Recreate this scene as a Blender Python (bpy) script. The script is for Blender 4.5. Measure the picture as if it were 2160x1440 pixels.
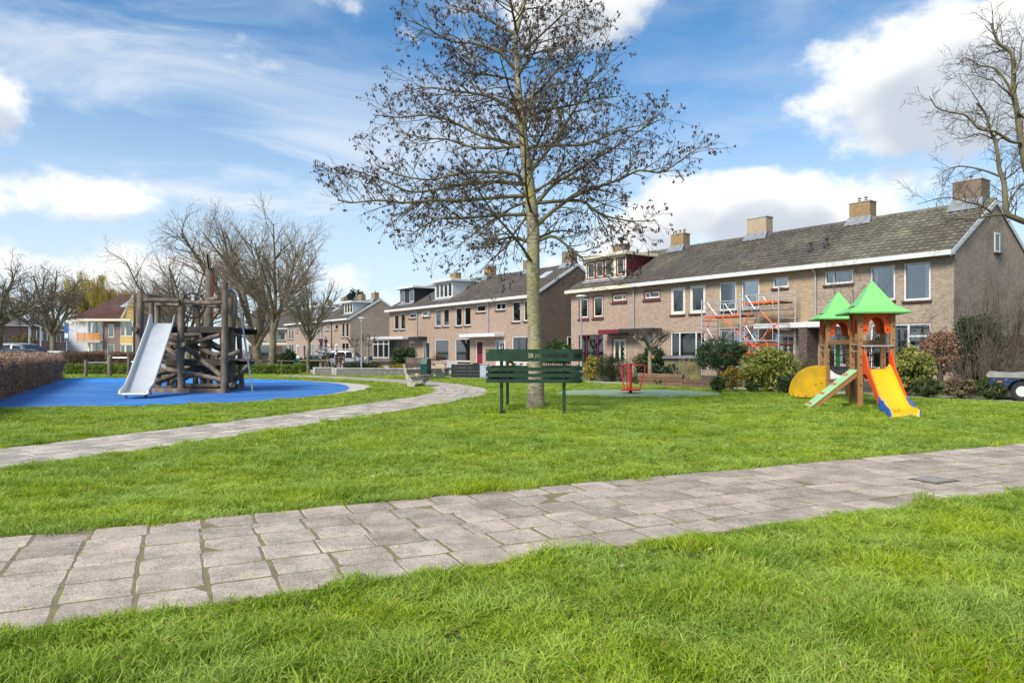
import bpy, math, random
import numpy as np
from mathutils import Vector, Matrix, Euler

for o in list(bpy.data.objects):
    bpy.data.objects.remove(o)
SC = bpy.context.scene
COL = SC.collection
RNG = random.Random(11)
NPR = np.random.default_rng(5)
rad = math.radians

# ------------------------------------------------------------------ camera
CAMH = 1.3
cd = bpy.data.cameras.new("camera")
cam = bpy.data.objects.new("camera", cd)
COL.objects.link(cam)
cam.location = (0, 0, CAMH)
cam.rotation_euler = (rad(90), 0, 0)
cd.sensor_width = 36.0
cd.lens = 25.0
cd.shift_y = 21 / 2160
cd.clip_start = 0.05
cd.clip_end = 4000
SC.camera = cam

# ------------------------------------------------------------------ light
SUN_AZ = rad(-141)      # measured from +Y towards +X: behind the camera, to the left
SUN_EL = rad(42)
SC.view_settings.view_transform = 'Standard'
SC.view_settings.look = 'None'
SC.view_settings.gamma = 1.0
SC.view_settings.exposure = 1.5
SC.view_settings.use_curve_mapping = False
SC.cycles.use_denoising = True
SC.cycles.max_bounces = 6
SC.cycles.diffuse_bounces = 3
SC.cycles.glossy_bounces = 3
SC.cycles.transmission_bounces = 4
SC.cycles.transparent_max_bounces = 8
SC.cycles.caustics_reflective = False
SC.cycles.caustics_refractive = False
SC.cycles.sample_clamp_indirect = 6.0

sl = bpy.data.lights.new("sun", 'SUN')
sl.energy = 1.75
sl.angle = rad(20)
sl.color = (1.0, 0.92, 0.81)
so = bpy.data.objects.new("sun", sl)
COL.objects.link(so)
sdir = Vector((math.sin(SUN_AZ) * math.cos(SUN_EL), math.cos(SUN_AZ) * math.cos(SUN_EL), math.sin(SUN_EL)))
so.rotation_euler = (-sdir).to_track_quat('-Z', 'Y').to_euler()
so.location = (-20, -20, 30)


class NT:
    """small node-tree helper: n('ShaderNodeMath', op=..., inputs)"""
    def __init__(self, tree):
        self.t = tree

    def n(self, typ, ins=None, **kw):
        nd = self.t.nodes.new(typ)
        for k, v in kw.items():
            setattr(nd, k, v)
        for k, v in (ins or {}).items():
            self.set(nd.inputs[k], v)
        return nd

    def set(self, sock, v):
        if hasattr(v, 'is_output') or isinstance(v, bpy.types.NodeSocket):
            self.t.links.new(v, sock)
        elif isinstance(v, bpy.types.Node):
            self.t.links.new(v.outputs[0], sock)
        else:
            if isinstance(v, (tuple, list)) and len(v) == 3 and len(getattr(sock, 'default_value', [0, 0, 0])) == 4:
                v = (*v, 1)
            sock.default_value = v

    def m(self, op, a, b=0.0, c=None, clamp=False):
        nd = self.t.nodes.new('ShaderNodeMath')
        nd.operation = op
        nd.use_clamp = clamp
        self.set(nd.inputs[0], a)
        self.set(nd.inputs[1], b)
        if c is not None:
            self.set(nd.inputs[2], c)
        return nd.outputs[0]

    def mix(self, fac, a, b, blend='MIX'):
        nd = self.t.nodes.new('ShaderNodeMix')
        nd.data_type = 'RGBA'
        nd.blend_type = blend
        self.set(nd.inputs[0], fac)
        self.set(nd.inputs[6], a)
        self.set(nd.inputs[7], b)
        return nd.outputs[2]

    def smooth(self, x, lo, hi):
        nd = self.t.nodes.new('ShaderNodeMapRange')
        nd.interpolation_type = 'SMOOTHSTEP'
        self.set(nd.inputs[0], x)
        self.set(nd.inputs[1], lo)
        self.set(nd.inputs[2], hi)
        return nd.outputs[0]


CIR = (9.1, 4.1, 6.3, -24)      # high streaks: offset and slant


def build_world():
    w = bpy.data.worlds.new("World")
    SC.world = w
    w.use_nodes = True
    w.cycles.sampling_method = 'MANUAL'
    w.cycles.sample_map_resolution = 512
    t = w.node_tree
    t.nodes.clear()
    # cloud density as a group: direction in, density out
    g = bpy.data.node_groups.new("cloud_density", 'ShaderNodeTree')
    g.interface.new_socket("dir", in_out='INPUT', socket_type='NodeSocketVector')
    g.interface.new_socket("density", in_out='OUTPUT', socket_type='NodeSocketFloat')
    q = NT(g)
    gi = g.nodes.new('NodeGroupInput')
    go = g.nodes.new('NodeGroupOutput')
    sep = q.n('ShaderNodeSeparateXYZ', {0: gi.outputs[0]})
    x, y, z = sep.outputs
    az = q.m('ARCTAN2', x, y)
    el = q.m('ARCSINE', z)
    # cumulus banks: azimuth, elevation, half sizes, weight (all round the horizon, not only in view)
    bank = [(.575, .315, .19, .080, 1.25), (.72, .36, .16, .095, 1.1), (.42, .265, .07, .035, .7),
            (.335, .185, .150, .058, 1.15), (.22, .14, .16, .05, .75), (.08, .465, .10, .060, 1.0),
            (-.60, .175, .12, .034, .72), (-.50, .185, .07, .028, .66), (-.655, .275, .06, .04, .85), (-.52, .10, .24, .042, .80),
            (-.24, .45, .05, .02, .5), (.50, .21, .05, .03, .5), (-.02, .10, .30, .035, .35), (.378, .315, .02, .010, .6),
            (1.25, .25, .25, .10, 1.0), (-1.3, .22, .25, .08, 1.0), (2.1, .30, .3, .11, 1.0), (-2.2, .26, .3, .1, 1.0),
            (2.9, .2, .3, .08, 1.0), (-1.8, .55, .3, .12, .9), (1.6, .7, .4, .15, .8), (.2, .9, .4, .12, .7)]
    ae = q.n('ShaderNodeCombineXYZ', {0: az, 1: el, 2: 0.0}).outputs[0]
    acc = 0.0
    for (a0, e0, ra, re, wt) in bank:
        v = q.n('ShaderNodeVectorMath', {0: ae, 1: (1 / ra, 1 / re, 0), 2: (-a0 / ra, -e0 / re, 0)}, operation='MULTIPLY_ADD').outputs[0]
        r2 = q.n('ShaderNodeVectorMath', {0: v, 1: v}, operation='DOT_PRODUCT').outputs['Value']
        acc = q.m('MAXIMUM', acc, q.m('MULTIPLY_ADD', r2, -.5 * wt, wt))
    g.links.new(acc, go.inputs[0])

    k = NT(t)
    tc = t.nodes.new('ShaderNodeTexCoord')
    vec = tc.outputs['Generated']
    sep = k.n('ShaderNodeSeparateXYZ', {0: vec})
    el = sep.outputs[2]
    sky = k.n('ShaderNodeTexSky', sky_type='NISHITA', sun_disc=False, sun_elevation=SUN_EL,
              sun_rotation=SUN_AZ, altitude=0, air_density=1.0, dust_density=.7, ozone_density=3.5)
    gd = t.nodes.new('ShaderNodeGroup')
    gd.node_tree = g
    t.links.new(vec, gd.inputs[0])
    up = k.n('ShaderNodeVectorMath', {0: vec, 1: (-.012, -.01, .035)}, operation='ADD')
    gu = t.nodes.new('ShaderNodeGroup')
    gu.node_tree = g
    t.links.new(up.outputs[0], gu.inputs[0])
    sc = k.n('ShaderNodeVectorMath', {0: vec, 1: (1, 1, 1.45)}, operation='MULTIPLY')
    n1 = k.n('ShaderNodeTexNoise', {'Vector': sc.outputs[0], 'Scale': 7.0, 'Detail': 5.5, 'Roughness': .58, 'Distortion': .0})
    su = k.n('ShaderNodeVectorMath', {0: sc.outputs[0], 1: (-.012, -.01, .045)}, operation='ADD')
    n2 = k.n('ShaderNodeTexNoise', {'Vector': su.outputs[0], 'Scale': 7.0, 'Detail': 2.5, 'Roughness': .55})
    dens = k.m('ADD', gd.outputs[0], k.m('MULTIPLY_ADD', n1.outputs[0], 2.6, -1.3))
    dup = k.m('ADD', gu.outputs[0], k.m('MULTIPLY_ADD', n2.outputs[0], 2.6, -1.3))
    mask = k.smooth(dens, .34, .86)
    shade = k.smooth(dup, .40, 1.20)
    ccol = k.mix(shade, (1.0, .995, .985), (.54, .59, .66))
    # thin high cloud: streaks on a flat layer overhead
    mp = k.n('ShaderNodeMapping', {'Vector': vec, 'Location': CIR[:3], 'Rotation': (0, rad(CIR[3]), 0), 'Scale': (1.0, 1.0, 3.4)})
    c1 = k.n('ShaderNodeTexNoise', {'Vector': mp.outputs[0], 'Scale': 2.6, 'Detail': 6.0, 'Roughness': .60, 'Distortion': .8})
    c2 = k.n('ShaderNodeTexNoise', {'Vector': mp.outputs[0], 'Scale': .75, 'Detail': 2.0})
    cir = k.m('MULTIPLY', k.smooth(c1.outputs[0], .30, .82), k.smooth(c2.outputs[0], .38, .60))
    cir = k.m('MULTIPLY', cir, .95)
    low = k.m('MULTIPLY', k.smooth(el, .42, .03), .72)      # milky air near the horizon
    thin = k.m('MAXIMUM', cir, low)
    bg1 = k.n('ShaderNodeBackground', {'Color': k.mix(1.0, sky.outputs[0], (.60, .98, 1.12), 'MULTIPLY'), 'Strength': .056})
    bg2 = k.n('ShaderNodeBackground', {'Color': (.84, .90, .96), 'Strength': .38})
    bg3 = k.n('ShaderNodeBackground', {'Color': ccol, 'Strength': .415})
    s1 = k.n('ShaderNodeMixShader', {0: thin, 1: bg1.outputs[0], 2: bg2.outputs[0]})
    s2 = k.n('ShaderNodeMixShader', {0: mask, 1: s1.outputs[0], 2: bg3.outputs[0]})
    out = k.n('ShaderNodeOutputWorld')
    t.links.new(s2.outputs[0], out.inputs[0])


build_world()

# ------------------------------------------------------------------ helpers
FPX, HY, CX = 1500.0, 741.0, 1080.0     # focal length, horizon and centre of the 2160 px wide survey


def G(px, py, z=0.0):
    """point of the level z that is seen in direction (px, py)"""
    D = FPX * (CAMH - z) / (py - HY)
    return Vector(((px - CX) * D / FPX, D, z))


def P(px, py, D):
    return Vector(((px - CX) * D / FPX, D, CAMH - (py - HY) * D / FPX))


def mesh_np(name, V, Fc, mat=None, smooth=False):
    V = np.asarray(V, dtype=np.float32).reshape(-1, 3)
    Fc = np.asarray(Fc, dtype=np.int32)
    k = Fc.shape[1]
    me = bpy.data.meshes.new(name)
    me.vertices.add(len(V))
    me.vertices.foreach_set('co', V.ravel())
    me.loops.add(Fc.size)
    me.loops.foreach_set('vertex_index', Fc.ravel())
    me.polygons.add(len(Fc))
    me.polygons.foreach_set('loop_start', np.arange(0, Fc.size, k, dtype=np.int32))
    if smooth:
        me.polygons.foreach_set('use_smooth', np.ones(len(Fc), dtype=bool))
    me.update(calc_edges=True)
    if mat:
        me.materials.append(mat)
    return me


def link(name, me, parent=None, loc=None, rot=None):
    o = bpy.data.objects.new(name, me)
    COL.objects.link(o)
    if parent is not None:
        o.parent = parent
    if loc is not None:
        o.location = loc
    if rot is not None:
        o.rotation_euler = rot
    return o


def tag(o, label=None, cat=None, group=None, kind=None):
    if label:
        o['label'] = label
    if cat:
        o['category'] = cat
    if group:
        o['group'] = group
    if kind:
        o['kind'] = kind
    return o


def thing(name, label, cat, loc=(0, 0, 0), rz=0.0, group=None):
    o = bpy.data.objects.new(name, None)
    COL.objects.link(o)
    o.location = loc
    o.rotation_euler = (0, 0, rz)
    o.empty_display_size = .2
    return tag(o, label, cat, group)


def copy_tree(o, parent=None):
    c = o.copy()
    COL.objects.link(c)
    c.parent = parent
    for ch in KIDS(o):
        copy_tree(ch, c)
    return c


def KIDS(o):
    return [x for x in COL.objects if x.parent == o]


class MB:
    """collects geometry; build() makes one mesh object of it"""
    def __init__(self):
        self.v = []
        self.f = []

    def add(self, vs, fs):
        b = len(self.v)
        self.v += [tuple(p) for p in vs]
        self.f += [tuple(i + b for i in q) for q in fs]
        return self

    def quad(self, a, b, c, d):
        return self.add([a, b, c, d], [(0, 1, 2, 3)])

    def box(self, x0, x1, y0, y1, z0, z1):
        return self.add([(x0, y0, z0), (x1, y0, z0), (x1, y1, z0), (x0, y1, z0), (x0, y0, z1), (x1, y0, z1), (x1, y1, z1), (x0, y1, z1)],
                        [(3, 2, 1, 0), (4, 5, 6, 7), (0, 1, 5, 4), (1, 2, 6, 5), (2, 3, 7, 6), (3, 0, 4, 7)])

    def cbox(self, c, s, M=None):
        """box with bevelled edges: centre c, full size s, optional 3x3 matrix"""
        hx, hy, hz = s[0] / 2, s[1] / 2, s[2] / 2
        b = min(hx, hy, hz) * .22
        vs = []
        for sx in (-1, 1):
            for sy in (-1, 1):
                for sz in (-1, 1):
                    vs += [(sx * (hx - b), sy * (hy - b), sz * hz), (sx * (hx - b), sy * hy, sz * (hz - b)), (sx * hx, sy * (hy - b), sz * (hz - b))]
        idx = lambda sx, sy, sz, k: ((sx > 0) * 4 + (sy > 0) * 2 + (sz > 0)) * 3 + k
        fs = []
        for s_ in (-1, 1):
            for k, ax in ((0, 2), (1, 1), (2, 0)):
                ring = []
                for (p, q) in ((-1, -1), (1, -1), (1, 1), (-1, 1)):
                    t = [p, q]
                    t.insert(ax, s_)
                    ring.append(idx(*t, k))
                if (s_ < 0) != (ax == 1):
                    ring.reverse()
                fs.append(tuple(ring))
        for ax in range(3):
            ks = {0: (0, 1), 1: (0, 2), 2: (1, 2)}[ax]
            for p in (-1, 1):
                for q in (-1, 1):
                    def id_(t, k):
                        u = [p, q]
                        u.insert(ax, t)
                        return idx(*u, k)
                    fs.append((id_(-1, ks[0]), id_(1, ks[0]), id_(1, ks[1]), id_(-1, ks[1])))
        for sx in (-1, 1):
            for sy in (-1, 1):
                for sz in (-1, 1):
                    fs.append((idx(sx, sy, sz, 0), idx(sx, sy, sz, 1), idx(sx, sy, sz, 2)))
        c = Vector(c)
        out = []
        for p in vs:
            p = Vector(p)
            if M is not None:
                p = M @ p
            out.append(p + c)
        return self.add(out, fs)

    def beam(self, a, b, w, h, up=(0, 0, 1)):
        a, b = Vector(a), Vector(b)
        d = b - a
        L = d.length
        d.normalize()
        s = d.cross(Vector(up))
        if s.length < 1e-4:
            s = d.cross(Vector((1, 0, 0)))
        s.normalize()
        u = s.cross(d)
        M = Matrix((d, s, u)).transposed()
        return self.cbox((a + b) / 2, (L, w, h), M)

    def tube(self, pts, r, n=8, caps=True):
        pts = [Vector(p) for p in pts]
        if not hasattr(r, '__len__'):
            r = [r] * len(pts)
        prev = None
        rings = []
        vs = []
        for i, p in enumerate(pts):
            d = (pts[min(i + 1, len(pts) - 1)] - pts[max(i - 1, 0)])
            d.normalize()
            if prev is None:
                prev = d.cross(Vector((0, 0, 1)))
                if prev.length < 1e-3:
                    prev = d.cross(Vector((1, 0, 0)))
            s = (prev - d * prev.dot(d)).normalized()
            prev = s
            u = d.cross(s)
            rings.append([len(vs) + k for k in range(n)])
            for k in range(n):
                a = 2 * math.pi * k / n
                vs.append(p + (s * math.cos(a) + u * math.sin(a)) * r[i])
        fs = []
        for i in range(len(rings) - 1):
            A, B = rings[i], rings[i + 1]
            for k in range(n):
                fs.append((A[k], A[(k + 1) % n], B[(k + 1) % n], B[k]))
        if caps:
            fs.append(tuple(reversed(rings[0])))
            fs.append(tuple(rings[-1]))
        return self.add(vs, fs)

    def lathe(self, prof, n=16, c=(0, 0, 0), M=None, close=True):
        vs, fs = [], []
        c = Vector(c)
        for (r, z) in prof:
            for k in range(n):
                a = 2 * math.pi * k / n
                p = Vector((r * math.cos(a), r * math.sin(a), z))
                if M is not None:
                    p = M @ p
                vs.append(p + c)
        for i in range(len(prof) - 1):
            for k in range(n):
                fs.append((i * n + k, i * n + (k + 1) % n, (i + 1) * n + (k + 1) % n, (i + 1) * n + k))
        if close:
            fs.append(tuple(reversed(range(n))))
            fs.append(tuple((len(prof) - 1) * n + k for k in range(n)))
        return self.add(vs, fs)

    def prism(self, poly, f0, f1):
        """poly: list of 2d points; f0/f1 map a 2d point to the two end faces"""
        n = len(poly)
        vs = [f0(p) for p in poly] + [f1(p) for p in poly]
        fs = [tuple(reversed(range(n))), tuple(range(n, 2 * n))]
        for i in range(n):
            j = (i + 1) % n
            fs.append((i, j, n + j, n + i))
        return self.add(vs, fs)

    def ball(self, c, r, n=10, m=7, sc=(1, 1, 1)):
        prof = []
        for i in range(m + 1):
            a = -math.pi / 2 + math.pi * i / m
            prof.append((max(1e-4, math.cos(a)) * r, math.sin(a) * r))
        return self.lathe(prof, n, c, Matrix.Diagonal(sc))

    def mesh(self, name, mat=None, smooth=False):
        me = bpy.data.meshes.new(name)
        me.from_pydata(self.v, [], self.f)
        if smooth:
            me.polygons.foreach_set('use_smooth', [True] * len(me.polygons))
            try:
                me.set_sharp_from_angle(angle=rad(42))
            except Exception:
                pass
        if mat:
            me.materials.append(mat)
        me.update()
        return me

    def build(self, name, mat=None, parent=None, smooth=False, loc=None):
        return link(name, self.mesh(name, mat, smooth), parent, loc)


# ------------------------------------------------------------------ materials
MATS = {}


def mat(name, col, rough=.7, var=.0, vscale=8.0, bump=.0, bscale=40.0, metal=0.0, spec=.4, rnd=0.0, col2=None, stretch=None, coords='Object', sub=None, coat=0.0):
    """procedural material: base colour, mottled by noise (var) towards col2, varied per piece (rnd)"""
    if name in MATS:
        return MATS[name]
    m = bpy.data.materials.new(name)
    m.use_nodes = True
    t = m.node_tree
    bs = t.nodes['Principled BSDF']
    k = NT(t)
    tc = t.nodes.new('ShaderNodeTexCoord')
    v = tc.outputs[coords]
    if stretch:
        v = k.n('ShaderNodeMapping', {'Vector': v, 'Scale': stretch}).outputs[0]
    c = (*col, 1)
    if var or col2:
        n = k.n('ShaderNodeTexNoise', {'Vector': v, 'Scale': vscale, 'Detail': 6.0, 'Roughness': .62})
        dark = col2 if col2 else tuple(x * (1 - var) for x in col)
        lite = col if col2 else tuple(min(1, x * (1 + var)) for x in col)
        c = k.mix(k.smooth(n.outputs[0], .32, .68), dark, lite)
    if rnd:
        gi = t.nodes.new('ShaderNodeNewGeometry')
        oi = t.nodes.new('ShaderNodeObjectInfo')
        rr = k.m('FRACT', k.m('ADD', gi.outputs['Random Per Island'], oi.outputs['Random']))
        hs = k.n('ShaderNodeHueSaturation', {'Color': c, 'Value': k.m('MULTIPLY_ADD', rr, 2 * rnd, 1 - rnd), 'Hue': k.m('MULTIPLY_ADD', rr, .02, .49)})
        c = hs.outputs[0]
    k.set(bs.inputs['Base Color'], c)
    bs.inputs['Roughness'].default_value = rough
    bs.inputs['Metallic'].default_value = metal
    bs.inputs['Specular IOR Level'].default_value = spec
    bs.inputs['Coat Weight'].default_value = coat
    if sub:
        bs.inputs['Subsurface Weight'].default_value = sub
    if bump:
        b = k.n('ShaderNodeTexNoise', {'Vector': v, 'Scale': bscale, 'Detail': 5.0, 'Roughness': .65})
        bp = k.n('ShaderNodeBump', {'Strength': bump, 'Distance': .02, 'Height': b.outputs[0]})
        k.set(bs.inputs['Normal'], bp.outputs[0])
    MATS[name] = m
    return m


def leafmat(name, c1, c2, trans=.35, rough=.55, noise=1.5):
    """two-sided leaf: diffuse + translucent, colour per leaf and per clump"""
    if name in MATS:
        return MATS[name]
    m = bpy.data.materials.new(name)
    m.use_nodes = True
    t = m.node_tree
    bs = t.nodes['Principled BSDF']
    out = t.nodes['Material Output']
    k = NT(t)
    gi = t.nodes.new('ShaderNodeNewGeometry')
    tc = t.nodes.new('ShaderNodeTexCoord')
    n = k.n('ShaderNodeTexNoise', {'Vector': tc.outputs['Object'], 'Scale': noise, 'Detail': 3.0})
    f = k.m('ADD', k.m('MULTIPLY', gi.outputs['Random Per Island'], .6), k.m('MULTIPLY', k.smooth(n.outputs[0], .3, .7), .4))
    c = k.mix(f, c1, c2)
    k.set(bs.inputs['Base Color'], c)
    bs.inputs['Roughness'].default_value = rough
    bs.inputs['Specular IOR Level'].default_value = .35
    tr = k.n('ShaderNodeBsdfTranslucent', {'Color': c})
    mx = k.n('ShaderNodeMixShader', {0: trans, 1: bs.outputs[0], 2: tr.outputs[0]})
    t.links.new(mx.outputs[0], out.inputs[0])
    MATS[name] = m
    return m


def brickmat(name, c1, c2, mortar, stain=.35, stain_col=(.10, .09, .07), bw=.225, bh=.072):
    if name in MATS:
        return MATS[name]
    m = bpy.data.materials.new(name)
    m.use_nodes = True
    t = m.node_tree
    bs = t.nodes['Principled BSDF']
    k = NT(t)
    tc = t.nodes.new('ShaderNodeTexCoord')
    s = k.n('ShaderNodeSeparateXYZ', {0: tc.outputs['Object']})
    uv = k.n('ShaderNodeCombineXYZ', {0: k.m('ADD', s.outputs[0], s.outputs[1]), 1: s.outputs[2], 2: 0.0})
    br = k.n('ShaderNodeTexBrick', {'Vector': uv.outputs[0], 'Color1': c1, 'Color2': c2, 'Mortar': mortar, 'Scale': 1.0, 'Mortar Size': .009,
                                    'Mortar Smooth': .3, 'Bias': 0.0, 'Brick Width': bw, 'Row Height': bh})
    n = k.n('ShaderNodeTexNoise', {'Vector': tc.outputs['Object'], 'Scale': .55, 'Detail': 7.0, 'Roughness': .6})
    n2 = k.n('ShaderNodeTexNoise', {'Vector': uv.outputs[0], 'Scale': 11.0, 'Detail': 3.0})
    c = k.mix(k.m('MULTIPLY', k.smooth(n2.outputs[0], .46, .75), .32), br.outputs[0], (.46, .39, .31))
    n3 = k.n('ShaderNodeTexNoise', {'Vector': uv.outputs[0], 'Scale': 5.0, 'Detail': 4.0, 'Roughness': .7})
    c = k.mix(k.m('MULTIPLY', k.smooth(n3.outputs[0], .5, .28), .4), c, tuple(x * .55 for x in c2))
    c = k.mix(k.m('MULTIPLY', k.smooth(n.outputs[0], .48, .80), stain), c, stain_col)
    k.set(bs.inputs['Base Color'], c)
    bs.inputs['Roughness'].default_value = .88
    bs.inputs['Specular IOR Level'].default_value = .2
    bp = k.n('ShaderNodeBump', {'Strength': .6, 'Distance': .008, 'Height': k.m('SUBTRACT', 1.0, br.outputs[1])})
    k.set(bs.inputs['Normal'], bp.outputs[0])
    MATS[name] = m
    return m


def glassmat(name, tint=(.92, .94, .95), refl=1.0):
    """window pane: clear sheet with a mirror-like coat"""
    if name in MATS:
        return MATS[name]
    m = bpy.data.materials.new(name)
    m.use_nodes = True
    t = m.node_tree
    t.nodes.remove(t.nodes['Principled BSDF'])
    out = t.nodes['Material Output']
    k = NT(t)
    fr = k.n('ShaderNodeFresnel', {'IOR': 1.62})
    tr = k.n('ShaderNodeBsdfTransparent', {'Color': tint})
    gl = k.n('ShaderNodeBsdfGlossy', {'Color': (.95, .97, 1), 'Roughness': .03})
    mx = k.n('ShaderNodeMixShader', {0: k.m('MULTIPLY', fr.outputs[0], refl * 2.3, clamp=True), 1: tr.outputs[0], 2: gl.outputs[0]})
    t.links.new(mx.outputs[0], out.inputs[0])
    MATS[name] = m
    return m


M_WHITE = mat('white_paint', (.68, .68, .66), .45, var=.06, vscale=3)
M_CREAM = mat('cream_paint', (.72, .66, .50), .45, var=.05, vscale=3)
M_MAROON = mat('maroon_paint', (.16, .018, .03), .45, var=.1)
M_BLACK = mat('black_paint', (.025, .028, .032), .5, var=.2)
M_GLASS = glassmat('window_glass')
M_DARKGLASS = mat('car_glass', (.018, .022, .026), .06, spec=.7)
M_SILL = mat('brick_sill', (.10, .048, .042), .7, var=.2, vscale=12)
M_CURTAIN = mat('net_curtain', (.70, .72, .70), .9, var=.12, vscale=14, stretch=(1, 1, .05))
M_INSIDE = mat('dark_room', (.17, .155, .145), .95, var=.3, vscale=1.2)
M_STEEL = mat('galvanised_steel', (.50, .52, .54), .42, var=.12, vscale=14, metal=.75)
M_LEAD = mat('lead_flashing', (.22, .235, .25), .6, var=.25, vscale=6)
M_CONC = mat('pale_concrete', (.42, .40, .37), .85, var=.2, vscale=7, bump=.15)
M_TILE = None
M_WOODGREY = mat('weathered_wood', (.225, .172, .125), .85, col2=(.095, .073, .053), vscale=5, bump=.5, bscale=22, rnd=.25, stretch=(1, 1, .35))
M_SOIL = mat('soil', (.10, .075, .05), .95, col2=(.05, .04, .025), vscale=4, bump=.6, bscale=18)
M_RUBBER = mat('black_rubber', (.02, .02, .02), .7, var=.2)
M_ASPHALT = mat('asphalt', (.09, .09, .092), .9, var=.25, vscale=3)
# ------------------------------------------------------------------ ground, paths, play surfaces
def poly_sheet(name, pts, z, m, kind='structure', parent=None):
    mb = MB()
    n = len(pts)
    mb.add([(p[0], p[1], z) for p in pts], [tuple(range(n))])
    o = mb.build(name, m, parent)
    if kind:
        o['kind'] = kind
    return o


def inside(poly, X, Y):
    """vectorised point in polygon"""
    r = np.zeros(len(X), dtype=bool)
    n = len(poly)
    j = n - 1
    for i in range(n):
        xi, yi = poly[i][0], poly[i][1]
        xj, yj = poly[j][0], poly[j][1]
        c = ((yi > Y) != (yj > Y)) & (X < (xj - xi) * (Y - yi) / ((yj - yi) if yj != yi else 1e-9) + xi)
        r ^= c
        j = i
    return r


def spline(pts, n):
    """Catmull-Rom through pts"""
    pts = [Vector(p) for p in pts]
    P_ = [pts[0] * 2 - pts[1]] + pts + [pts[-1] * 2 - pts[-2]]
    out = []
    for i in range(1, len(P_) - 2):
        for s in range(n):
            t = s / n
            a, b, c, d = P_[i - 1], P_[i], P_[i + 1], P_[i + 2]
            out.append(.5 * ((2 * b) + (c - a) * t + (2 * a - 5 * b + 4 * c - d) * t * t + (3 * b - a - 3 * c + d) * t ** 3))
    out.append(pts[-1])
    return out


def ss(a, b, x):
    t_ = min(1.0, max(0.0, (x - a) / (b - a)))
    return t_ * t_ * (3 - 2 * t_)


def terrain(x, y):
    """the street behind the park lies a step lower"""
    return -.55 * ss(50, 60, y) * ss(-8, -14, x) * ss(-46, -40, x)


def sheet(name, xs, ys, dz, m):
    mb = MB()
    nx = len(xs)
    mb.add([(x, y, terrain(x, y) + dz) for y in ys for x in xs], [(j * nx + i, j * nx + i + 1, (j + 1) * nx + i + 1, (j + 1) * nx + i) for j in range(len(ys) - 1) for i in range(nx - 1)])
    return tag(mb.build(name, m), kind='structure')


M_LAWN = mat('lawn_soil', (.075, .10, .02), .95, col2=(.045, .06, .015), vscale=1.7, bump=.5, bscale=30)
sheet('ground', [-1500, -400, -150] + [-50 + i for i in range(47)] + [0, 60, 300, 1500], [-1500, -300, -20, 20, 44] + [48 + i for i in range(15)] + [100, 180, 400, 1500], 0.0, M_LAWN)


def slabmat(name, base, moss):
    m = bpy.data.materials.new(name)
    m.use_nodes = True
    t = m.node_tree
    bs = t.nodes['Principled BSDF']
    k = NT(t)
    tc = t.nodes.new('ShaderNodeTexCoord')
    oi = t.nodes.new('ShaderNodeObjectInfo')
    ge = t.nodes.new('ShaderNodeNewGeometry')
    w = ge.outputs['Position']
    n1 = k.n('ShaderNodeTexNoise', {'Vector': w, 'Scale': 3.0, 'Detail': 8.0, 'Roughness': .7})
    n2 = k.n('ShaderNodeTexNoise', {'Vector': w, 'Scale': 95.0, 'Detail': 2.0, 'Roughness': .6})
    n3 = k.n('ShaderNodeTexNoise', {'Vector': w, 'Scale': 16.0, 'Detail': 5.0, 'Roughness': .6})
    c = k.mix(k.smooth(n1.outputs[0], .33, .68), tuple(x * .62 for x in base), tuple(x * 1.16 for x in base))
    n4 = k.n('ShaderNodeTexNoise', {'Vector': w, 'Scale': 34.0, 'Detail': 3.0, 'Roughness': .7})
    c = k.mix(k.m('MULTIPLY', k.smooth(n4.outputs[0], .44, .30), .5), c, (.15, .13, .115))
    c = k.mix(k.m('MULTIPLY', k.smooth(n4.outputs[0], .58, .70), .45), c, (.58, .54, .49))
    c = k.mix(k.m('MULTIPLY', k.smooth(n2.outputs[0], .54, .66), .6), c, (.58, .54, .49))
    c = k.mix(k.m('MULTIPLY', k.smooth(n2.outputs[0], .46, .34), .6), c, (.13, .11, .095))
    c = k.mix(k.m('MULTIPLY', k.smooth(n3.outputs[0], .66, .72), .5), c, (.62, .60, .56))      # lichen spots
    c = k.mix(k.m('MULTIPLY', k.smooth(n1.outputs[0], .60, .75), moss), c, (.16, .15, .07))
    hs = k.n('ShaderNodeHueSaturation', {'Color': c, 'Value': k.m('MULTIPLY_ADD', oi.outputs['Random'], .36, .80)})
    k.set(bs.inputs['Base Color'], hs.outputs[0])
    bs.inputs['Roughness'].default_value = .88
    bs.inputs['Specular IOR Level'].default_value = .25
    bp = k.n('ShaderNodeBump', {'Strength': .5, 'Distance': .004, 'Height': n2.outputs[0]})
    k.set(bs.inputs['Normal'], bp.outputs[0])
    return m


M_SLAB = slabmat('worn_paving_slab', (.46, .375, .295), .22)
M_SLAB2 = slabmat('pale_paving_slab', (.50, .435, .36), .15)
M_BED = mat('mossy_joint', (.25, .225, .09), .95, col2=(.19, .155, .095), vscale=9, bump=.6, bscale=60)


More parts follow.
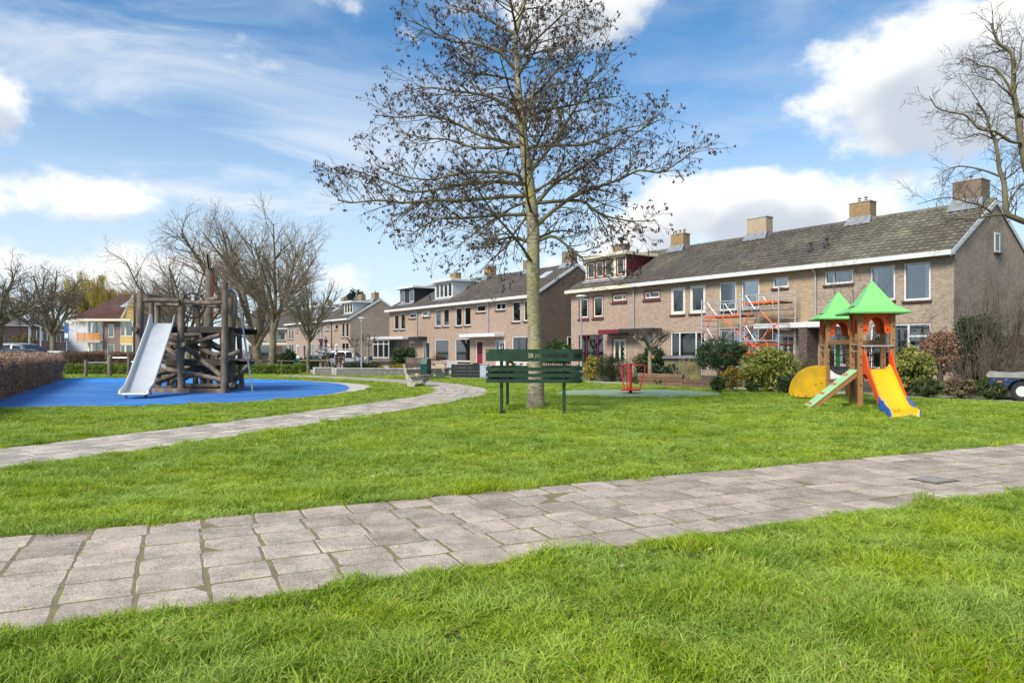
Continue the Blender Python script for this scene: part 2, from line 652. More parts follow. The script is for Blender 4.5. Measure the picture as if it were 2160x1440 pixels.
def slab_mesh(name, corners, thick, m, rng, rough=.006, seg=4):
    """one slab: slightly uneven outline, rounded arris, corners in plan around the origin"""
    ring = []
    for i in range(4):
        a, b = Vector(corners[i]), Vector(corners[(i + 1) % 4])
        for s in range(seg):
            p = a.lerp(b, s / seg)
            e = rough
            q = p * (1 - rng.uniform(.008, .04)) if s == 0 else p
            ring.append(Vector((q.x + rng.uniform(-e, e), q.y + rng.uniform(-e, e), 0)))
    n = len(ring)
    c = sum(ring, Vector()) / n
    vs = [(p.x, p.y, -thick) for p in ring] + [(p.x, p.y, -.007 - rng.random() * .004) for p in ring]
    vs += [tuple(p + (c - p).normalized() * (.010 + rng.random() * .006)) for p in ring]
    fs = [tuple(range(2 * n, 3 * n))]
    for i in range(n):
        j = (i + 1) % n
        fs.append((i, j, n + j, n + i))
        fs.append((n + i, n + j, 2 * n + j, 2 * n + i))
    me = bpy.data.meshes.new(name)
    me.from_pydata(vs, [], fs)
    me.materials.append(m)
    return me


# --- the near path: a straight band of worn square slabs
PA = rad(25.4)
PD = Vector((math.cos(PA), math.sin(PA), 0))
PN = Vector((-math.sin(PA), math.cos(PA), 0))
PN0, PROWS, PROWW, PCOL = 3.92, 6, .340, .357
near_poly = [PN * (PN0 - .01) + PD * -9, PN * (PN0 - .01) + PD * 18, PN * (PN0 + PROWS * PROWW + .01) + PD * 18, PN * (PN0 + PROWS * PROWW + .01) + PD * -9]
near_path = poly_sheet('paved_path', near_poly, .0145, M_BED)
near_path['label'] = 'wide worn footpath of square concrete slabs in front'
rs = random.Random(3)
variants = []
for i in range(9):
    w, h = PCOL / 2 - .0030, PROWW / 2 - .0035
    variants.append(slab_mesh('slab', [(-w, -h, 0), (w, -h, 0), (w, h, 0), (-w, h, 0)], .05, M_SLAB, rs, .0042))
cnt = 0
for r in range(PROWS):
    off = rs.uniform(-.022, .022)
    for c in range(-15, 35):
        s = c * PCOL
        p = PD * (s + off + max(0, s) * .016 * ((r % 2) - .5) * 2 + rs.uniform(-.003, .003)) + PN * (PN0 + (r + .5) * PROWW + rs.uniform(-.003, .003) + .03 * math.sin(s * .55))
        px = CX + FPX * p.x / max(p.y, .1)
        if p.y < 2.4 or px < -90 or px > 2240:
            continue
        o = link('slab', rs.choice(variants), near_path, (p.x, p.y, .018 + rs.uniform(-.003, .003)),
                 (rad(rs.uniform(-.45, .45)), rad(rs.uniform(-.45, .45)), PA + rs.choice((0, math.pi)) + rad(rs.uniform(-.35, .35))))
        cnt += 1

# --- the winding path behind
wind_ctr = spline([(-8.9, 3.6, 0), (-7.5, 6.2, 0), (-6.15, 8.7, 0), (-4.85, 11.6, 0), (-3.72, 14.6, 0), (-2.55, 18.0, 0), (-1.85, 20.4, 0), (-1.62, 22.6, 0), (-1.85, 24.7, 0),
                   (-2.6, 26.9, 0), (-3.7, 29.2, 0), (-5.4, 31.6, 0), (-7.6, 34.0, 0), (-9.8, 36.2, 0), (-12.5, 38.2, 0)], 24)
WW = 1.78


def strip(ctr, half):
    L, R_ = [], []
    for i, p in enumerate(ctr):
        d = ctr[min(i + 1, len(ctr) - 1)] - ctr[max(i - 1, 0)]
        nrm = Vector((-d.y, d.x, 0)).normalized()
        L.append(p + nrm * half)
        R_.append(p - nrm * half)
    return L, R_


wl, wr = strip(wind_ctr, WW / 2 + .01)
wind_poly = wl + wr[::-1]
mb = MB()
n = len(wl)
mb.add([(p.x, p.y, .010) for p in wl] + [(p.x, p.y, .010) for p in wr], [(i, n + i, n + i + 1, i + 1) for i in range(n - 1)])
wind_path = tag(mb.build('winding_path', M_BED), 'narrow winding path of pale slabs curving past the bench', kind='structure')
# station table
acc = [0.0]
for i in range(1, len(wind_ctr)):
    acc.append(acc[-1] + (wind_ctr[i] - wind_ctr[i - 1]).length)


def station(s):
    i = 0
    lo, hi = 0, len(acc) - 2
    while lo < hi:
        mid = (lo + hi + 1) // 2
        if acc[mid] <= s:
            lo = mid
        else:
            hi = mid - 1
    i = lo
    t = (s - acc[i]) / max(1e-6, acc[i + 1] - acc[i])
    p = wind_ctr[i].lerp(wind_ctr[i + 1], min(1, t))
    d = (wind_ctr[min(i + 2, len(wind_ctr) - 1)] - wind_ctr[max(0, i - 1)]).normalized()
    return p, Vector((-d.y, d.x, 0))


far_mb = MB()
SL = .46
k = 0
s = 0.0
row = 0
while s < acc[-1] - SL:
    for r in range(5):
        u0, u1 = -WW / 2 + r * WW / 5 + .009, -WW / 2 + (r + 1) * WW / 5 - .009
        so_ = (SL / 2 if r % 2 else 0)
        s0, s1 = s + so_ + .004, min(s + so_ + SL - .004, acc[-1])
        (p0, n0), (p1, n1) = station(s0), station(s1)
        cs = [p0 + n0 * u0, p0 + n0 * u1, p1 + n1 * u1, p1 + n1 * u0]
        c = sum(cs, Vector()) / 4
        px = CX + FPX * c.x / c.y
        if px < -120:
            continue
        loc = [q - c for q in cs][::-1]
        if c.y < 28.5:
            me = slab_mesh('slab', loc, .04, M_SLAB2, rs, .004, 2)
            link('slab', me, wind_path, (c.x, c.y, .016 + rs.uniform(-.003, .003)), (rad(rs.uniform(-.4, .4)), rad(rs.uniform(-.4, .4)), 0))
            k += 1
        else:
            zz = .016 + rs.uniform(-.003, .003)
            far_mb.add([(q.x, q.y, zz) for q in cs] + [(q.x, q.y, .002) for q in cs], [(3, 2, 1, 0), (0, 1, 5, 4), (1, 2, 6, 5), (2, 3, 7, 6), (3, 0, 4, 7)])
    s += SL
tag(far_mb.build('slab', M_SLAB2, wind_path), kind='stuff')

# --- blue safety surface
def rubbermat(name, base, faded, dirt):
    m = bpy.data.materials.new(name)
    m.use_nodes = True
    t = m.node_tree
    bs = t.nodes['Principled BSDF']
    k = NT(t)
    ge = t.nodes.new('ShaderNodeNewGeometry')
    w = ge.outputs['Position']
    n1 = k.n('ShaderNodeTexNoise', {'Vector': w, 'Scale': .45, 'Detail': 7.0, 'Roughness': .7})
    n2 = k.n('ShaderNodeTexNoise', {'Vector': w, 'Scale': 3.5, 'Detail': 6.0, 'Roughness': .75})
    n3 = k.n('ShaderNodeTexNoise', {'Vector': w, 'Scale': 60.0, 'Detail': 2.0})
    c = k.mix(k.smooth(n1.outputs[0], .35, .68), base, faded)
    c = k.mix(k.m('MULTIPLY', k.smooth(n2.outputs[0], .56, .74), .45), c, dirt)
    c = k.mix(k.m('MULTIPLY', k.smooth(n3.outputs[0], .45, .30), .45), c, tuple(x * .45 for x in base))
    c = k.mix(k.m('MULTIPLY', k.smooth(n3.outputs[0], .64, .72), .5), c, (.35, .42, .52))
    k.set(bs.inputs['Base Color'], c)
    bs.inputs['Roughness'].default_value = .85
    bs.inputs['Specular IOR Level'].default_value = .25
    bp_ = k.n('ShaderNodeBump', {'Strength': .5, 'Distance': .006, 'Height': n3.outputs[0]})
    k.set(bs.inputs['Normal'], bp_.outputs[0])
    return m


M_BLUE = rubbermat('blue_rubber_crumb', (.035, .145, .44), (.065, .215, .50), (.10, .15, .22))
M_BLUE2 = mat('bright_blue_rubber_crumb', (.030, .24, .66), .85, var=.2, vscale=2, bump=.35, bscale=160)
bp = [(-60, 863), (0, 861), (130, 858.5), (300, 857), (420, 853), (520, 848), (600, 842), (660, 836), (700, 831), (728, 825), (738, 819), (733, 814), (715, 809.5), (680, 806), (640, 803.5),
      (560, 800.5), (480, 798.5), (400, 797.5), (300, 797.5), (200, 797.5), (150, 797.5), (112, 803), (70, 816), (30, 832), (-60, 858)]
blue_poly = [G(*p) for p in bp]
M_EDGE = mat('pale_concrete_edging', (.50, .45, .39), .9, var=.18, vscale=5)
edge_path = spline([G(*p) for p in [(520, 848), (600, 842), (660, 836), (700, 831), (728, 825), (738, 819), (733, 814), (715, 809.5), (680, 806), (640, 803.5), (560, 800.5), (480, 798.5)]], 6)
el_, er_ = strip(edge_path, .16)
# the edging widens where the kerb turns
mb = MB()
n = len(el_)
for i, q in enumerate(er_):
    u = i / (n - 1)
    wdn = 1 + 2.2 * math.exp(-((u - .52) / .16) ** 2)
    er_[i] = el_[i] + (q - el_[i]) * wdn
mb.add([(p.x, p.y, .010) for p in el_] + [(p.x, p.y, .010) for p in er_] + [(p.x, p.y, 0) for p in er_], [(i, n + i, n + i + 1, i + 1) for i in range(n - 1)] + [(n + i, 2 * n + i, 2 * n + i + 1, n + i + 1) for i in range(n - 1)])
edge_poly = el_ + er_[::-1]
tag(mb.build('kerb_edging', M_EDGE), 'pale concrete edging round the right end of the blue play surface', kind='structure')
poly_sheet('blue_play_surface', blue_poly, .014, M_BLUE)
poly_sheet('bright_blue_play_surface', [G(*p) for p in [(106, 806.5), (150, 799.2), (300, 799), (480, 799.7), (560, 801.8), (640, 804.8), (660, 807.2), (560, 807.5), (300, 807.5), (110, 808)]], .018, M_BLUE2)
poly_sheet('bright_blue_play_surface', [G(*p) for p in [(190, 855.5), (392, 851.6), (396, 847.6), (240, 851)]], .018, M_BLUE2)

# --- pale green surface under the spinner
M_GREENPAD = rubbermat('pale_green_rubber_crumb', (.25, .34, .20), (.31, .40, .25), (.22, .22, .15))
gp = []
cpad = G(1330, 829.5)
for i in range(40):
    a = 2 * math.pi * i / 40
    gp.append(Vector((cpad.x + .2 + 2.55 * math.cos(a), cpad.y + .1 + 2.05 * math.sin(a), 0)))
pad_poly = gp
poly_sheet('green_play_surface', gp, .012, M_GREENPAD)

# --- footpath along the gardens on the right, joined to the pavement in front of the middle row
M_PAVE = brickmat('footpath_paving', (.40, .36, .33), (.34, .31, .29), (.20, .18, .15), .3, bw=.3, bh=.3)
M_PAVE2 = mat('grey_paving', (.36, .34, .32), .9, var=.2, vscale=3, bump=.2)
lowr = [(940, 797.5), (1040, 799), (1130, 801.5), (1235, 806.8), (1480, 818.5), (1690, 828.5), (1960, 841), (2160, 849.5), (2500, 866)]
upr = [(940, 794), (1040, 795.3), (1130, 797.5), (1235, 803), (1480, 813.5), (1690, 823), (1960, 834.5), (2160, 842.5), (2500, 857)]
foot_poly = [G(*p) for p in lowr] + [G(*p) for p in upr[::-1]]
poly_sheet('footpath', foot_poly, .006, M_PAVE2)

# --- street and pavement behind the park, gardens before the houses
M_STREET = brickmat('street_clinkers', (.24, .19, .17), (.20, .17, .16), (.12, .11, .10), .3, bw=.22, bh=.11)
sheet('street', [-230, -120] + [-50 + i for i in range(39)], [43.2] + [48 + i for i in range(15)] + [100, 180, 260], .004, M_PAVE2)
poly_sheet('pavement', [(-12, 43.2, 0), (-10.2, 40.2, 0), (-3.2, 37.2, 0), (1.5, 33, 0), (4.5, 52, 0), (-12, 72, 0)], .009, M_PAVE2)
garden_poly = [G(1235, 802.6), G(1480, 813), G(1690, 822.5), G(1960, 834), G(2160, 842), G(2500, 856.5), Vector((40, 30, 0)), Vector((14, 60, 0)), Vector((2.6, 52, 0)), Vector((2.2, 40, 0))]
poly_sheet('garden_soil', garden_poly, .005, M_SOIL)

# faint chalk drawings left on the slabs
def chalkmat():
    m = bpy.data.materials.new('chalk')
    m.use_nodes = True
    t = m.node_tree
    k = NT(t)
    ge = t.nodes.new('ShaderNodeNewGeometry')
    n = k.n('ShaderNodeTexNoise', {'Vector': ge.outputs['Position'], 'Scale': 60.0, 'Detail': 3.0})
    bs = t.nodes['Principled BSDF']
    bs.inputs['Base Color'].default_value = (.62, .72, .80, 1)
    bs.inputs['Roughness'].default_value = .95
    tr = k.n('ShaderNodeBsdfTransparent')
    mx = k.n('ShaderNodeMixShader', {0: k.m('MULTIPLY', k.smooth(n.outputs[0], .46, .68), .55), 1: tr.outputs[0], 2: bs.outputs[0]})
    t.links.new(mx.outputs[0], t.nodes['Material Output'].inputs[0])
    return m


M_CHALK = chalkmat()
rc_ = random.Random(31)
for (px, py) in ((400, 1128), (150, 1150), (520, 1108), (625, 1108), (725, 1085), (830, 1085), (870, 1066), (940, 1055), (1050, 1047), (1085, 1048), (1230, 1055), (1265, 1045), (1390, 1028), (1490, 1020), (1760, 985)):
    c = G(px, py, .024)
    mb = MB()
    for j in range(3):
        a0, rr_ = rc_.uniform(0, 6), rc_.uniform(.04, .10)
        pts_ = [c + Vector((math.cos(a0 + q * .5) * rr_ * 1.3, math.sin(a0 + q * .5) * rr_ * .8, 0)) + Vector((rc_.gauss(0, .012), rc_.gauss(0, .012), 0)) for q in range(rc_.randint(3, 6))]
        for q in range(len(pts_) - 1):
            d_ = (pts_[q + 1] - pts_[q]).normalized()
            n_ = Vector((-d_.y, d_.x, 0)) * .011
            zz_ = Vector((0, 0, .0006 * j))
            mb.quad(pts_[q] - n_ + zz_, pts_[q + 1] - n_ + zz_, pts_[q + 1] + n_ + zz_, pts_[q] + n_ + zz_)
    tag(mb.build('chalk_drawing', M_CHALK, near_path), kind='stuff')
# ------------------------------------------------------------------ terraced houses
FD = Vector((.582, -.8132, 0))            # along the street fronts, left to right
FA = math.atan2(FD.y, FD.x)
FIN = Vector((.8132, .582, 0))            # into the houses
UW = 5.9                                   # width of one house
EAVE, RIDGE, DEPTH = 5.32, 7.85, 8.0
A0 = Vector((3.97, 47.7, 0))              # left front corner of the near row
C0 = Vector((-19.7, 86.6, 0)) - FD * (4 * UW)


def facade_uz(px, py, org=A0, inset=0.0):
    """survey direction -> position along and height on a front that starts at org"""
    o = org + FIN * inset
    a = (px - CX) / FPX
    # o.x + u FD.x = a (o.y + u FD.y)
    u = (a * o.y - o.x) / (FD.x - a * FD.y)
    D = o.y + u * FD.y
    return u, CAMH - (py - HY) * D / FPX


def tilemat(name, base, lich):
    m = bpy.data.materials.new(name)
    m.use_nodes = True
    t = m.node_tree
    bs = t.nodes['Principled BSDF']
    k = NT(t)
    gi = t.nodes.new('ShaderNodeNewGeometry')
    oi = t.nodes.new('ShaderNodeObjectInfo')
    n1 = k.n('ShaderNodeTexNoise', {'Vector': gi.outputs['Position'], 'Scale': .45, 'Detail': 6.0, 'Roughness': .65})
    n2 = k.n('ShaderNodeTexNoise', {'Vector': gi.outputs['Position'], 'Scale': 7.0, 'Detail': 4.0, 'Roughness': .7})
    c = k.mix(k.smooth(n2.outputs[0], .3, .7), tuple(x * .72 for x in base), tuple(x * 1.2 for x in base))
    c = k.mix(k.m('MULTIPLY', k.smooth(n1.outputs[0], .42, .72), lich), c, (.24, .23, .15))
    c = k.mix(k.m('MULTIPLY', k.smooth(n2.outputs[0], .62, .75), lich * .8), c, (.42, .41, .36))
    rr = k.m('FRACT', k.m('ADD', gi.outputs['Random Per Island'], oi.outputs['Random']))
    hs = k.n('ShaderNodeHueSaturation', {'Color': c, 'Value': k.m('MULTIPLY_ADD', rr, .40, .80)})
    k.set(bs.inputs['Base Color'], hs.outputs[0])
    bs.inputs['Roughness'].default_value = .75
    bs.inputs['Specular IOR Level'].default_value = .3
    return m


M_TILEA = tilemat('grey_roof_tile', (.105, .09, .076), .30)
M_TILEA4 = tilemat('lichen_roof_tile', (.135, .12, .095), .5)
M_TILEB = tilemat('brown_grey_roof_tile', (.10, .085, .075), .22)
M_BRA = brickmat('beige_brick', (.44, .305, .22), (.29, .20, .145), (.46, .39, .32))
M_BRA3 = brickmat('yellow_brick', (.46, .325, .20), (.34, .235, .145), (.48, .40, .30), .15)
M_BRA4 = brickmat('buff_brick', (.41, .31, .225), (.28, .21, .155), (.46, .39, .32), .25)
M_BRB = brickmat('pinkish_brick', (.42, .285, .21), (.29, .20, .15), (.44, .37, .30), .2)
M_GABA = brickmat('weathered_brick', (.44, .34, .26), (.31, .24, .185), (.42, .36, .29), .55, (.07, .065, .05))
M_GABB = brickmat('dark_brown_brick', (.20, .135, .10), (.15, .10, .078), (.16, .13, .11), .5, (.05, .04, .035))
M_GABC = brickmat('sandy_brick', (.44, .32, .235), (.33, .24, .175), (.44, .37, .30), .3)
M_CHY = brickmat('yellow_chimney_brick', (.38, .24, .10), (.28, .17, .08), (.30, .25, .18), .5)
M_CHB = brickmat('brown_chimney_brick', (.24, .17, .12), (.19, .13, .10), (.24, .2, .16), .5)
M_CHP = brickmat('pale_chimney_brick', (.48, .36, .24), (.42, .32, .21), (.44, .37, .28), .15)
M_DARKBRICK = brickmat('purple_brown_brick', (.12, .075, .07), (.09, .06, .055), (.10, .085, .08), .2)


def wall_grid(mb, x0, x1, z0, z1, holes, y=0.0, rev=.11):
    xs = sorted({x0, x1} | {h[0] for h in holes} | {h[1] for h in holes})
    zs = sorted({z0, z1} | {h[2] for h in holes} | {h[3] for h in holes})
    for i in range(len(xs) - 1):
        for j in range(len(zs) - 1):
            cx, cz = (xs[i] + xs[i + 1]) / 2, (zs[j] + zs[j + 1]) / 2
            if any(h[0] < cx < h[1] and h[2] < cz < h[3] for h in holes):
                continue
            mb.quad((xs[i], y, zs[j]), (xs[i + 1], y, zs[j]), (xs[i + 1], y, zs[j + 1]), (xs[i], y, zs[j + 1]))
    for (a, b, c, d) in holes:
        mb.quad((a, y, c), (a, y, d), (a, y + rev, d), (a, y + rev, c))
        mb.quad((b, y, d), (b, y, c), (b, y + rev, c), (b, y + rev, d))
        mb.quad((a, y, d), (b, y, d), (b, y + rev, d), (a, y + rev, d))
        mb.quad((b, y, c), (a, y, c), (a, y + rev, c), (b, y + rev, c))


def window(par, x0, x1, z0, z1, y=0.0, fm=None, outer=None, mull=(), trans=(), curtain=None, sill=True, name='window', fw=.075, tilt=False, blind=0.0):
    """frame part with pane, sill and curtain under it; y is the face of the wall, outside towards -y"""
    fm = fm or M_WHITE
    yf0, yf1 = y + .035, y + .115
    mb = MB()
    X0, X1, Z0, Z1 = x0 + .004, x1 - .004, z0 + .004, z1 - .004
    if outer:
        w = .085
        mo = MB()
        mo.box(X0, X0 + w, y + .02, yf1, Z0, Z1).box(X1 - w, X1, y + .02, yf1, Z0, Z1).box(X0 + w, X1 - w, y + .02, yf1, Z1 - w, Z1).box(X0 + w, X1 - w, y + .02, yf1, Z0, Z0 + w)
        X0, X1, Z0, Z1 = X0 + w + .002, X1 - w - .002, Z0 + w + .002, Z1 - w - .002
    mb.box(X0, X0 + fw, yf0, yf1, Z0, Z1).box(X1 - fw, X1, yf0, yf1, Z0, Z1).box(X0 + fw, X1 - fw, yf0, yf1, Z1 - fw, Z1).box(X0 + fw, X1 - fw, yf0, yf1, Z0, Z0 + fw * 1.15)
    for f in mull:
        xm = X0 + (X1 - X0) * f
        mb.box(xm - fw * .55, xm + fw * .55, yf0 + .003, yf1 - .003, Z0 + fw, Z1 - fw)
    for (f, a, b) in trans:
        zm = Z0 + (Z1 - Z0) * f
        mb.box(X0 + (X1 - X0) * a + (fw if a == 0 else fw * .56), X0 + (X1 - X0) * b - (fw if b == 1 else fw * .56), yf0 + .006, yf1 - .006, zm - fw * .45, zm + fw * .45)
    w_ = mb.build(name, fm, par)
    if outer:
        mo.build('outer_frame', outer, w_)
    cuts = [0.0] + list(mull) + [1.0]
    for i in range(len(cuts) - 1):
        a = X0 + (X1 - X0) * cuts[i] + fw * .4
        b = X0 + (X1 - X0) * cuts[i + 1] - fw * .4
        pm = MB()
        pm.box(a, b, yf0 + .045, yf0 + .057, Z0 + fw * .5, Z1 - fw * .5)
        pm.build('pane', M_GLASS, w_)
    if tilt:
        tm = MB()
        a, b = X0 + fw * 1.1, X1 - fw * 1.1
        h_ = (Z1 - Z0) * .8
        top = Vector((0, y - .02, Z1 - fw))
        dn = Vector((0, -math.sin(rad(32)), -math.cos(rad(32)))) * h_
        tm.beam((a, *(top + dn * .5)[1:]), (a + .07, *(top + dn * .5)[1:]), .05, h_, up=dn.normalized())
        tm.beam((b - .07, *(top + dn * .5)[1:]), (b, *(top + dn * .5)[1:]), .05, h_, up=dn.normalized())
        tm.beam((a, *top[1:]), (b, *top[1:]), .05, .07)
        tm.beam((a, *(top + dn)[1:]), (b, *(top + dn)[1:]), .05, .07)
        tm.build('open_sash', fm, w_)
    if sill:
        sm = MB()
        sm.cbox(((x0 + x1) / 2, y - .02, z0 - .045), (x1 - x0 + .10, .17, .085))
        sm.build('sill', M_SILL, w_)
    if curtain:
        cm = MB()
        for (a, b) in curtain:
            xa, xb = x0 + (x1 - x0) * a, x0 + (x1 - x0) * b
            n = max(4, int((xb - xa) / .05))
            vs, fs = [], []
            for i in range(n + 1):
                xx = xa + (xb - xa) * i / n
                yy = y + .24 + .025 * math.sin(i * 2.4) + .01 * math.sin(i * 5.1)
                vs += [(xx, yy, z0 + .02), (xx, yy, z1 - .02)]
            for i in range(n):
                fs.append((2 * i, 2 * i + 2, 2 * i + 3, 2 * i + 1))
            cm.add(vs, fs)
        cm.build('curtain', M_CURTAIN, w_)
    if blind:
        bm = MB()
        bm.box(x0 + .03, x1 - .03, y + .14, y + .16, z1 - (z1 - z0) * blind, z1 - .02)
        bm.build('blind', M_WHITE, w_)
    return w_


def door(par, x0, x1, z1, y, leaf, fr, panes=(), side=None, z0=.08):
    fw = .07
    mb = MB()
    mb.box(x0, x0 + fw, y + .02, y + .11, z0, z1).box(x1 - fw, x1, y + .02, y + .11, z0, z1).box(x0 + fw, x1 - fw, y + .02, y + .11, z1 - fw, z1)
    d = mb.build('door', fr, par)
    a, b = x0 + fw + .006, x1 - fw - .006
    if side:
        sx = a + (b - a) * side
        pm = MB()
        pm.box(a, sx - .03, y + .06, y + .075, z0 + .5, z1 - fw - .005)
        pm.build('side_pane', M_GLASS, d)
        pm = MB()
        pm.box(sx - .028, sx + .028, y + .03, y + .10, z0, z1 - fw - .002).box(a, sx - .03, y + .04, y + .09, z0, z0 + .5)
        pm.build('mullion', fr, d)
        a = sx + .032
    lm = MB()
    holes = [(a + (b - a) * p[0], a + (b - a) * p[1], z0 + (z1 - fw - z0) * p[2], z0 + (z1 - fw - z0) * p[3]) for p in panes]
    wall_grid(lm, a, b, z0 + .01, z1 - fw - .006, holes, y + .05, .04)
    lm.build('door_leaf', leaf, d)
    for h in holes:
        pm = MB()
        pm.box(h[0] - .005, h[1] + .005, y + .07, y + .08, h[2] - .005, h[3] + .005)
        pm.build('pane', M_DARKGLASS, d)
    hm = MB()
    hm.tube([(b - .07, y + .05, 1.08), (b - .07, y + .01, 1.08), (b - .17, y + .01, 1.08)], .011, 6)
    hm.build('handle', M_STEEL, d)
    return d


SLOPE = (RIDGE - EAVE) / (DEPTH / 2 + .38)
SLA = math.atan(SLOPE)


def tile_mesh(w, L, m):
    prof = [(0, 0), (.18, .032), (.36, .036), (.52, .006), (.76, -.004), (1.0, .004)]
    vs, fs = [], []
    for (yy, lift) in ((0, .036), (L, .0)):
        for (a, h) in prof:
            vs.append((a * w, yy, h * (w / .3) + lift))
    for (a, h) in prof:
        vs.append((a * w, 0, h * (w / .3) + .010))
    n = len(prof)
    for i in range(n - 1):
        fs.append((i, i + 1, n + i + 1, n + i))
        fs.append((2 * n + i, 2 * n + i + 1, i + 1, i))
    me = bpy.data.meshes.new('roof_tile')
    me.from_pydata(vs, [], fs)
    me.materials.append(m)
    return me


def roof_pt(y):
    return EAVE + (y + .38) * SLOPE


def roof(par, W, m, single, skip=(), over_l=0.0, over_r=0.0, nrow=14):
    """front slope carries the tiles; skip: rectangles (x0,x1,y0,y1) taken by dormers"""
    x0, x1 = -over_l, W + over_r
    mb = MB()
    zr = RIDGE
    ye, yr, yb = -.38, DEPTH / 2, DEPTH + .38
    f = lambda x: [(x, ye, EAVE - .02), (x, yr, zr - .02), (x, yb, EAVE - .02), (x, yb, EAVE - .12), (x, yr, zr - .14), (x, ye, EAVE - .12)]
    mb.add(f(x0) + f(x1), [(0, 6, 7, 1), (1, 7, 8, 2), (3, 9, 10, 4), (4, 10, 11, 5), (2, 8, 9, 3), (5, 11, 6, 0), (0, 1, 4, 5), (1, 2, 3, 4), (6, 11, 10, 7), (7, 10, 9, 8)])
    r = mb.build('roof', m, par)
    ncol = max(1, round((x1 - x0) / .298))
    w = (x1 - x0) / ncol
    SLn = math.hypot(yr - ye, zr - EAVE)
    pitch = (SLn + .04) / nrow
    me = tile_mesh(w * 1.02, pitch * 1.06, m)
    ca, sa = math.cos(SLA), math.sin(SLA)
    jm = MB()
    rg = random.Random(int(W * 100) + nrow)
    for j in range(nrow):
        s = -.05 + j * pitch
        y, z = ye + s * ca, EAVE + s * sa
        for i in range(ncol):
            x = x0 + i * w
            yc = y + pitch * .5 * ca
            if any(a < x + w * .5 < b and c < yc < d for (a, b, c, d) in skip):
                continue
            if single:
                link('roof_tile', me, r, (x, y, z), (SLA + rad(rg.uniform(-.7, .7)), rad(rg.uniform(-.6, .6)), 0))
            else:
                b_ = len(jm.v)
                dz = rg.uniform(-.004, .004)
                for v in me.vertices:
                    jm.v.append((x + v.co.x, y + v.co.y * ca - (v.co.z + dz) * sa, z + v.co.y * sa + (v.co.z + dz) * ca))
                jm.f += [tuple(q + b_ for q in p.vertices) for p in me.polygons]
    if not single:
        tag(jm.build('roof_tile', m, r), kind='stuff')
    # ridge tiles
    nr = round((x1 - x0) / .42)
    rm = MB()
    pr = [(-.13, -.07), (-.10, .02), (-.05, .06), (0, .075), (.05, .06), (.10, .02), (.13, -.07)]
    L = (x1 - x0) / nr
    vs = [(a, b_ + yr * 0, c) for a in (0, L * .985) for (b_, c) in pr]
    fs = [(i, i + 1, 7 + i + 1, 7 + i) for i in range(6)] + [tuple(range(6, -1, -1)), tuple(range(7, 14))]
    rm.add(vs, fs)
    rme = rm.mesh('ridge_tile', m)
    for i in range(nr):
        link('ridge_tile', rme, r, (x0 + i * L, yr, zr + .035 + rg.uniform(-.006, .006)))
    return r


def chimney(par, x, m, w=1.05, d=.62, top=.85, pots=2, cowl=False):
    zr = RIDGE
    mb = MB()
    mb.box(x - w / 2, x + w / 2, DEPTH / 2 - d / 2, DEPTH / 2 + d / 2, zr - .5, zr + top)
    c = mb.build('chimney', m, par)
    cm = MB()
    cm.cbox((x, DEPTH / 2, zr + top + .03), (w + .06, d + .06, .06))
    cm.build('cap', M_CONC, c)
    fm = MB()
    y0 = DEPTH / 2 - d / 2 - .012
    fm.quad((x - w / 2 - .16, y0 - .28, roof_pt(y0 - .28) + .085), (x + w / 2 + .16, y0 - .28, roof_pt(y0 - .28) + .085), (x + w / 2 + .05, y0, zr + .16), (x - w / 2 - .05, y0, zr + .16))
    fm.box(x - w / 2 - .012, x - w / 2 - .002, y0, DEPTH / 2 + d / 2, zr - .2, zr + .18)
    fm.box(x + w / 2 + .002, x + w / 2 + .012, y0, DEPTH / 2 + d / 2, zr - .2, zr + .18)
    fm.build('flashing', M_LEAD, c)
    for i in range(pots):
        pm = MB()
        xx = x + (i - (pots - 1) / 2) * .34
        if cowl:
            pm.tube([(xx, DEPTH / 2, zr + top + .05), (xx, DEPTH / 2, zr + top + .3)], .09, 8)
            pm.cbox((xx, DEPTH / 2, zr + top + .42), (.36, .36, .24))
            pm.build('cowl', M_BLACK, c)
        else:
            pm.lathe([(.09, 0), (.075, .10), (.085, .12), (.02, .13), (.02, .2), (.10, .2), (.09, .24), (.01, .27)], 8, (xx, DEPTH / 2, zr + top + .05))
            pm.build('chimney_pot', mat('clay_pot', (.16, .10, .075), .7, var=.2), c)
    return c


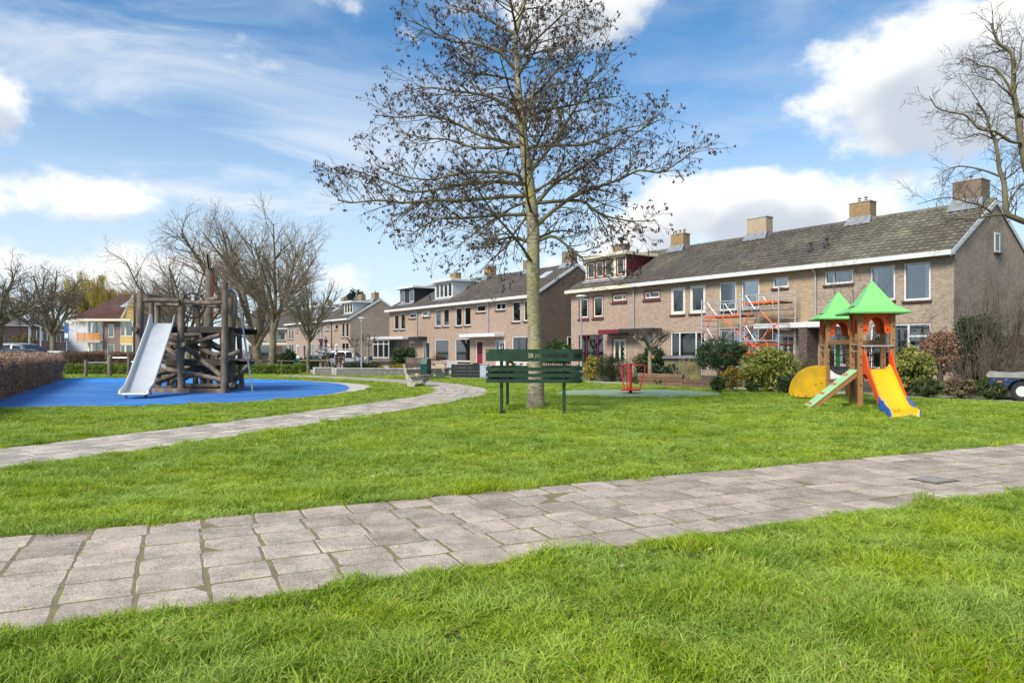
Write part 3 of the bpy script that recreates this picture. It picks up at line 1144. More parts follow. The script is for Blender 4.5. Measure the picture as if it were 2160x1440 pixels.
def dormer(par, x0, x1, y0, zt, side_m, fr, wins, outer=None, fascia=M_WHITE, front=None):
    """flat-roofed dormer; front face at y0, top at zt"""
    zb = roof_pt(y0) + .02
    y1 = (zt - EAVE) / SLOPE - .38
    mb = MB()
    mb.add([(x0, y0, zb), (x0, y0, zt), (x0, y1, zt), (x1, y0, zb), (x1, y0, zt), (x1, y1, zt)], [(0, 1, 2), (5, 4, 3)])
    d = mb.build('dormer', side_m, par)
    # boarding on the cheeks
    bm = MB()
    n = int((zt - zb) / .15)
    for i in range(n):
        za = zb + i * .15
        yb_ = max(y0 + .02, (za - EAVE) / SLOPE - .38)
        ya = (za + .145 - EAVE) / SLOPE - .38
        for (xx, sg) in ((x1, 1), (x0, -1)):
            bm.add([(xx + sg * .004, y0 + .02, za), (xx + sg * .004, yb_ + .25 if yb_ + .25 < y1 else y1, za), (xx + sg * .018, ya + .0 if ya > y0 else y0 + .05, za + .145), (xx + sg * .018, y0 + .02, za + .145)], [(0, 1, 2, 3) if sg > 0 else (3, 2, 1, 0)])
    bm.build('cheek_board', side_m, d)
    fm = MB()
    holes = [(x0 + (x1 - x0) * a, x0 + (x1 - x0) * b, zb + .13, zt - .12) for (a, b) in wins]
    wall_grid(fm, x0, x1, zb, zt, holes, y0, .10)
    fm.build('dormer_front', front or fr, d)
    for i, h in enumerate(holes):
        window(d, *h, y=y0 - .02, fm=fr, outer=outer, sill=False, fw=.06, curtain=[(0, .25)] if i % 2 == 0 else None)
    rm = MB()
    rm.cbox(((x0 + x1) / 2, (y0 + y1) / 2 - .12, zt + .10), (x1 - x0 + .55, y1 - y0 + .45, .22))
    rm.build('dormer_roof', fascia, d)
    lm = MB()
    lm.quad((x0 - .1, y0 - .32, roof_pt(y0 - .32) + .075), (x1 + .1, y0 - .32, roof_pt(y0 - .32) + .075), (x1 + .1, y0 - .004, zb + .09), (x0 - .1, y0 - .004, zb + .09))
    lm.build('flashing', M_LEAD, d)
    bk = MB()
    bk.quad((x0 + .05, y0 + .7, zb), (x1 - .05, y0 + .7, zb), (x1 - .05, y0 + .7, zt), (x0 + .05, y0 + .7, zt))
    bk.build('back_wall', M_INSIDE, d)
    return d


def house(label, org, W, brick, tiles, cfg, group, single_tiles=False, gable_l=None, gable_r=None, dorm=None, chim=(), pipe=None, pipe_m=None, fascia=M_WHITE, vents=(), skylight=None, canopy=None, gwin=None):
    t = thing('terraced_house', label, 'house', org, FA, group)
    holes = [c['r'] for c in cfg]
    mb = MB()
    wall_grid(mb, 0, W, -.7, EAVE + .1, holes)
    mb.build('wall', brick, t)
    mb = MB()
    mb.quad((W, DEPTH, -.7), (0, DEPTH, -.7), (0, DEPTH, EAVE), (W, DEPTH, EAVE))
    mb.build('rear_wall', brick, t)
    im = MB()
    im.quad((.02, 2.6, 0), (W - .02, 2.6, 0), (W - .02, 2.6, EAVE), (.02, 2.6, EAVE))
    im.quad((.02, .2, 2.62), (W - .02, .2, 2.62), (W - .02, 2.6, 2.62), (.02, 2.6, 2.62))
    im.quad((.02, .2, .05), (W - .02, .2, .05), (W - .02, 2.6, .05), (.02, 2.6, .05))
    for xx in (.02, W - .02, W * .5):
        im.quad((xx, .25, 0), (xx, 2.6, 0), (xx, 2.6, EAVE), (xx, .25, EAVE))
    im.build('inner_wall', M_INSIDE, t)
    pent = [(0, -.7), (DEPTH, -.7), (DEPTH, EAVE + .02), (DEPTH / 2, RIDGE - .14), (0, EAVE + .02)]
    if gable_r:
        gm = MB()
        gm.prism(pent, lambda p: (W - .2, p[0] + .002, p[1]), lambda p: (W + .012, p[0] + .002, p[1]))
        gr = gm.build('gable', gable_r, t)
        vm = MB()
        for (ya, yb) in ((-.42, DEPTH / 2), (DEPTH + .42, DEPTH / 2)):
            za = EAVE - .06
            vm.beam((W + .06, ya, za - .10), (W + .06, yb, RIDGE - .05), .045, .20, up=(0, 0, 1))
        vm.build('verge_board', fascia, t)
        if gwin:
            (ya, yb, za, zb) = gwin
            wm = MB()
            wm.box(W + .006, W + .05, ya, ya + .07, za, zb).box(W + .006, W + .05, yb - .07, yb, za, zb).box(W + .006, W + .05, ya + .07, yb - .07, zb - .07, zb).box(W + .006, W + .05, ya + .07, yb - .07, za, za + .08)
            w_ = wm.build('window', M_WHITE, t)
            pm = MB()
            pm.box(W + .014, W + .03, ya + .06, yb - .06, za + .06, zb - .06)
            pm.build('pane', M_DARKGLASS, w_)
            sm = MB()
            sm.cbox((W + .05, (ya + yb) / 2, za - .05), (.14, yb - ya + .1, .08))
            sm.build('sill', M_SILL, w_)
    if gable_l:
        gm = MB()
        gm.prism(pent, lambda p: (-.012, p[0] + .002, p[1]), lambda p: (.2, p[0] + .002, p[1]))
        gm.build('gable', gable_l, t)
        vm = MB()
        vm.beam((-.06, -.42, EAVE - .16), (-.06, DEPTH / 2, RIDGE - .05), .045, .2)
        vm.build('verge_board', fascia, t)
    skip = []
    if dorm:
        skip = [(dorm['x'][0] - .15, dorm['x'][1] + .15, dorm['y'] - .05, (dorm['zt'] - EAVE) / SLOPE - .38 + .1)]
    roof(t, W, tiles, single_tiles, skip, .06 if gable_l else 0, .06 if gable_r else 0)
    # gutter and boxed eave
    gm = MB()
    xl, xr = (-.12 if gable_l else 0), (W + .12 if gable_r else W)
    gm.box(xl, xr, -.46, -.002, EAVE - .15, EAVE - .125)
    gm.box(xl, xr, -.50, -.46, EAVE - .18, EAVE + .02)
    gm.build('gutter', fascia, t)
    if pipe is not None:
        pm = MB()
        pm.tube([(pipe, -.36, EAVE - .14), (pipe, -.10, EAVE - .34), (pipe, -.07, EAVE - .5), (pipe, -.07, .05 if not canopy else 2.55)], .045, 8)
        pm.build('drain_pipe', pipe_m or M_STEEL, t)
    for c in chim:
        chimney(t, **c)
    if dorm:
        dormer(t, dorm['x'][0], dorm['x'][1], dorm['y'], dorm['zt'], dorm['side'], dorm['fr'], dorm['wins'], dorm.get('outer'), dorm.get('fascia', M_WHITE), dorm.get('front'))
    for (vx, vy) in vents:
        vm = MB()
        zz = roof_pt(vy) + .05
        vm.lathe([(.16, -.05), (.10, .05), (.055, .12), (.055, .34), (.085, .34), (.085, .42), (.01, .43)], 10, (vx, vy, zz))
        vm.build('roof_vent', M_BLACK, t, True)
    if skylight:
        sx, sy, sw, sl_ = skylight
        sm = MB()
        ca, sa = math.cos(SLA), math.sin(SLA)
        Mx = Matrix.Rotation(SLA, 3, 'X')
        c_ = Vector((sx, sy, roof_pt(sy) + .09))
        sm.cbox(c_, (sw, sl_, .09), Mx)
        s_ = sm.build('skylight', M_WHITE, t)
        pm = MB()
        pm.cbox(c_ + Mx @ Vector((0, 0, .048)), (sw - .14, sl_ - .14, .012), Mx)
        pm.build('pane', mat('sky_pane', (.45, .5, .55), .15, spec=.6), s_)
    if canopy:
        for (xa, xb, zz, dep, m_) in canopy:
            cm = MB()
            cm.cbox(((xa + xb) / 2, -dep / 2 - .002, zz), (xb - xa, dep, .26))
            cm.build('porch_canopy', m_, t)
    for c in cfg:
        r = c['r']
        if c['t'] == 'w':
            kw = {k_: v for k_, v in c.items() if k_ not in ('r', 't')}
            window(t, *r, **kw)
        else:
            door(t, r[0] + .003, r[1] - .003, r[3] - .003, .0, c['leaf'], c['fr'], c.get('panes', ()), c.get('side'), z0=max(.05, r[2]))
    return t


def rect(org, u_off, x0, x1, y0, y1, zmin=None):
    """survey rectangle on the front -> (x0, x1, z0, z1) local to a house that starts at u_off"""
    xm = (x0 + x1) / 2
    ua, ub = facade_uz(x0, y0, org)[0], facade_uz(x1, y0, org)[0]
    zt, zb = facade_uz(xm, y0, org)[1], facade_uz(xm, y1, org)[1]
    if zmin is not None:
        zb = zmin
    return (ua - u_off, ub - u_off, zb, min(zt, EAVE - .12))


DOORP2 = [(.14, .44, .30, .92), (.56, .86, .30, .92)]
DOORGRID = [(.10 + .28 * i, .34 + .28 * i, .50 + .145 * j, .63 + .145 * j) for i in range(3) for j in range(3)]
GA, GB, GC = 'terraced houses of the near row', 'terraced houses of the middle row', 'terraced houses of the far row'


def w(org, u, *r, zmin=None, **kw):
    d = {'t': 'w', 'r': rect(org, u, *r, zmin=zmin)}
    d.update(kw)
    return d


def dr(org, u, *r, **kw):
    d = {'t': 'd', 'r': rect(org, u, *r, zmin=.06)}
    d.update(kw)
    return d


def at_u(org, u):
    return org + FD * u


# near row, left to right
u = 0
house('terraced house with maroon window frames and a maroon sided dormer', at_u(A0, u), UW, M_BRA, M_TILEA,
      [w(A0, u, 1220.6, 1242, 627, 673, fm=M_CREAM, outer=M_MAROON, curtain=[(.05, .95)]), w(A0, u, 1250, 1272.8, 623, 671, fm=M_CREAM, outer=M_MAROON, curtain=[(0, 1)]),
       w(A0, u, 1291, 1322.6, 618, 637, fm=M_CREAM, outer=M_MAROON, mull=(.72,)), w(A0, u, 1220.6, 1272.6, 706, 758, zmin=.45, fm=M_MAROON, mull=(.3, .76), fw=.06, curtain=[(0, .15)]),
       dr(A0, u, 1291, 1321.6, 712, 765, leaf=M_CREAM, fr=M_MAROON, panes=DOORP2)],
      GA, True, gable_l=M_GABB, dorm={'x': (.75, 4.55), 'y': .62, 'zt': 7.35, 'side': M_MAROON, 'fr': M_CREAM, 'outer': M_MAROON, 'wins': ((.03, .25), (.25, .47), (.47, .70), (.76, .97)), 'fascia': M_CREAM},
      chim=[dict(x=.65, m=M_CHB, pots=1, cowl=True)], pipe=UW - .02, fascia=M_CREAM, canopy=[(3.6, 5.45, 2.5, .9, M_MAROON)], vents=((5.1, .5), (5.6, .75)))
u = UW
house('terraced house with white blinds and a black porch canopy', at_u(A0, u), UW, M_BRA, M_TILEA,
      [w(A0, u, 1357.6, 1393, 612, 632, mull=(.34,), outer=M_MAROON), w(A0, u, 1415, 1445, 606.3, 663, curtain=[(0, 1)], outer=M_CREAM), w(A0, u, 1455, 1487.7, 601.6, 660.6, curtain=[(0, 1)], outer=M_CREAM),
       w(A0, u, 1414.5, 1487, 699, 750, zmin=.5, mull=(.26, .74), curtain=[(.30, .55), (0, .15)], blind=.14), dr(A0, u, 1357, 1392, 709, 760, leaf=M_WHITE, fr=M_WHITE, panes=DOORP2, side=.28)],
      GA, True, chim=[dict(x=.05, m=M_CHY, pots=3)], canopy=[(-.5, 2.2, 2.52, .9, M_BLACK)])
u = 2 * UW
house('terraced house of yellower brick with scaffolding against its front', at_u(A0, u), UW, M_BRA3, M_TILEA,
      [w(A0, u, 1517, 1553, 595, 655), w(A0, u, 1564, 1601.5, 590, 651), w(A0, u, 1630, 1663, 584, 607),
       w(A0, u, 1519, 1601, 695, 751, zmin=.45, mull=(.3, .75)), dr(A0, u, 1630, 1679, 700, 756, leaf=M_WHITE, fr=M_WHITE, panes=DOORP2, side=.3)],
      GA, True, chim=[dict(x=.0, m=M_CHP, pots=0, w=1.25, top=.98)], canopy=[(3.1, 6.0, 2.52, .95, M_WHITE)], vents=((4.95, 1.05), (5.6, 1.35)), pipe=UW - .02)
u = 3 * UW
house('end terraced house with lichen covered roof and broad weathered gable', at_u(A0, u), UW, M_BRA4, M_TILEA4,
      [w(A0, u, 1739.5, 1800, 571, 599, mull=(.32,)), w(A0, u, 1835.5, 1888, 561, 634, curtain=[(.0, .2)]), w(A0, u, 1906, 1963, 553.5, 633.5, curtain=[(.72, 1)]),
       w(A0, u, 1836, 1963.7, 682, 774, zmin=.55, mull=(.64,), trans=((.72, .64, 1),)), dr(A0, u, 1745, 1790, 692, 770, leaf=M_WHITE, fr=M_WHITE, panes=DOORP2, side=.3)],
      GA, True, gable_r=M_GABA, chim=[dict(x=.05, m=M_CHY, pots=2), dict(x=UW - .95, m=M_CHB, pots=1, w=1.15, d=.9, top=.95)], canopy=[(-.3, 2.0, 2.52, .9, M_WHITE)], gwin=(3.85, 4.4, 5.6, 6.45))

# middle row
B0u = -4.0 - 4 * UW
u = B0u
house('terraced house with black boarded dormer at the far end of the middle row', at_u(A0, u), UW, M_BRB, M_TILEB,
      [w(A0, u, 831, 840.7, 663, 695.5), w(A0, u, 844.4, 855, 661, 695), w(A0, u, 863, 878, 659, 671),
       {'t': 'd', 'r': (4.2, 5.2, .06, 2.3), 'leaf': M_WHITE, 'fr': M_WHITE, 'panes': DOORP2}],
      GB, False, gable_l=M_GABB, dorm={'x': (1.2, 4.2), 'y': .55, 'zt': 7.3, 'side': M_BLACK, 'fr': M_WHITE, 'wins': ((.04, .34), (.66, .97)), 'front': M_BLACK},
      pipe=UW - .03, canopy=[(-.3, 5.75, 2.55, 1.5, M_WHITE)])
u = B0u + UW
house('terraced house with wide white boarded dormer and dark front door', at_u(A0, u), UW, M_BRB, M_TILEB,
      [w(A0, u, 893, 908, 655, 668, tilt=True), w(A0, u, 918, 930, 653.5, 689, curtain=[(.0, .3)]), w(A0, u, 934.5, 947, 651, 688),
       w(A0, u, 917, 946.6, 715, 761, zmin=.45, blind=.0), dr(A0, u, 892, 906.7, 721, 759, leaf=M_BLACK, fr=M_WHITE, side=.35)],
      GB, False, dorm={'x': (2.1, 5.2), 'y': .62, 'zt': 7.4, 'side': M_WHITE, 'fr': M_WHITE, 'wins': ((.05, .26), (.28, .49), (.51, .72), (.74, .95))},
      chim=[dict(x=.05, m=M_CHY, pots=2)], canopy=[(-.9, 1.8, 2.5, .9, M_BLACK)], vents=((1.2, .6),))
u = B0u + 2 * UW
house('terraced house with dark red front door and long net curtains', at_u(A0, u), UW, M_BRB, M_TILEB,
      [w(A0, u, 960.5, 974, 649, 688, curtain=[(0, 1)]), w(A0, u, 979, 993, 647, 686.6, curtain=[(0, 1)]), w(A0, u, 1005, 1024, 643, 658),
       w(A0, u, 960, 992, 713.5, 761, zmin=.45, curtain=[(0, .42), (.68, 1)]), dr(A0, u, 1004, 1019, 718, 764, leaf=mat('wine_red_paint', (.20, .012, .035), .4), fr=M_WHITE, panes=DOORGRID)],
      GB, False, chim=[dict(x=.05, m=M_CHY, pots=3)], pipe=UW - .03, canopy=[(2.9, 5.9, 2.55, .95, M_WHITE)])
u = B0u + 3 * UW
house('end terraced house of the middle row with dark brown gable', at_u(A0, u), UW, M_BRB, M_TILEB,
      [w(A0, u, 1046, 1066.7, 638.5, 653.8, mull=(.5,)), w(A0, u, 1080.4, 1097.8, 635.5, 679, curtain=[(.1, .9)]), w(A0, u, 1104.4, 1121, 633, 677),
       w(A0, u, 1080, 1120, 709, 758, zmin=.45), dr(A0, u, 1045, 1065.6, 717, 762, leaf=M_WHITE, fr=M_WHITE, panes=DOORP2, side=.32)],
      GB, False, gable_r=M_GABB, chim=[dict(x=.05, m=M_CHB, pots=0, w=1.15), dict(x=UW - .9, m=M_CHB, pots=0, w=1.1, top=1.0)], canopy=[(0, 2.1, 2.55, .95, M_WHITE)],
      vents=((.7, .9), (1.25, 1.1)), skylight=(3.8, 2.6, .8, 1.0), gwin=(3.0, 4.8, 1.2, 2.4))

# far row: the same plan, alternately mirrored
for i in range(4):
    u = i * UW
    mir = i % 2 == 1

    def mx(a, b, c, d):
        return (UW - b, UW - a, c, d) if mir else (a, b, c, d)
    cfg = [{'t': 'w', 'r': mx(.55, 1.45, 3.05, 4.85), 'curtain': [(0, .4)]}, {'t': 'w', 'r': mx(1.85, 2.75, 3.05, 4.85)}, {'t': 'w', 'r': mx(3.9, 5.0, 4.05, 4.75)},
           {'t': 'w', 'r': mx(.5, 2.75, .5, 2.4), 'mull': (.5,), 'curtain': [(0, .3)]}, {'t': 'd', 'r': mx(3.9, 5.0, .06, 2.3), 'leaf': M_WHITE if i != 1 else M_DARKBRICK, 'fr': M_WHITE, 'panes': DOORP2}]
    house(['far terraced house glimpsed behind the big bare trees, leftmost of its row', 'far terraced house with white door behind the slim young tree', 'far terraced house in front of which two people stand on a platform', 'end terraced house of the far row with sandy gable and white dormer'][i],
          at_u(C0, u), UW, M_BRB, M_TILEB, cfg, GC, False, gable_r=M_GABC if i == 3 else None, gable_l=M_GABC if i == 0 else None,
          dorm={'x': (2.3, 5.0), 'y': .7, 'zt': 7.35, 'side': M_WHITE, 'fr': M_WHITE, 'wins': ((.05, .33), (.36, .64), (.67, .95))} if i in (1, 3) else None,
          chim=[dict(x=.2, m=M_CHY, pots=1)] + ([dict(x=UW - 1.6, m=M_CHY, pots=1)] if i == 3 else []), pipe=UW - .03 if i == 2 else None, pipe_m=M_BLACK,
          skylight=(1.2, 2.4, .8, 1.0) if i == 2 else None, vents=((1.0, .9),) if i == 3 else (), gwin=(5.3, 6.1, 4.6, 5.5) if i == 3 else None)


# bay window built on to the far end of the middle row
def bay():
    org = at_u(A0, B0u)
    t = thing('bay_window', 'white framed bay window with brick base at the end of the middle row', 'bay window', org, FA)
    mb = MB()
    mb.box(-1.15, 2.5, -1.25, -.02, -.6, .62)
    mb.build('brick_base', M_BRB, t)
    cm = MB()
    cm.box(-1.2, 2.55, -1.3, -.02, -.6, .35)
    cm.build('plinth', M_DARKBRICK, t)
    for (a, b) in ((-1.1, .05), (.05, 1.3), (1.3, 2.45)):
        window(t, a, b, .66, 2.4, y=-1.3, sill=False, fw=.09, trans=((.78, 0, 1),), curtain=[(.0, .2)])
    sm = MB()
    sm.box(-1.16, -1.09, -1.2, -.05, .66, 2.4)
    sm.build('side_frame', M_WHITE, t)
    pm = MB()
    pm.box(-1.2, 2.55, -1.32, -.02, .62, .66)
    pm.build('ledge', M_WHITE, t)
    bm = MB()
    bm.quad((-1.0, -.1, .66), (2.4, -.1, .66), (2.4, -.1, 2.4), (-1.0, -.1, 2.4))
    bm.build('back_wall', mat('pale_room', (.35, .32, .28), .9), t)
    rm = MB()
    rm.cbox((.35, -.72, 2.58), (4.4, 1.55, .26))
    rm.build('bay_roof', M_WHITE, t)
    # side annex left of the house corner
    am = MB()
    am.box(-1.9, -.03, .0, 3.0, -.6, 2.42)
    am.build('annex_wall', M_DARKBRICK, t)
    ar = MB()
    ar.cbox((-1.0, 1.45, 2.56), (2.0, 3.2, .24))
    ar.build('annex_roof', M_WHITE, t)


bay()

# pillar by the porch of the scaffolded house
mb = MB()
mb.box(-.02, .42, -.9, -.01, 0, 2.38)
tag(mb.build('porch_pillar', M_DARKBRICK, None, loc=at_u(A0, 3 * UW - .35)), 'purple brown brick pillar under the white porch canopy', 'pillar').rotation_euler = (0, 0, FA)


# cross house closing the street, behind the twin trees
def cross_house():
    org = Vector((-41.5, 112, 0))
    t = thing('brick_house', 'brick house with dark roof seen between the twin bare trunks', 'house', org, rad(8))
    W, D_, E_, R_ = 9.0, 8.0, 5.0, 7.9
    mb = MB()
    hs = [(1.2, 2.5, 3.0, 4.6), (4.2, 5.6, 3.0, 4.6), (6.2, 7.6, 3.0, 4.6), (1.0, 4.0, .6, 2.3), (5.2, 7.8, .6, 2.3)]
    wall_grid(mb, 0, W, -.6, E_, hs)
    for x in (0, W):
        mb.add([(x, 0, -.6), (x, D_, -.6), (x, D_, E_), (x, D_ / 2, R_), (x, 0, E_)], [(0, 1, 2, 3, 4)])
    mb.build('wall', M_BRB, t)
    im = MB()
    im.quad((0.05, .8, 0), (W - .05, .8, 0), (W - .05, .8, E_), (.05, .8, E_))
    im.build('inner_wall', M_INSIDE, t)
    for h in hs:
        window(t, *h)
    rm = MB()
    rm.add([(-.2, -.4, E_ - .1), (W + .2, -.4, E_ - .1), (W + .2, D_ / 2, R_ + .05), (-.2, D_ / 2, R_ + .05), (-.2, D_ + .4, E_ - .1), (W + .2, D_ + .4, E_ - .1)], [(0, 1, 2, 3), (3, 2, 5, 4)])
    rf = rm.build('roof', M_TILEB, t)
    gm = MB()
    gm.box(-.25, W + .25, -.5, -.4, E_ - .2, E_ - .02)
    gm.build('gutter', M_WHITE, t)
    am = MB()
    am.box(-1.5, W - .5, -1.6, -.35, 2.38, 2.62)
    am.build('awning', M_WHITE, t)
    cm = MB()
    cm.box(5, 6, 3.7, 4.3, R_ - .3, R_ + .8)
    cm.build('chimney', M_CHY, rf)


cross_house()


# house with yellow boarding, beyond the hedge on the left
def yellow_house():
    D0 = 86.0
    x0 = (218 - CX) / FPX * D0
    t = thing('balcony_house', 'brown brick house with red tiled roof, yellow boarding and orange balcony', 'house', (x0, D0, 0), rad(2))
    red = tilemat('red_roof_tile', (.10, .040, .035), .2)
    br = brickmat('mauve_brick', (.26, .17, .15), (.21, .14, .125), (.20, .16, .15), .2)
    dk = brickmat('dark_mauve_brick', (.15, .115, .105), (.12, .095, .088), (.12, .10, .095), .25)
    yl = mat('yellow_boarding', (.62, .42, .13), .6, var=.08, vscale=2)
    W = 3.5
    mb = MB()
    hs = [(.55, 1.25, 3.0, 4.6), (.45, 1.3, .2, 2.2)]
    wall_grid(mb, 0, W - 1.5, 0, 5.0, hs)
    mb.quad((0, 0, 0), (0, 8, 0), (0, 8, 5), (0, 0, 5))
    mb.build('wall', br, t)
    for h in hs:
        window(t, *h, fm=M_CREAM, sill=False)
    # corner bay with cream windows and yellow panel
    cb = MB()
    cb.box(W - 1.5, W, -.02, 7.5, 0, .25)
    cb.box(W - 1.5, W, -.02, 7.5, 2.15, 2.3)
    cb.build('bay_base', M_CREAM, t)
    ym = MB()
    for i in range(6):
        ym.box(W - 1.5, W, -.03, 7.4, 2.3 + i * .13, 2.3 + i * .13 + .125)
    ym.build('yellow_board', yl, t)
    for (z0, z1) in ((.25, 2.15), (3.1, 5.0)):
        window(t, W - 1.5, W - .9, z0, z1, fm=M_CREAM, sill=False, fw=.1, curtain=[(0, .3)])
        window(t, W - .9, W, z0, z1, fm=M_CREAM, sill=False, fw=.1)
    dm = MB()
    dm.box(W - 1.4, W - .02, .9, 7.0, .1, 5.0)
    dm.build('inner_wall', M_INSIDE, t)
    # tall side wall on the right, running back
    sm = MB()
    sm.add([(W + .02, .2, 0), (W + 4.6, 3.2, 0), (W + 4.6, 3.2, 8.0), (W + .02, 0.2, 8.05)], [(0, 1, 2, 3)])
    sm.build('side_wall', dk, t)
    # roof: one big slope facing us, rising to the right rear
    rm = MB()
    e0, e1, r1, r0 = Vector((-3.4, -.6, 5.25)), Vector((W - 1.2, -.6, 5.25)), Vector((W + .3, 3.6, 8.55)), Vector((.0, 4.4, 8.6))
    rm.add([e0, e1, r1, r0, e0 - Vector((0, 0, .15)), e1 - Vector((0, 0, .15)), r1 - Vector((0, 0, .15)), r0 - Vector((0, 0, .15))], [(0, 1, 2, 3), (4, 7, 6, 5), (0, 4, 5, 1), (1, 5, 6, 2), (2, 6, 7, 3), (3, 7, 4, 0)])
    rf = rm.build('roof', red, t)
    tm = MB()
    nr, nc = 17, 22
    for j in range(nr):
        for i in range(nc):
            a, b = i / nc, (i + .97) / nc
            c, d = j / nr, (j + 1.1) / nr
            f = lambda p, q: (e0.lerp(e1, p)).lerp(r0.lerp(r1, p), min(q, 1))
            dz = Vector((0, -.02, .05))
            q = [f(a, c) + dz * 1.4, f(b, c) + dz * .9, f(b, d) + dz * .2, f(a, d) + dz * .5]
            tm.add(q + [q[0] - dz, q[1] - dz], [(0, 1, 2, 3), (4, 5, 1, 0)])
    tag(tm.build('roof_tile', red, rf), kind='stuff')
    skm = MB()
    f = lambda p, q: (e0.lerp(e1, p)).lerp(r0.lerp(r1, p), q) + Vector((0, -.05, .12))
    skm.quad(f(.66, .42), f(.86, .42), f(.86, .70), f(.66, .70))
    skm.build('skylight', mat('sky_pane', (.45, .5, .55), .15, spec=.6), rf)
    # yellow triangle beside the roof and white verge
    tr = MB()
    tr.add([e1 + Vector((.05, .25, -.25)), Vector((W + .02, .1, 5.0)), Vector((W + .02, .1, 8.05))], [(0, 1, 2)])
    tr.build('yellow_gable', yl, t)
    vb = MB()
    vb.beam(e1 + Vector((.05, .1, -.05)), r1 + Vector((-.25, -3.3, -.12)), .08, .2)
    vb.build('verge_board', M_CREAM, t)
    gm = MB()
    gm.box(-3.6, W + .05, -.72, -.55, 4.95, 5.22)
    gm.box(-3.6, 0, -.6, 2, 4.95, 5.0)
    gm.build('gutter', M_CREAM, t)
    # recessed balcony on the left
    bm = MB()
    bm.box(-2.8, -.02, -.7, 3, 2.35, 2.6)
    b = bm.build('balcony', M_CONC, t)
    om = mat('orange_wood', (.62, .24, .04), .6, var=.12, vscale=6)
    for i in range(4):
        pm = MB()
        pm.beam((-2.75, -.66, 2.72 + i * .22), (-.05, -.66, 2.72 + i * .22), .03, .16)
        pm.build('rail_board', om, b)
    for x in (-2.75, -1.9, -1.0, -.08):
        pm = MB()
        pm.beam((x, -.62, 2.6), (x, -.62, 3.65), .08, .08)
        pm.build('rail_post', om, b)
    wm = MB()
    hs = [(-2.3, -1.6, 2.7, 4.9), (-1.5, -.9, 2.7, 4.9), (-.8, -.1, 2.7, 4.9), (-2.3, -1.6, .2, 2.3), (-1.5, -.9, .2, 2.3), (-.8, -.1, .2, 2.3)]
    wall_grid(wm, -2.5, 0, 0, 5.0, hs, 1.2)
    wm.build('recess_wall', M_CREAM, t)
    for h in hs:
        window(t, *h, y=1.2, fm=M_CREAM, sill=False, fw=.06)
    wb = MB()
    wb.quad((-2.5, 2.2, 0), (0, 2.2, 0), (0, 2.2, 5), (-2.5, 2.2, 5))
    wb.build('inner_wall', M_INSIDE, t)
    dp = MB()
    dp.tube([(-.06, -.15, 5), (-.06, -.15, 0)], .06, 6)
    dp.build('drain_pipe', M_STEEL, t)


yellow_house()


# far left: two rows of low brick houses with grey roofs and solar sheets
def back_row(label, px0, px1, D0, D1, eave, ridge, gables):
    a = P(px0, HY, D0)
    b = P(px1, HY, D1)
    d = (b - a)
    L = math.hypot(d.x, d.y)
    t = thing('brick_house_row', label, 'house row', (a.x, a.y, 0), math.atan2(d.y, d.x), 'houses beyond the car park')
    br = brickmat('plum_brick', (.24, .14, .12), (.20, .12, .105), (.2, .16, .15), .2)
    rm_ = tilemat('far_grey_tile', (.16, .155, .15), .1)
    mb = MB()
    hs = []
    n = int(L / 2.6)
    for i in range(n):
        x = .6 + i * 2.6
        hs.append((x, x + (1.5 if i % 2 == 0 else .8), 3.1, 4.6))
    hs = [h for h in hs if h[1] < L - .2]
    wall_grid(mb, 0, L, 0, eave, hs)
    for x in (0, L):
        mb.add([(x, 0, 0), (x, 9, 0), (x, 9, eave), (x, 4.5, ridge), (x, 0, eave)], [(0, 1, 2, 3, 4)])
    mb.build('wall', br, t)
    im = MB()
    im.quad((0.05, .8, 0), (L - .05, .8, 0), (L - .05, .8, eave), (.05, .8, eave))
    im.build('inner_wall', M_INSIDE, t)
    for h in hs:
        window(t, *h, curtain=[(0, .4)], sill=False)
    r = MB()
    r.add([(-.2, -.5, eave - .1), (L + .2, -.5, eave - .1), (L + .2, 4.5, ridge + .05), (-.2, 4.5, ridge + .05), (-.2, 9.5, eave - .1), (L + .2, 9.5, eave - .1)], [(0, 1, 2, 3), (3, 2, 5, 4)])
    rf = r.build('roof', rm_, t)
    g_ = MB()
    g_.box(-.2, L + .2, -.6, -.5, eave - .25, eave - .05)
    g_.build('gutter', M_WHITE, t)
    v = MB()
    v.beam((L + .25, -.55, eave - .15), (L + .25, 4.5, ridge), .06, .25)
    v.beam((L + .25, 9.5, eave - .15), (L + .25, 4.5, ridge), .06, .25)
    v.beam((-.25, -.55, eave - .15), (-.25, 4.5, ridge), .06, .25)
    v.build('verge_board', M_WHITE, t)
    k_ = max(1, int(L / 7))
    for i in range(k_):
        x = 1.5 + i * 7
        pm = MB()
        f = lambda x_, q: (x_, -.5 + 5 * q, eave - .1 + (ridge - eave + .15) * q + .08)
        pm.quad(f(x, .35), f(min(L, x + 3.2), .35), f(min(L, x + 3.2), .95), f(x, .95))
        pm.build('roof_panel', mat('sky_pane', (.45, .5, .55), .15, spec=.6), rf)
        cm = MB()
        cm.box(x + 4, x + 4.9, 4.1, 4.9, ridge - .3, ridge + .9)
        cm.build('chimney', M_CHY, rf)


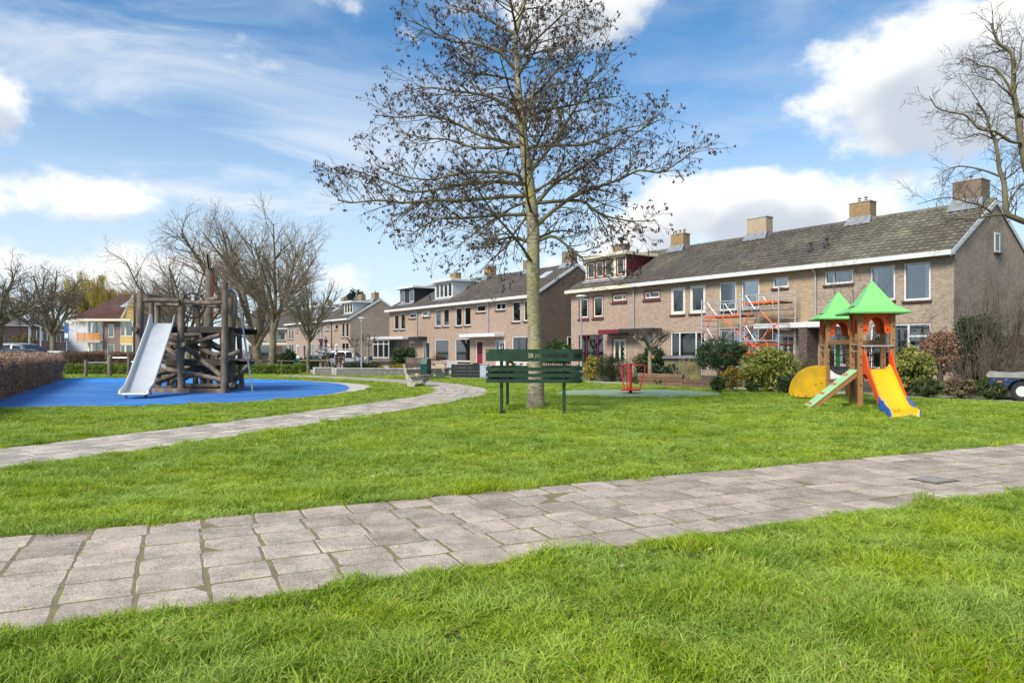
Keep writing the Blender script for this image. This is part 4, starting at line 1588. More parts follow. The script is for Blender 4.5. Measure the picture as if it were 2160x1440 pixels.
back_row('plum brick house with white gable board at the left edge', -60, 58, 98, 104, 5.2, 8.6, 0)
back_row('long plum brick row with grey roof beyond the parked cars', 62, 146, 106, 146, 5.4, 9.2, 0)
mb = MB()
mb.add([(0, 0, 0), (9, 0, 0), (9, 0, 5.8), (7, 0, 6.6), (0, 0, 6.6), (0, 7, 0), (9, 7, 0), (9, 7, 5.8), (7, 7, 6.6), (0, 7, 6.6)], [(0, 1, 2, 3, 4), (0, 4, 9, 5), (4, 3, 8, 9), (3, 2, 7, 8), (1, 6, 7, 2), (9, 8, 7, 6, 5)])
tag(mb.build('white_building', mat('white_render', (.66, .67, .68), .8, var=.08, vscale=.5), None, loc=P(140, HY, 128) - Vector((0, 0, CAMH))), 'plain white rendered wall between the brick row and balcony house', 'building')
# ------------------------------------------------------------------ trees, hedges, shrubs
def polys_to_mesh(name, polys, m, smooth=True):
    """polys: list of (pts (k,3), radii (k), sides)"""
    Vs, Fs, base = [], [], 0
    for pts, rr, ns in polys:
        pts = np.asarray([tuple(p) for p in pts], dtype=float)
        rr = np.asarray(rr, dtype=float)
        k = len(pts)
        t = np.empty_like(pts)
        t[1:-1] = pts[2:] - pts[:-2]
        t[0] = pts[1] - pts[0]
        t[-1] = pts[-1] - pts[-2]
        t /= np.linalg.norm(t, axis=1)[:, None] + 1e-9
        mean = np.abs(pts[-1] - pts[0])
        ref = np.zeros(3)
        ref[int(np.argmin(mean))] = 1
        s = np.cross(t, ref)
        s /= np.linalg.norm(s, axis=1)[:, None] + 1e-9
        u_ = np.cross(t, s)
        a = np.arange(ns) * 2 * math.pi / ns
        ring = pts[:, None, :] + rr[:, None, None] * (np.cos(a)[None, :, None] * s[:, None, :] + np.sin(a)[None, :, None] * u_[:, None, :])
        Vs.append(ring.reshape(-1, 3))
        i = np.arange(k - 1)[:, None] * ns
        j = np.arange(ns)[None, :]
        j2 = (j + 1) % ns
        f = np.stack([i + j, i + j2, i + ns + j2, i + ns + j], axis=-1).reshape(-1, 4) + base
        Fs.append(f)
        base += k * ns
    return mesh_np(name, np.concatenate(Vs), np.concatenate(Fs), m, smooth)


def rv(r):
    return Vector((r.gauss(0, 1), r.gauss(0, 1), r.gauss(0, 1))).normalized()


def grow(r, p, d, L, r0, lvl, prm, out, tips):
    ns = prm['seg'][lvl]
    pts = [p.copy()]
    rr = [r0]
    d = d.normalized()
    ds = [d]
    for i in range(ns):
        d = (d + rv(r) * prm['wob'][lvl] + Vector((0, 0, prm['up'][lvl]))).normalized()
        p = p + d * (L / ns)
        pts.append(p.copy())
        ds.append(d)
        rr.append(max(prm.get('rmin', .003), r0 * (1 - (1 - prm['tap'][lvl]) * (i + 1) / ns)))
    out[lvl].append((pts, rr, prm['sides'][lvl]))
    if lvl + 1 >= len(prm['seg']):
        tips.append((pts, d))
        return
    n = prm['n'][lvl]
    n = max(1, int(n * r.uniform(.75, 1.25) * min(1.4, max(.5, L / prm['ref'][lvl]))))
    for c in range(n):
        t = prm['t0'][lvl] + (1 - prm['t0'][lvl]) * ((c + r.random()) / n)
        f = t * ns
        i = min(ns - 1, int(f))
        q = pts[i].lerp(pts[i + 1], f - i)
        dd = ds[min(i + 1, ns)]
        side = rv(r)
        side = (side - dd * side.dot(dd)).normalized()
        a = rad(prm['ang'][lvl]) * r.uniform(.65, 1.3)
        nd = dd * math.cos(a) + side * math.sin(a)
        if prm.get('flat'):
            nd.z *= prm['flat']
        LL = prm['len'][lvl + 1] * r.uniform(.6, 1.25) * (1.15 - .55 * t)
        ra = (rr[i] + rr[i + 1]) / 2
        grow(r, q, nd, LL, min(ra * .62, prm['rad'][lvl + 1]), lvl + 1, prm, out, tips)


M_BARK = mat('grey_bark', (.28, .24, .17), .9, col2=(.15, .125, .085), vscale=3, bump=.6, bscale=18)
M_BARKG = mat('mossy_bark', (.21, .185, .10), .9, col2=(.115, .098, .06), vscale=2.2, bump=.5, bscale=16)
M_TWIG = mat('twig_bark', (.17, .135, .10), .9, col2=(.10, .08, .06), vscale=3)
M_TWIGP = mat('pale_twig_bark', (.26, .22, .14), .9, var=.25, vscale=3)


def bark_lichen():
    m = bpy.data.materials.new('lichen_bark')
    m.use_nodes = True
    t = m.node_tree
    bs = t.nodes['Principled BSDF']
    k = NT(t)
    tc = t.nodes.new('ShaderNodeTexCoord')
    o = tc.outputs['Object']
    ms = k.n('ShaderNodeMapping', {'Vector': o, 'Scale': (1, 1, 2.6)})
    n1 = k.n('ShaderNodeTexNoise', {'Vector': ms.outputs[0], 'Scale': 9.0, 'Detail': 8.0, 'Roughness': .7})
    n2 = k.n('ShaderNodeTexNoise', {'Vector': o, 'Scale': 1.7, 'Detail': 5.0, 'Roughness': .6})
    n3 = k.n('ShaderNodeTexNoise', {'Vector': o, 'Scale': 3.3, 'Detail': 6.0, 'Roughness': .7})
    c = k.mix(k.smooth(n1.outputs[0], .34, .66), (.15, .125, .085), (.46, .40, .29))
    c = k.mix(k.m('MULTIPLY', k.smooth(n2.outputs[0], .42, .66), .6), c, (.38, .36, .085))
    c = k.mix(k.m('MULTIPLY', k.smooth(n3.outputs[0], .60, .72), .7), c, (.44, .32, .04))
    k.set(bs.inputs['Base Color'], c)
    bs.inputs['Roughness'].default_value = .9
    bp = k.n('ShaderNodeBump', {'Strength': .8, 'Distance': .02, 'Height': n1.outputs[0]})
    k.set(bs.inputs['Normal'], bp.outputs[0])
    return m


M_LICHEN = bark_lichen()
M_CATKIN = leafmat('dry_catkin', (.045, .024, .019), (.105, .060, .045), .1, .8)


def leaf_quads(C, Dv, L, W, r, curl=.25):
    """rhombic leaves: centres C (n,3), axis directions Dv (n,3), length, width arrays"""
    n = len(C)
    Dv = Dv / (np.linalg.norm(Dv, axis=1)[:, None] + 1e-9)
    s = np.cross(Dv, r.normal(size=(n, 3)))
    s /= np.linalg.norm(s, axis=1)[:, None] + 1e-9
    nn = np.cross(Dv, s)
    L = np.broadcast_to(L, n)[:, None]
    W = np.broadcast_to(W, n)[:, None]
    V = np.stack([C - Dv * L * .5, C + s * W * .5 + nn * W * curl, C + Dv * L * .5, C - s * W * .5 + nn * W * curl], axis=1).reshape(-1, 3)
    F_ = np.arange(4 * n).reshape(-1, 4)
    return V, F_


def tree_obj(name, label, loc, group=None, cat='tree'):
    return thing(name, label, cat, loc, 0, group)


# --- the big alder inside the bench
def alder():
    D0 = 15.6
    base = Vector(((1130 - CX) * D0 / FPX, D0, 0))
    t = tree_obj('alder_tree', 'tall alder with dark hanging catkins, ringed by the green bench', base)
    r = random.Random(21)

    def Z(zx, zy, dd=0.0):
        return P(680 + (905 + (zx - 905) * .945) / 2.057, zy / 2.057, D0 + dd) - base
    trunk = [Vector((.01, 0, -.12)), Vector((.01, 0, .12)), Vector((0, 0, .6))] + [Z(920, 1440), Z(915, 1250), Z(916, 1050), Z(908, 900), Z(893, 780), Z(872, 620), Z(852, 450), Z(842, 300), Z(834, 170), Z(862, 60), Z(885, -30), Z(880, -140), Z(890, -260)]
    tr_r = [.27, .215, .18, .155, .15, .148, .14, .125, .105, .085, .068, .055, .042, .034, .022, .008]
    mt = MB()
    sm = spline(trunk, 4)
    rr = []
    for i in range(len(sm)):
        f = i / 4
        a = min(int(f), len(tr_r) - 2)
        rr.append(.94 * (tr_r[a] + (tr_r[a + 1] - tr_r[a]) * (f - a)) * (1 + .05 * math.sin(i * 1.9)))
    me = polys_to_mesh('trunk', [(sm, rr, 16)], M_LICHEN)
    link('trunk', me, t)
    limbs = [
        [(880, 850), (780, 855), (600, 870), (450, 870), (330, 880), (200, 870), (80, 880), (15, 868)],
        [(875, 800), (760, 790), (640, 795), (520, 815), (420, 830), (340, 830), (240, 790), (130, 750), (80, 735)],
        [(870, 790), (830, 755), (700, 745), (560, 755), (440, 780), (300, 760), (190, 715)],
        [(862, 640), (780, 615), (680, 590), (600, 555), (520, 520), (430, 500), (300, 510), (180, 498)],
        [(862, 630), (800, 640), (640, 640), (520, 605), (420, 600), (290, 570)],
        [(850, 500), (740, 430), (640, 405), (540, 395), (440, 380), (300, 400)],
        [(838, 310), (760, 230), (650, 190), (540, 180), (440, 130), (350, 90)],
        [(834, 150), (750, 110), (680, 70), (600, 20), (520, -30)],
        [(885, 930), (760, 935), (600, 945), (480, 950), (390, 995), (345, 1030)],
        [(896, 1050), (820, 1030), (740, 1045), (690, 1050)],
        [(885, 940), (830, 1010), (780, 1080), (720, 1130), (690, 1165)],
        [(935, 975), (1000, 920), (1090, 860), (1200, 815), (1310, 780), (1400, 740), (1500, 748), (1580, 705), (1690, 630)],
        [(925, 890), (1010, 800), (1100, 750), (1200, 690), (1290, 640), (1400, 570), (1490, 520)],
        [(925, 830), (1030, 770), (1120, 715), (1230, 660)],
        [(930, 880), (1130, 870), (1190, 910), (1260, 940), (1380, 960), (1480, 955)],
        [(905, 740), (960, 680), (1030, 590), (1090, 500), (1140, 420), (1180, 350), (1240, 290), (1280, 180)],
        [(885, 640), (1000, 630), (1120, 630), (1230, 600), (1330, 560), (1480, 530)],
        [(930, 1050), (1000, 1025), (1050, 1050), (1100, 1090), (1150, 1130), (1190, 1170), (1240, 1190), (1310, 1240)],
        [(870, 450), (960, 380), (1040, 290), (1120, 230), (1150, 130)],
        [(838, 280), (900, 200), (1000, 110), (1060, 60), (1130, 20)],
        [(872, 560), (900, 480), (930, 350), (1000, 220), (1010, 150)],
        [(862, 80), (790, 0), (740, -60)],
        [(885, -20), (960, -90), (1010, -150)],
        [(868, 520), (960, 480), (1080, 460), (1200, 430), (1300, 420)],
        [(845, 350), (740, 330), (640, 320), (520, 300)],
        [(840, 250), (930, 230), (1050, 190), (1130, 120)],
        [(900, 870), (820, 900), (720, 960), (620, 1030), (560, 1080)],
    ]
    prm = dict(seg=[5, 5, 4, 3], wob=[.12, .18, .22, .25], up=[.0, .02, .03, .04], tap=[.3, .3, .35, .5], sides=[7, 5, 4, 3], n=[10, 5, 4], ref=[1.5, .9, .5], t0=[.15, .2, .2],
               ang=[48, 45, 40], len=[2, 1.05, .50, .24], rad=[.05, .022, .011, .006], rmin=.0035)
    out = [[], [], [], []]
    tips = []
    main = []
    for li, lm in enumerate(limbs):
        sgn = 1 if li % 2 else -1
        amp = r.uniform(.15, .75) * sgn
        if li in (9, 11, 17):
            amp = -.35
        n = len(lm)
        px_len = abs(lm[-1][0] - lm[0][0]) / 2.057 * D0 / FPX
        pts = [Z(a, b, amp * px_len * .5 * (i / (n - 1)) ** 1.1) for i, (a, b) in enumerate(lm)]
        sp = spline(pts, 3)
        L = sum((sp[i + 1] - sp[i]).length for i in range(len(sp) - 1))
        r0 = min(.050, .016 + .0105 * L)
        if li == 9:
            r0 = .05
        rad_ = [r0 * (1 - .78 * (i / (len(sp) - 1)) ** .8) for i in range(len(sp))]
        main.append((sp, rad_, 7))
        # side branches
        nb = int(L * 6.6) + 3
        for c in range(nb):
            tt = .12 + .88 * (c + r.random()) / nb
            f = tt * (len(sp) - 1)
            i = min(len(sp) - 2, int(f))
            q = sp[i].lerp(sp[i + 1], f - i)
            dd = (sp[i + 1] - sp[i]).normalized()
            side = rv(r)
            side = (side - dd * side.dot(dd)).normalized()
            a = rad(50) * r.uniform(.6, 1.3)
            nd = dd * math.cos(a) + side * math.sin(a) + Vector((0, 0, r.choice((-.12, .12, .3))))
            grow(r, q, nd, r.uniform(.45, 1.25) * (1.15 - .6 * tt), min(rad_[i] * .6, .017), 1, prm, out, tips)
    # limbs towards and away from the viewer
    for k_ in range(14):
        z = 3.3 + k_ * .5
        f = Vector((r.uniform(-.5, .5), (1 if k_ % 2 else -1), r.uniform(.15, .5)))
        i = min(range(len(sm)), key=lambda j: abs(sm[j].z - z))
        grow(r, sm[i], f, max(1.2, 3.2 - .22 * k_), .035, 0, prm, out, tips)
    link('crown', polys_to_mesh('crown', main + out[0] + out[1], M_BARKG), t)
    tag(link('twigs', polys_to_mesh('twigs', out[2] + out[3], M_TWIG), t), kind='stuff')
    # catkins and cones hang near the twig ends
    rn = np.random.default_rng(3)
    C = []
    for pts, d in tips:
        if r.random() < .12:
            continue
        p = pts[-1] if r.random() < .6 else pts[-2]
        if r.random() < (.75 if p.z < 2.9 else .15):
            continue
        nk = r.choice((2, 3, 3, 4, 5))
        for _ in range(nk):
            C.append((p.x + r.gauss(0, .022), p.y + r.gauss(0, .022), p.z - r.uniform(0, .05)))
    C = np.array(C)
    n = len(C)
    Dv = rn.normal(size=(n, 3)) * .45 + np.array([0, 0, -1])
    V1, F1 = leaf_quads(C, Dv, rn.uniform(.055, .085, n), rn.uniform(.020, .030, n), rn, .1)
    V2, F2 = leaf_quads(C + rn.normal(size=(n, 3)) * .012, Dv, rn.uniform(.05, .08, n), rn.uniform(.019, .029, n), rn, .1)
    me = mesh_np('catkins', np.concatenate([V1, V2]), np.concatenate([F1, F2 + len(V1)]), M_CATKIN)
    tag(link('catkins', me, t), kind='stuff')
    print('alder tips', len(tips), 'catkins', n, 'polys', sum(map(len, out)))


alder()


def bare_tree(label, base, H, prm, trunk_h, trunk_r, seed, limbs, lean=(0, 0), bark=None, twig=None, group=None, spread=.7, name='bare_tree', rise=1.0, wob=.10):
    """trunk, then limbs that fan out; H = total height"""
    r = random.Random(seed)
    t = tree_obj(name, label, base, group)
    out = [[] for _ in prm['seg']]
    tips = []
    tp = [Vector((0, 0, -.1))]
    for i in range(1, 7):
        z = trunk_h * i / 6
        tp.append(Vector((lean[0] * i / 6 + r.gauss(0, .03), lean[1] * i / 6 + r.gauss(0, .03), z)))
    tr = [trunk_r * (1.35 if i == 0 else 1 - .25 * i / 6) for i in range(7)]
    link('trunk', polys_to_mesh('trunk', [(tp, tr, 12)], bark or M_BARKG), t)
    for k_ in range(limbs):
        a = 2 * math.pi * (k_ + r.uniform(-.25, .25)) / limbs
        s = spread * r.uniform(.5, 1.25) if k_ else .1
        d = Vector((math.cos(a) * s, math.sin(a) * s, rise))
        st = tp[-1].lerp(tp[-3], r.random() * .8 if k_ else 0)
        grow(r, st, d, (H - trunk_h) * prm['len'][0] * r.uniform(.8, 1.08), trunk_r * .55, 0, prm, out, tips)
    nl = len(out)
    big = sum(out[:2], [])
    small = sum(out[2:], [])
    link('crown', polys_to_mesh('crown', big, bark or M_BARKG), t)
    tag(link('twigs', polys_to_mesh('twigs', small, twig or M_TWIG), t), kind='stuff')
    return t, tips


PR_BIG = dict(seg=[6, 5, 4, 3], wob=[.13, .18, .2, .22], up=[.06, .06, .06, .05], tap=[.25, .3, .35, .5], sides=[7, 5, 3, 3], n=[11, 8, 7], ref=[8, 3.5, 1.6], t0=[.18, .15, .12],
              ang=[42, 44, 42], len=[.82, 3.9, 1.9, .9], rad=[.26, .075, .03, .013], rmin=.007)
TG = 'big bare trees behind the climbing frame'
M_TWIGF = mat('pale_brown_twig', (.27, .215, .16), .9, col2=(.17, .135, .10), vscale=2)
bare_tree('big bare tree with forked trunk right of the climbing frame', G(541, 771), 16.4, PR_BIG, 2.6, .44, 4, 8, group=TG, spread=.95, twig=M_TWIGF)
bare_tree('big bare tree with straight pale trunk, right of its forked neighbour', G(571, 774.5), 14.6, PR_BIG, 4.4, .32, 9, 8, group=TG, spread=1.05, lean=(.3, 0), twig=M_TWIGF)
bare_tree('wide bare tree rising behind the climbing frame, leftmost of three', P(398, 768, 70) * 1.0 - Vector((0, 0, P(398, 768, 70).z)), 14.4, PR_BIG, 2.4, .34, 14, 10, group=TG, spread=1.1, twig=M_TWIGF)
PR_YNG = dict(seg=[5, 4, 3], wob=[.10, .16, .2], up=[.10, .08, .06], tap=[.3, .35, .5], sides=[6, 4, 3], n=[13, 8], ref=[3, 1.3], t0=[.1, .12], ang=[32, 34], len=[.85, 1.15, .6], rad=[.06, .025, .011], rmin=.006)
bare_tree('slim young bare tree before the low concrete wall', G(650, 790), 5.9, PR_YNG, 2.3, .10, 3, 11, spread=.95)
PR_OLD = dict(seg=[6, 5, 4, 3], wob=[.24, .28, .3, .3], up=[.03, .05, .05, .05], tap=[.3, .3, .4, .5], sides=[7, 5, 3, 3], n=[10, 8, 6], ref=[4, 2, 1], t0=[.25, .2, .2], ang=[48, 46, 44], len=[.95, 2.0, 1.05, .5], rad=[.2, .07, .03, .014], rmin=.008)
bare_tree('gnarled cut back tree at the left edge behind the hedge', P(-8, HY, 44) - Vector((0, 0, CAMH)), 6.8, PR_OLD, 3.6, .27, 31, 8, spread=1.2, rise=.6, lean=(.25, 0))
bare_tree('old tree with swollen trunk and upright twigs beside the car park', P(113, HY, 56) - Vector((0, 0, CAMH)), 8.8, PR_OLD, 3.6, .25, 37, 8, spread=.9, rise=.95)


def willow():
    D0 = 112.0
    base = Vector(((222 - CX) * D0 / FPX, D0, 0))
    t = tree_obj('willow_tree', 'yellow green weeping willow behind the balcony house', base)
    r = random.Random(8)
    out = [[], [], []]
    tips = []
    prm = dict(seg=[6, 5, 4], wob=[.14, .2, .2], up=[.04, .03, 0], tap=[.3, .3, .5], sides=[7, 5, 4], n=[7, 6], ref=[6, 3], t0=[.3, .2], ang=[45, 45], len=[.8, 2.8, 1.4], rad=[.3, .1, .04], rmin=.02)
    for k_ in range(8):
        a = k_ * .8
        grow(r, Vector((0, 0, 4.5)), Vector((math.cos(a) * .8, math.sin(a) * .8, 1)), 8.0 * r.uniform(.8, 1.1), .28, 0, prm, out, tips)
    link('trunk', polys_to_mesh('trunk', [([Vector((0, 0, -.1)), Vector((.1, 0, 2.2)), Vector((0, 0, 4.7))], [.7, .5, .42], 10)], M_BARKG), t)
    link('crown', polys_to_mesh('crown', sum(out, []), M_BARKG), t)
    rn = np.random.default_rng(4)
    Cs, Ds = [], []
    for pts, d in tips:
        for q in pts[1:]:
            for _ in range(6):
                x, y = q.x + r.gauss(0, .35), q.y + r.gauss(0, .35)
                ln = r.uniform(.8, 2.6)
                n = int(ln / .22)
                for i in range(n):
                    Cs.append((x + r.gauss(0, .03) + .15 * i / n, y + r.gauss(0, .03), q.z - i * .22))
                    Ds.append((r.gauss(0, .25), r.gauss(0, .25), -1))
    Cs = np.array(Cs)
    n = len(Cs)
    V, F_ = leaf_quads(Cs, np.array(Ds), .30, .055, rn)
    tag(link('hanging_shoots', mesh_np('hanging_shoots', V, F_, leafmat('willow_shoot', (.36, .27, .04), (.50, .42, .08), .3)), t), kind='stuff')
    print('willow', n)


willow()


# --- the twisted tree at the right edge
def right_tree():
    D0 = 23.5
    base = Vector(((2215 - CX) * D0 / FPX, D0, 0))
    t = tree_obj('twisted_tree', 'bare twisting tree leaning in from the right edge above the gable', base)
    r = random.Random(5)

    def Z(zx, zy, dd=0.0):
        return P(1900 + zx / 3.13, 20 + zy / 3.13, D0 + dd) - base
    trunk = [Vector((0, 0, -.1)), Vector((0, 0, 1.5)), Vector((-.05, 0, 3.0)), Z(960, 1550), Z(960, 1480)]
    link('trunk', polys_to_mesh('trunk', [(spline(trunk, 4), [.30 - .008 * i for i in range(17)], 12)], M_BARKG), t)
    L = [([(960, 1480), (880, 1420), (814, 1400), (740, 1370), (700, 1345), (690, 1250), (680, 1140), (650, 1050), (640, 960), (620, 860), (590, 800), (560, 690), (500, 620)], .12, 0),
         ([(960, 1480), (900, 1250), (830, 1050), (812, 960), (790, 850), (770, 680), (745, 560), (745, 430), (740, 310), (700, 260), (650, 230), (615, 150), (600, 92)], .13, .4),
         ([(795, 880), (720, 870), (620, 805), (520, 790), (430, 700), (330, 680), (240, 650), (190, 575)], .055, -.5),
         ([(742, 560), (690, 470), (620, 390), (520, 370), (430, 320), (370, 375)], .045, .5),
         ([(742, 575), (660, 510), (590, 440)], .035, -.4),
         ([(610, 470), (540, 450), (480, 435), (365, 425)], .022, .2),
         ([(650, 1100), (540, 1060), (400, 1035), (300, 1060), (240, 1110)], .04, .4),
         ([(700, 1350), (600, 1360), (480, 1380), (340, 1380), (250, 1420)], .045, -.5),
         ([(600, 1340), (540, 1300), (430, 1270), (300, 1240), (110, 1285)], .04, -.3),
         ([(745, 430), (790, 330), (800, 220), (850, 130)], .04, .4), ([(770, 680), (830, 720), (900, 700)], .05, .2), ([(690, 1120), (760, 1070), (830, 1000)], .035, .6),
         ([(620, 860), (520, 820), (430, 850), (340, 850)], .03, .3), ([(590, 800), (620, 700), (640, 600)], .025, .3), ([(560, 690), (480, 560), (420, 480)], .02, -.3),
         ([(700, 1300), (770, 1190), (830, 1150), (900, 1160)], .04, .4)]
    prm = dict(seg=[5, 5, 4], wob=[.25, .32, .32], up=[.0, .02, .02], tap=[.3, .35, .5], sides=[5, 4, 3], n=[6, 5], ref=[1.0, .6], t0=[.15, .15], ang=[50, 46], len=[1.0, .55, .3], rad=[.03, .012, .007], rmin=.0045)
    main, out, tips = [], [[], [], []], []
    for (lm, r0, dz) in L:
        n = len(lm)
        sp = spline([Z(a, b, dz * (i / (n - 1))) for i, (a, b) in enumerate(lm)], 3)
        rd = [r0 * (1 - .75 * i / (len(sp) - 1)) for i in range(len(sp))]
        main.append((sp, rd, 8))
        ln = sum((sp[i + 1] - sp[i]).length for i in range(len(sp) - 1))
        nb = int(ln * 3.8) + 2
        for c in range(nb):
            tt = .2 + .8 * (c + r.random()) / nb
            i = min(len(sp) - 2, int(tt * (len(sp) - 1)))
            dd = (sp[i + 1] - sp[i]).normalized()
            sd = rv(r)
            sd = (sd - dd * sd.dot(dd)).normalized()
            grow(r, sp[i], dd * .6 + sd * .8 + Vector((0, 0, .1)), r.uniform(.35, .95), min(rd[i] * .5, .022), 0, prm, out, tips)
    link('crown', polys_to_mesh('crown', main, M_BARKG), t)
    tag(link('twigs', polys_to_mesh('twigs', sum(out, []), M_TWIG), t), kind='stuff')


right_tree()


# --- shrubs: stems plus leaves in clumps
def shrub(name, label, base, rx, ry, z0, z1, c1, c2, n, leaf=(.10, .045), seed=1, clumps=60, stems=6, cat='shrub', group=None, trans=.3, droop=-.1, core=True, shell=.72, stem_m=None, lname=None):
    t = thing(name, label, cat, base, 0, group)
    rn = np.random.default_rng(seed)
    r = random.Random(seed)
    h = (z1 - z0) / 2
    zc = (z0 + z1) / 2
    u_ = rn.normal(size=(clumps, 3))
    u_ /= np.linalg.norm(u_, axis=1)[:, None]
    u_ *= (rn.uniform(shell ** 3, 1.0, clumps) ** (1 / 3))[:, None]
    C = u_ * np.array([rx, ry, h]) * rn.uniform(.74, 1.10, clumps)[:, None]
    sz = (rx * ry * h) ** (1 / 3)
    idx = rn.integers(0, clumps, n)
    pos = C[idx] + rn.normal(size=(n, 3)) * sz * .13
    dirs = u_[idx] * .8 + rn.normal(size=(n, 3)) * .55 + np.array([0, 0, droop])
    pos[:, 2] += zc
    keep = pos[:, 2] > .02
    pos, dirs = pos[keep], dirs[keep]
    m = len(pos)
    V, F_ = leaf_quads(pos, dirs, leaf[0] * rn.uniform(.6, 1.25, m), leaf[1] * rn.uniform(.7, 1.2, m), rn)
    lm = leafmat(lname or (name + '_leaf'), c1, c2, trans)
    tag(link('foliage', mesh_np('foliage', V, F_, lm), t), kind='stuff')
    polys = []
    for i in range(max(stems, 1)):
        c = C[i % clumps] * .8
        p1 = Vector((c[0] * .35, c[1] * .35, (z0 + zc) * .5))
        polys.append(([Vector((r.gauss(0, rx * .08), r.gauss(0, ry * .08), -.05)), p1, Vector((c[0], c[1], c[2] + zc))], [.028, .02, .008], 5))
    for i in range(clumps):
        c = C[i]
        polys.append(([Vector((c[0] * .2, c[1] * .2, zc - h * .4)), Vector((c[0] * .6, c[1] * .6, c[2] * .5 + zc)), Vector((c[0], c[1], c[2] + zc))], [.012, .008, .004], 3))
    link('stems', polys_to_mesh('stems', polys, stem_m or M_TWIG), t)
    return t


def gz(px, D):
    return Vector(((px - CX) * D / FPX, D, 0))


def zz(py, D):
    return CAMH - (py - HY) * D / FPX


def px_shrub(name, label, px0, px1, py0, py1, D, c1, c2, n, **kw):
    rx = (px1 - px0) / 2 * D / FPX
    return shrub(name, label, gz((px0 + px1) / 2, D), rx, rx * kw.pop('deep', .85), max(.02, zz(py1, D)), zz(py0, D), c1, c2, n, **kw)


DKG, MDG, YLG, YEL = ((.012, .028, .010), (.035, .07, .022), (.30, .34, .05), (.55, .46, .05))
px_shrub('laurel_bush', 'dark glossy round laurel in front of the scaffolding', 1466, 1574, 716, 778, 26.2, (.026, .055, .018), (.07, .13, .045), 5200, leaf=(.13, .038), seed=2, clumps=90)
px_shrub('variegated_bush', 'large yellow green variegated bush left of the play tower', 1568, 1680, 736, 824, 23.0, (.12, .17, .025), (.46, .44, .10), 5600, leaf=(.14, .06), seed=3, clumps=110, droop=-.5)
px_shrub('yellow_bush', 'golden yellow bush beside the near lamp post', 1228, 1268, 752, 803, 31.5, (.22, .20, .025), (.58, .47, .07), 2200, leaf=(.10, .05), seed=4)
px_shrub('yew_bush', 'dark feathery evergreen bush left of the red spinner', 1256, 1330, 746, 807, 30.8, (.026, .042, .016), (.085, .11, .035), 5200, leaf=(.11, .022), seed=5, clumps=120)
px_shrub('ivy_bush', 'dark ivy behind the pruned garden tree', 1340, 1412, 738, 800, 32.5, (.026, .052, .018), (.08, .13, .045), 4200, leaf=(.11, .07), seed=6, clumps=90)
px_shrub('aucuba_bush', 'yellow speckled bush behind the yellow slide', 1884, 1968, 732, 822, 20.6, (.10, .14, .022), (.50, .47, .13), 3800, leaf=(.15, .06), seed=7, clumps=80, droop=-.5)
px_shrub('ivy_thicket', 'tangle of dark ivy at the foot of the weathered gable', 2008, 2112, 672, 806, 22.4, (.028, .056, .022), (.09, .15, .055), 7000, leaf=(.10, .075), seed=8, clumps=130)
px_shrub('beech_bush', 'coppery beech holding its dry brown leaves', 1946, 2022, 690, 800, 21.4, (.22, .10, .05), (.46, .27, .17), 2100, leaf=(.09, .05), seed=9, clumps=110, stems=12)
px_shrub('cherry_laurel', 'round green bush behind the memorial bench', 1146, 1204, 719, 775, 43.0, (.03, .06, .018), (.09, .16, .045), 3600, leaf=(.16, .08), seed=10, clumps=80)
px_shrub('holly_bush', 'dark green bush leaning on the bay window', 826, 882, 731, 782, 46.0, (.026, .05, .018), (.075, .13, .04), 3600, leaf=(.16, .08), seed=11, clumps=80)
px_shrub('evergreen_bush', 'dark evergreen bush behind the park picnic table', 592, 624, 725, 776, 57.0, (.012, .028, .012), (.04, .07, .025), 2200, leaf=(.2, .08), seed=12)
px_shrub('yellow_green_bush', 'yellow green bush between the lamp post and evergreen bush', 577, 596, 731, 774, 58.5, (.14, .15, .025), (.36, .32, .06), 1100, leaf=(.2, .09), seed=13)
px_shrub('forsythia_bush', 'yellow flowering bush between laurel and variegated bush', 1524, 1564, 772, 818, 22.6, (.10, .09, .03), (.62, .42, .03), 1500, leaf=(.06, .04), seed=14, stems=14, stem_m=M_TWIGP)
px_shrub('daffodil_bed', 'bed of yellow flowers in front of the dark bush by the bay', 821, 858, 769, 784, 43.5, (.08, .12, .02), (.72, .52, .02), 1700, leaf=(.12, .05), seed=15, cat='flowers')
px_shrub('primrose_clump', 'small yellow flower clump below the bay window corner', 796, 812, 772, 781, 44.0, (.08, .12, .02), (.72, .52, .02), 700, leaf=(.12, .05), seed=16, cat='flowers')
px_shrub('dormant_bush', 'bare brown round bush under the window with white film', 908, 942, 744, 778, 46.5, (.13, .085, .06), (.22, .15, .11), 1500, leaf=(.09, .02), seed=17, stems=14, clumps=90)
px_shrub('box_ball', 'low green bush on the black planter', 994, 1014, 766, 776, 40.0, (.04, .06, .02), (.10, .13, .04), 700, leaf=(.1, .05), seed=18)
px_shrub('fern_clump', 'low green plants at the end of the timber raised bed', 1500, 1530, 796, 822, 22.4, (.04, .075, .02), (.11, .17, .05), 900, leaf=(.12, .04), seed=19, cat='plant')
px_shrub('dark_undergrowth', 'dark grassy plants under the variegated bush', 1640, 1694, 790, 830, 21.8, (.03, .05, .018), (.10, .14, .05), 1700, leaf=(.2, .025), seed=20, cat='plant')
px_shrub('pine_tree_top', 'dark pine crown showing behind the far row chimneys', 732, 770, 612, 648, 118.0, (.02, .035, .018), (.05, .07, .03), 1200, leaf=(.6, .2), seed=22, cat='tree')
px_shrub('ochre_bush', 'round ochre bush before the plum brick row', 22, 74, 708, 738, 96.0, (.13, .12, .05), (.25, .19, .07), 1800, leaf=(.35, .16), seed=23)
px_shrub('low_bush', 'low leafy bush in front of the timber box', 1396, 1434, 770, 800, 29.0, (.025, .045, .02), (.07, .11, .045), 1300, leaf=(.12, .07), seed=24)
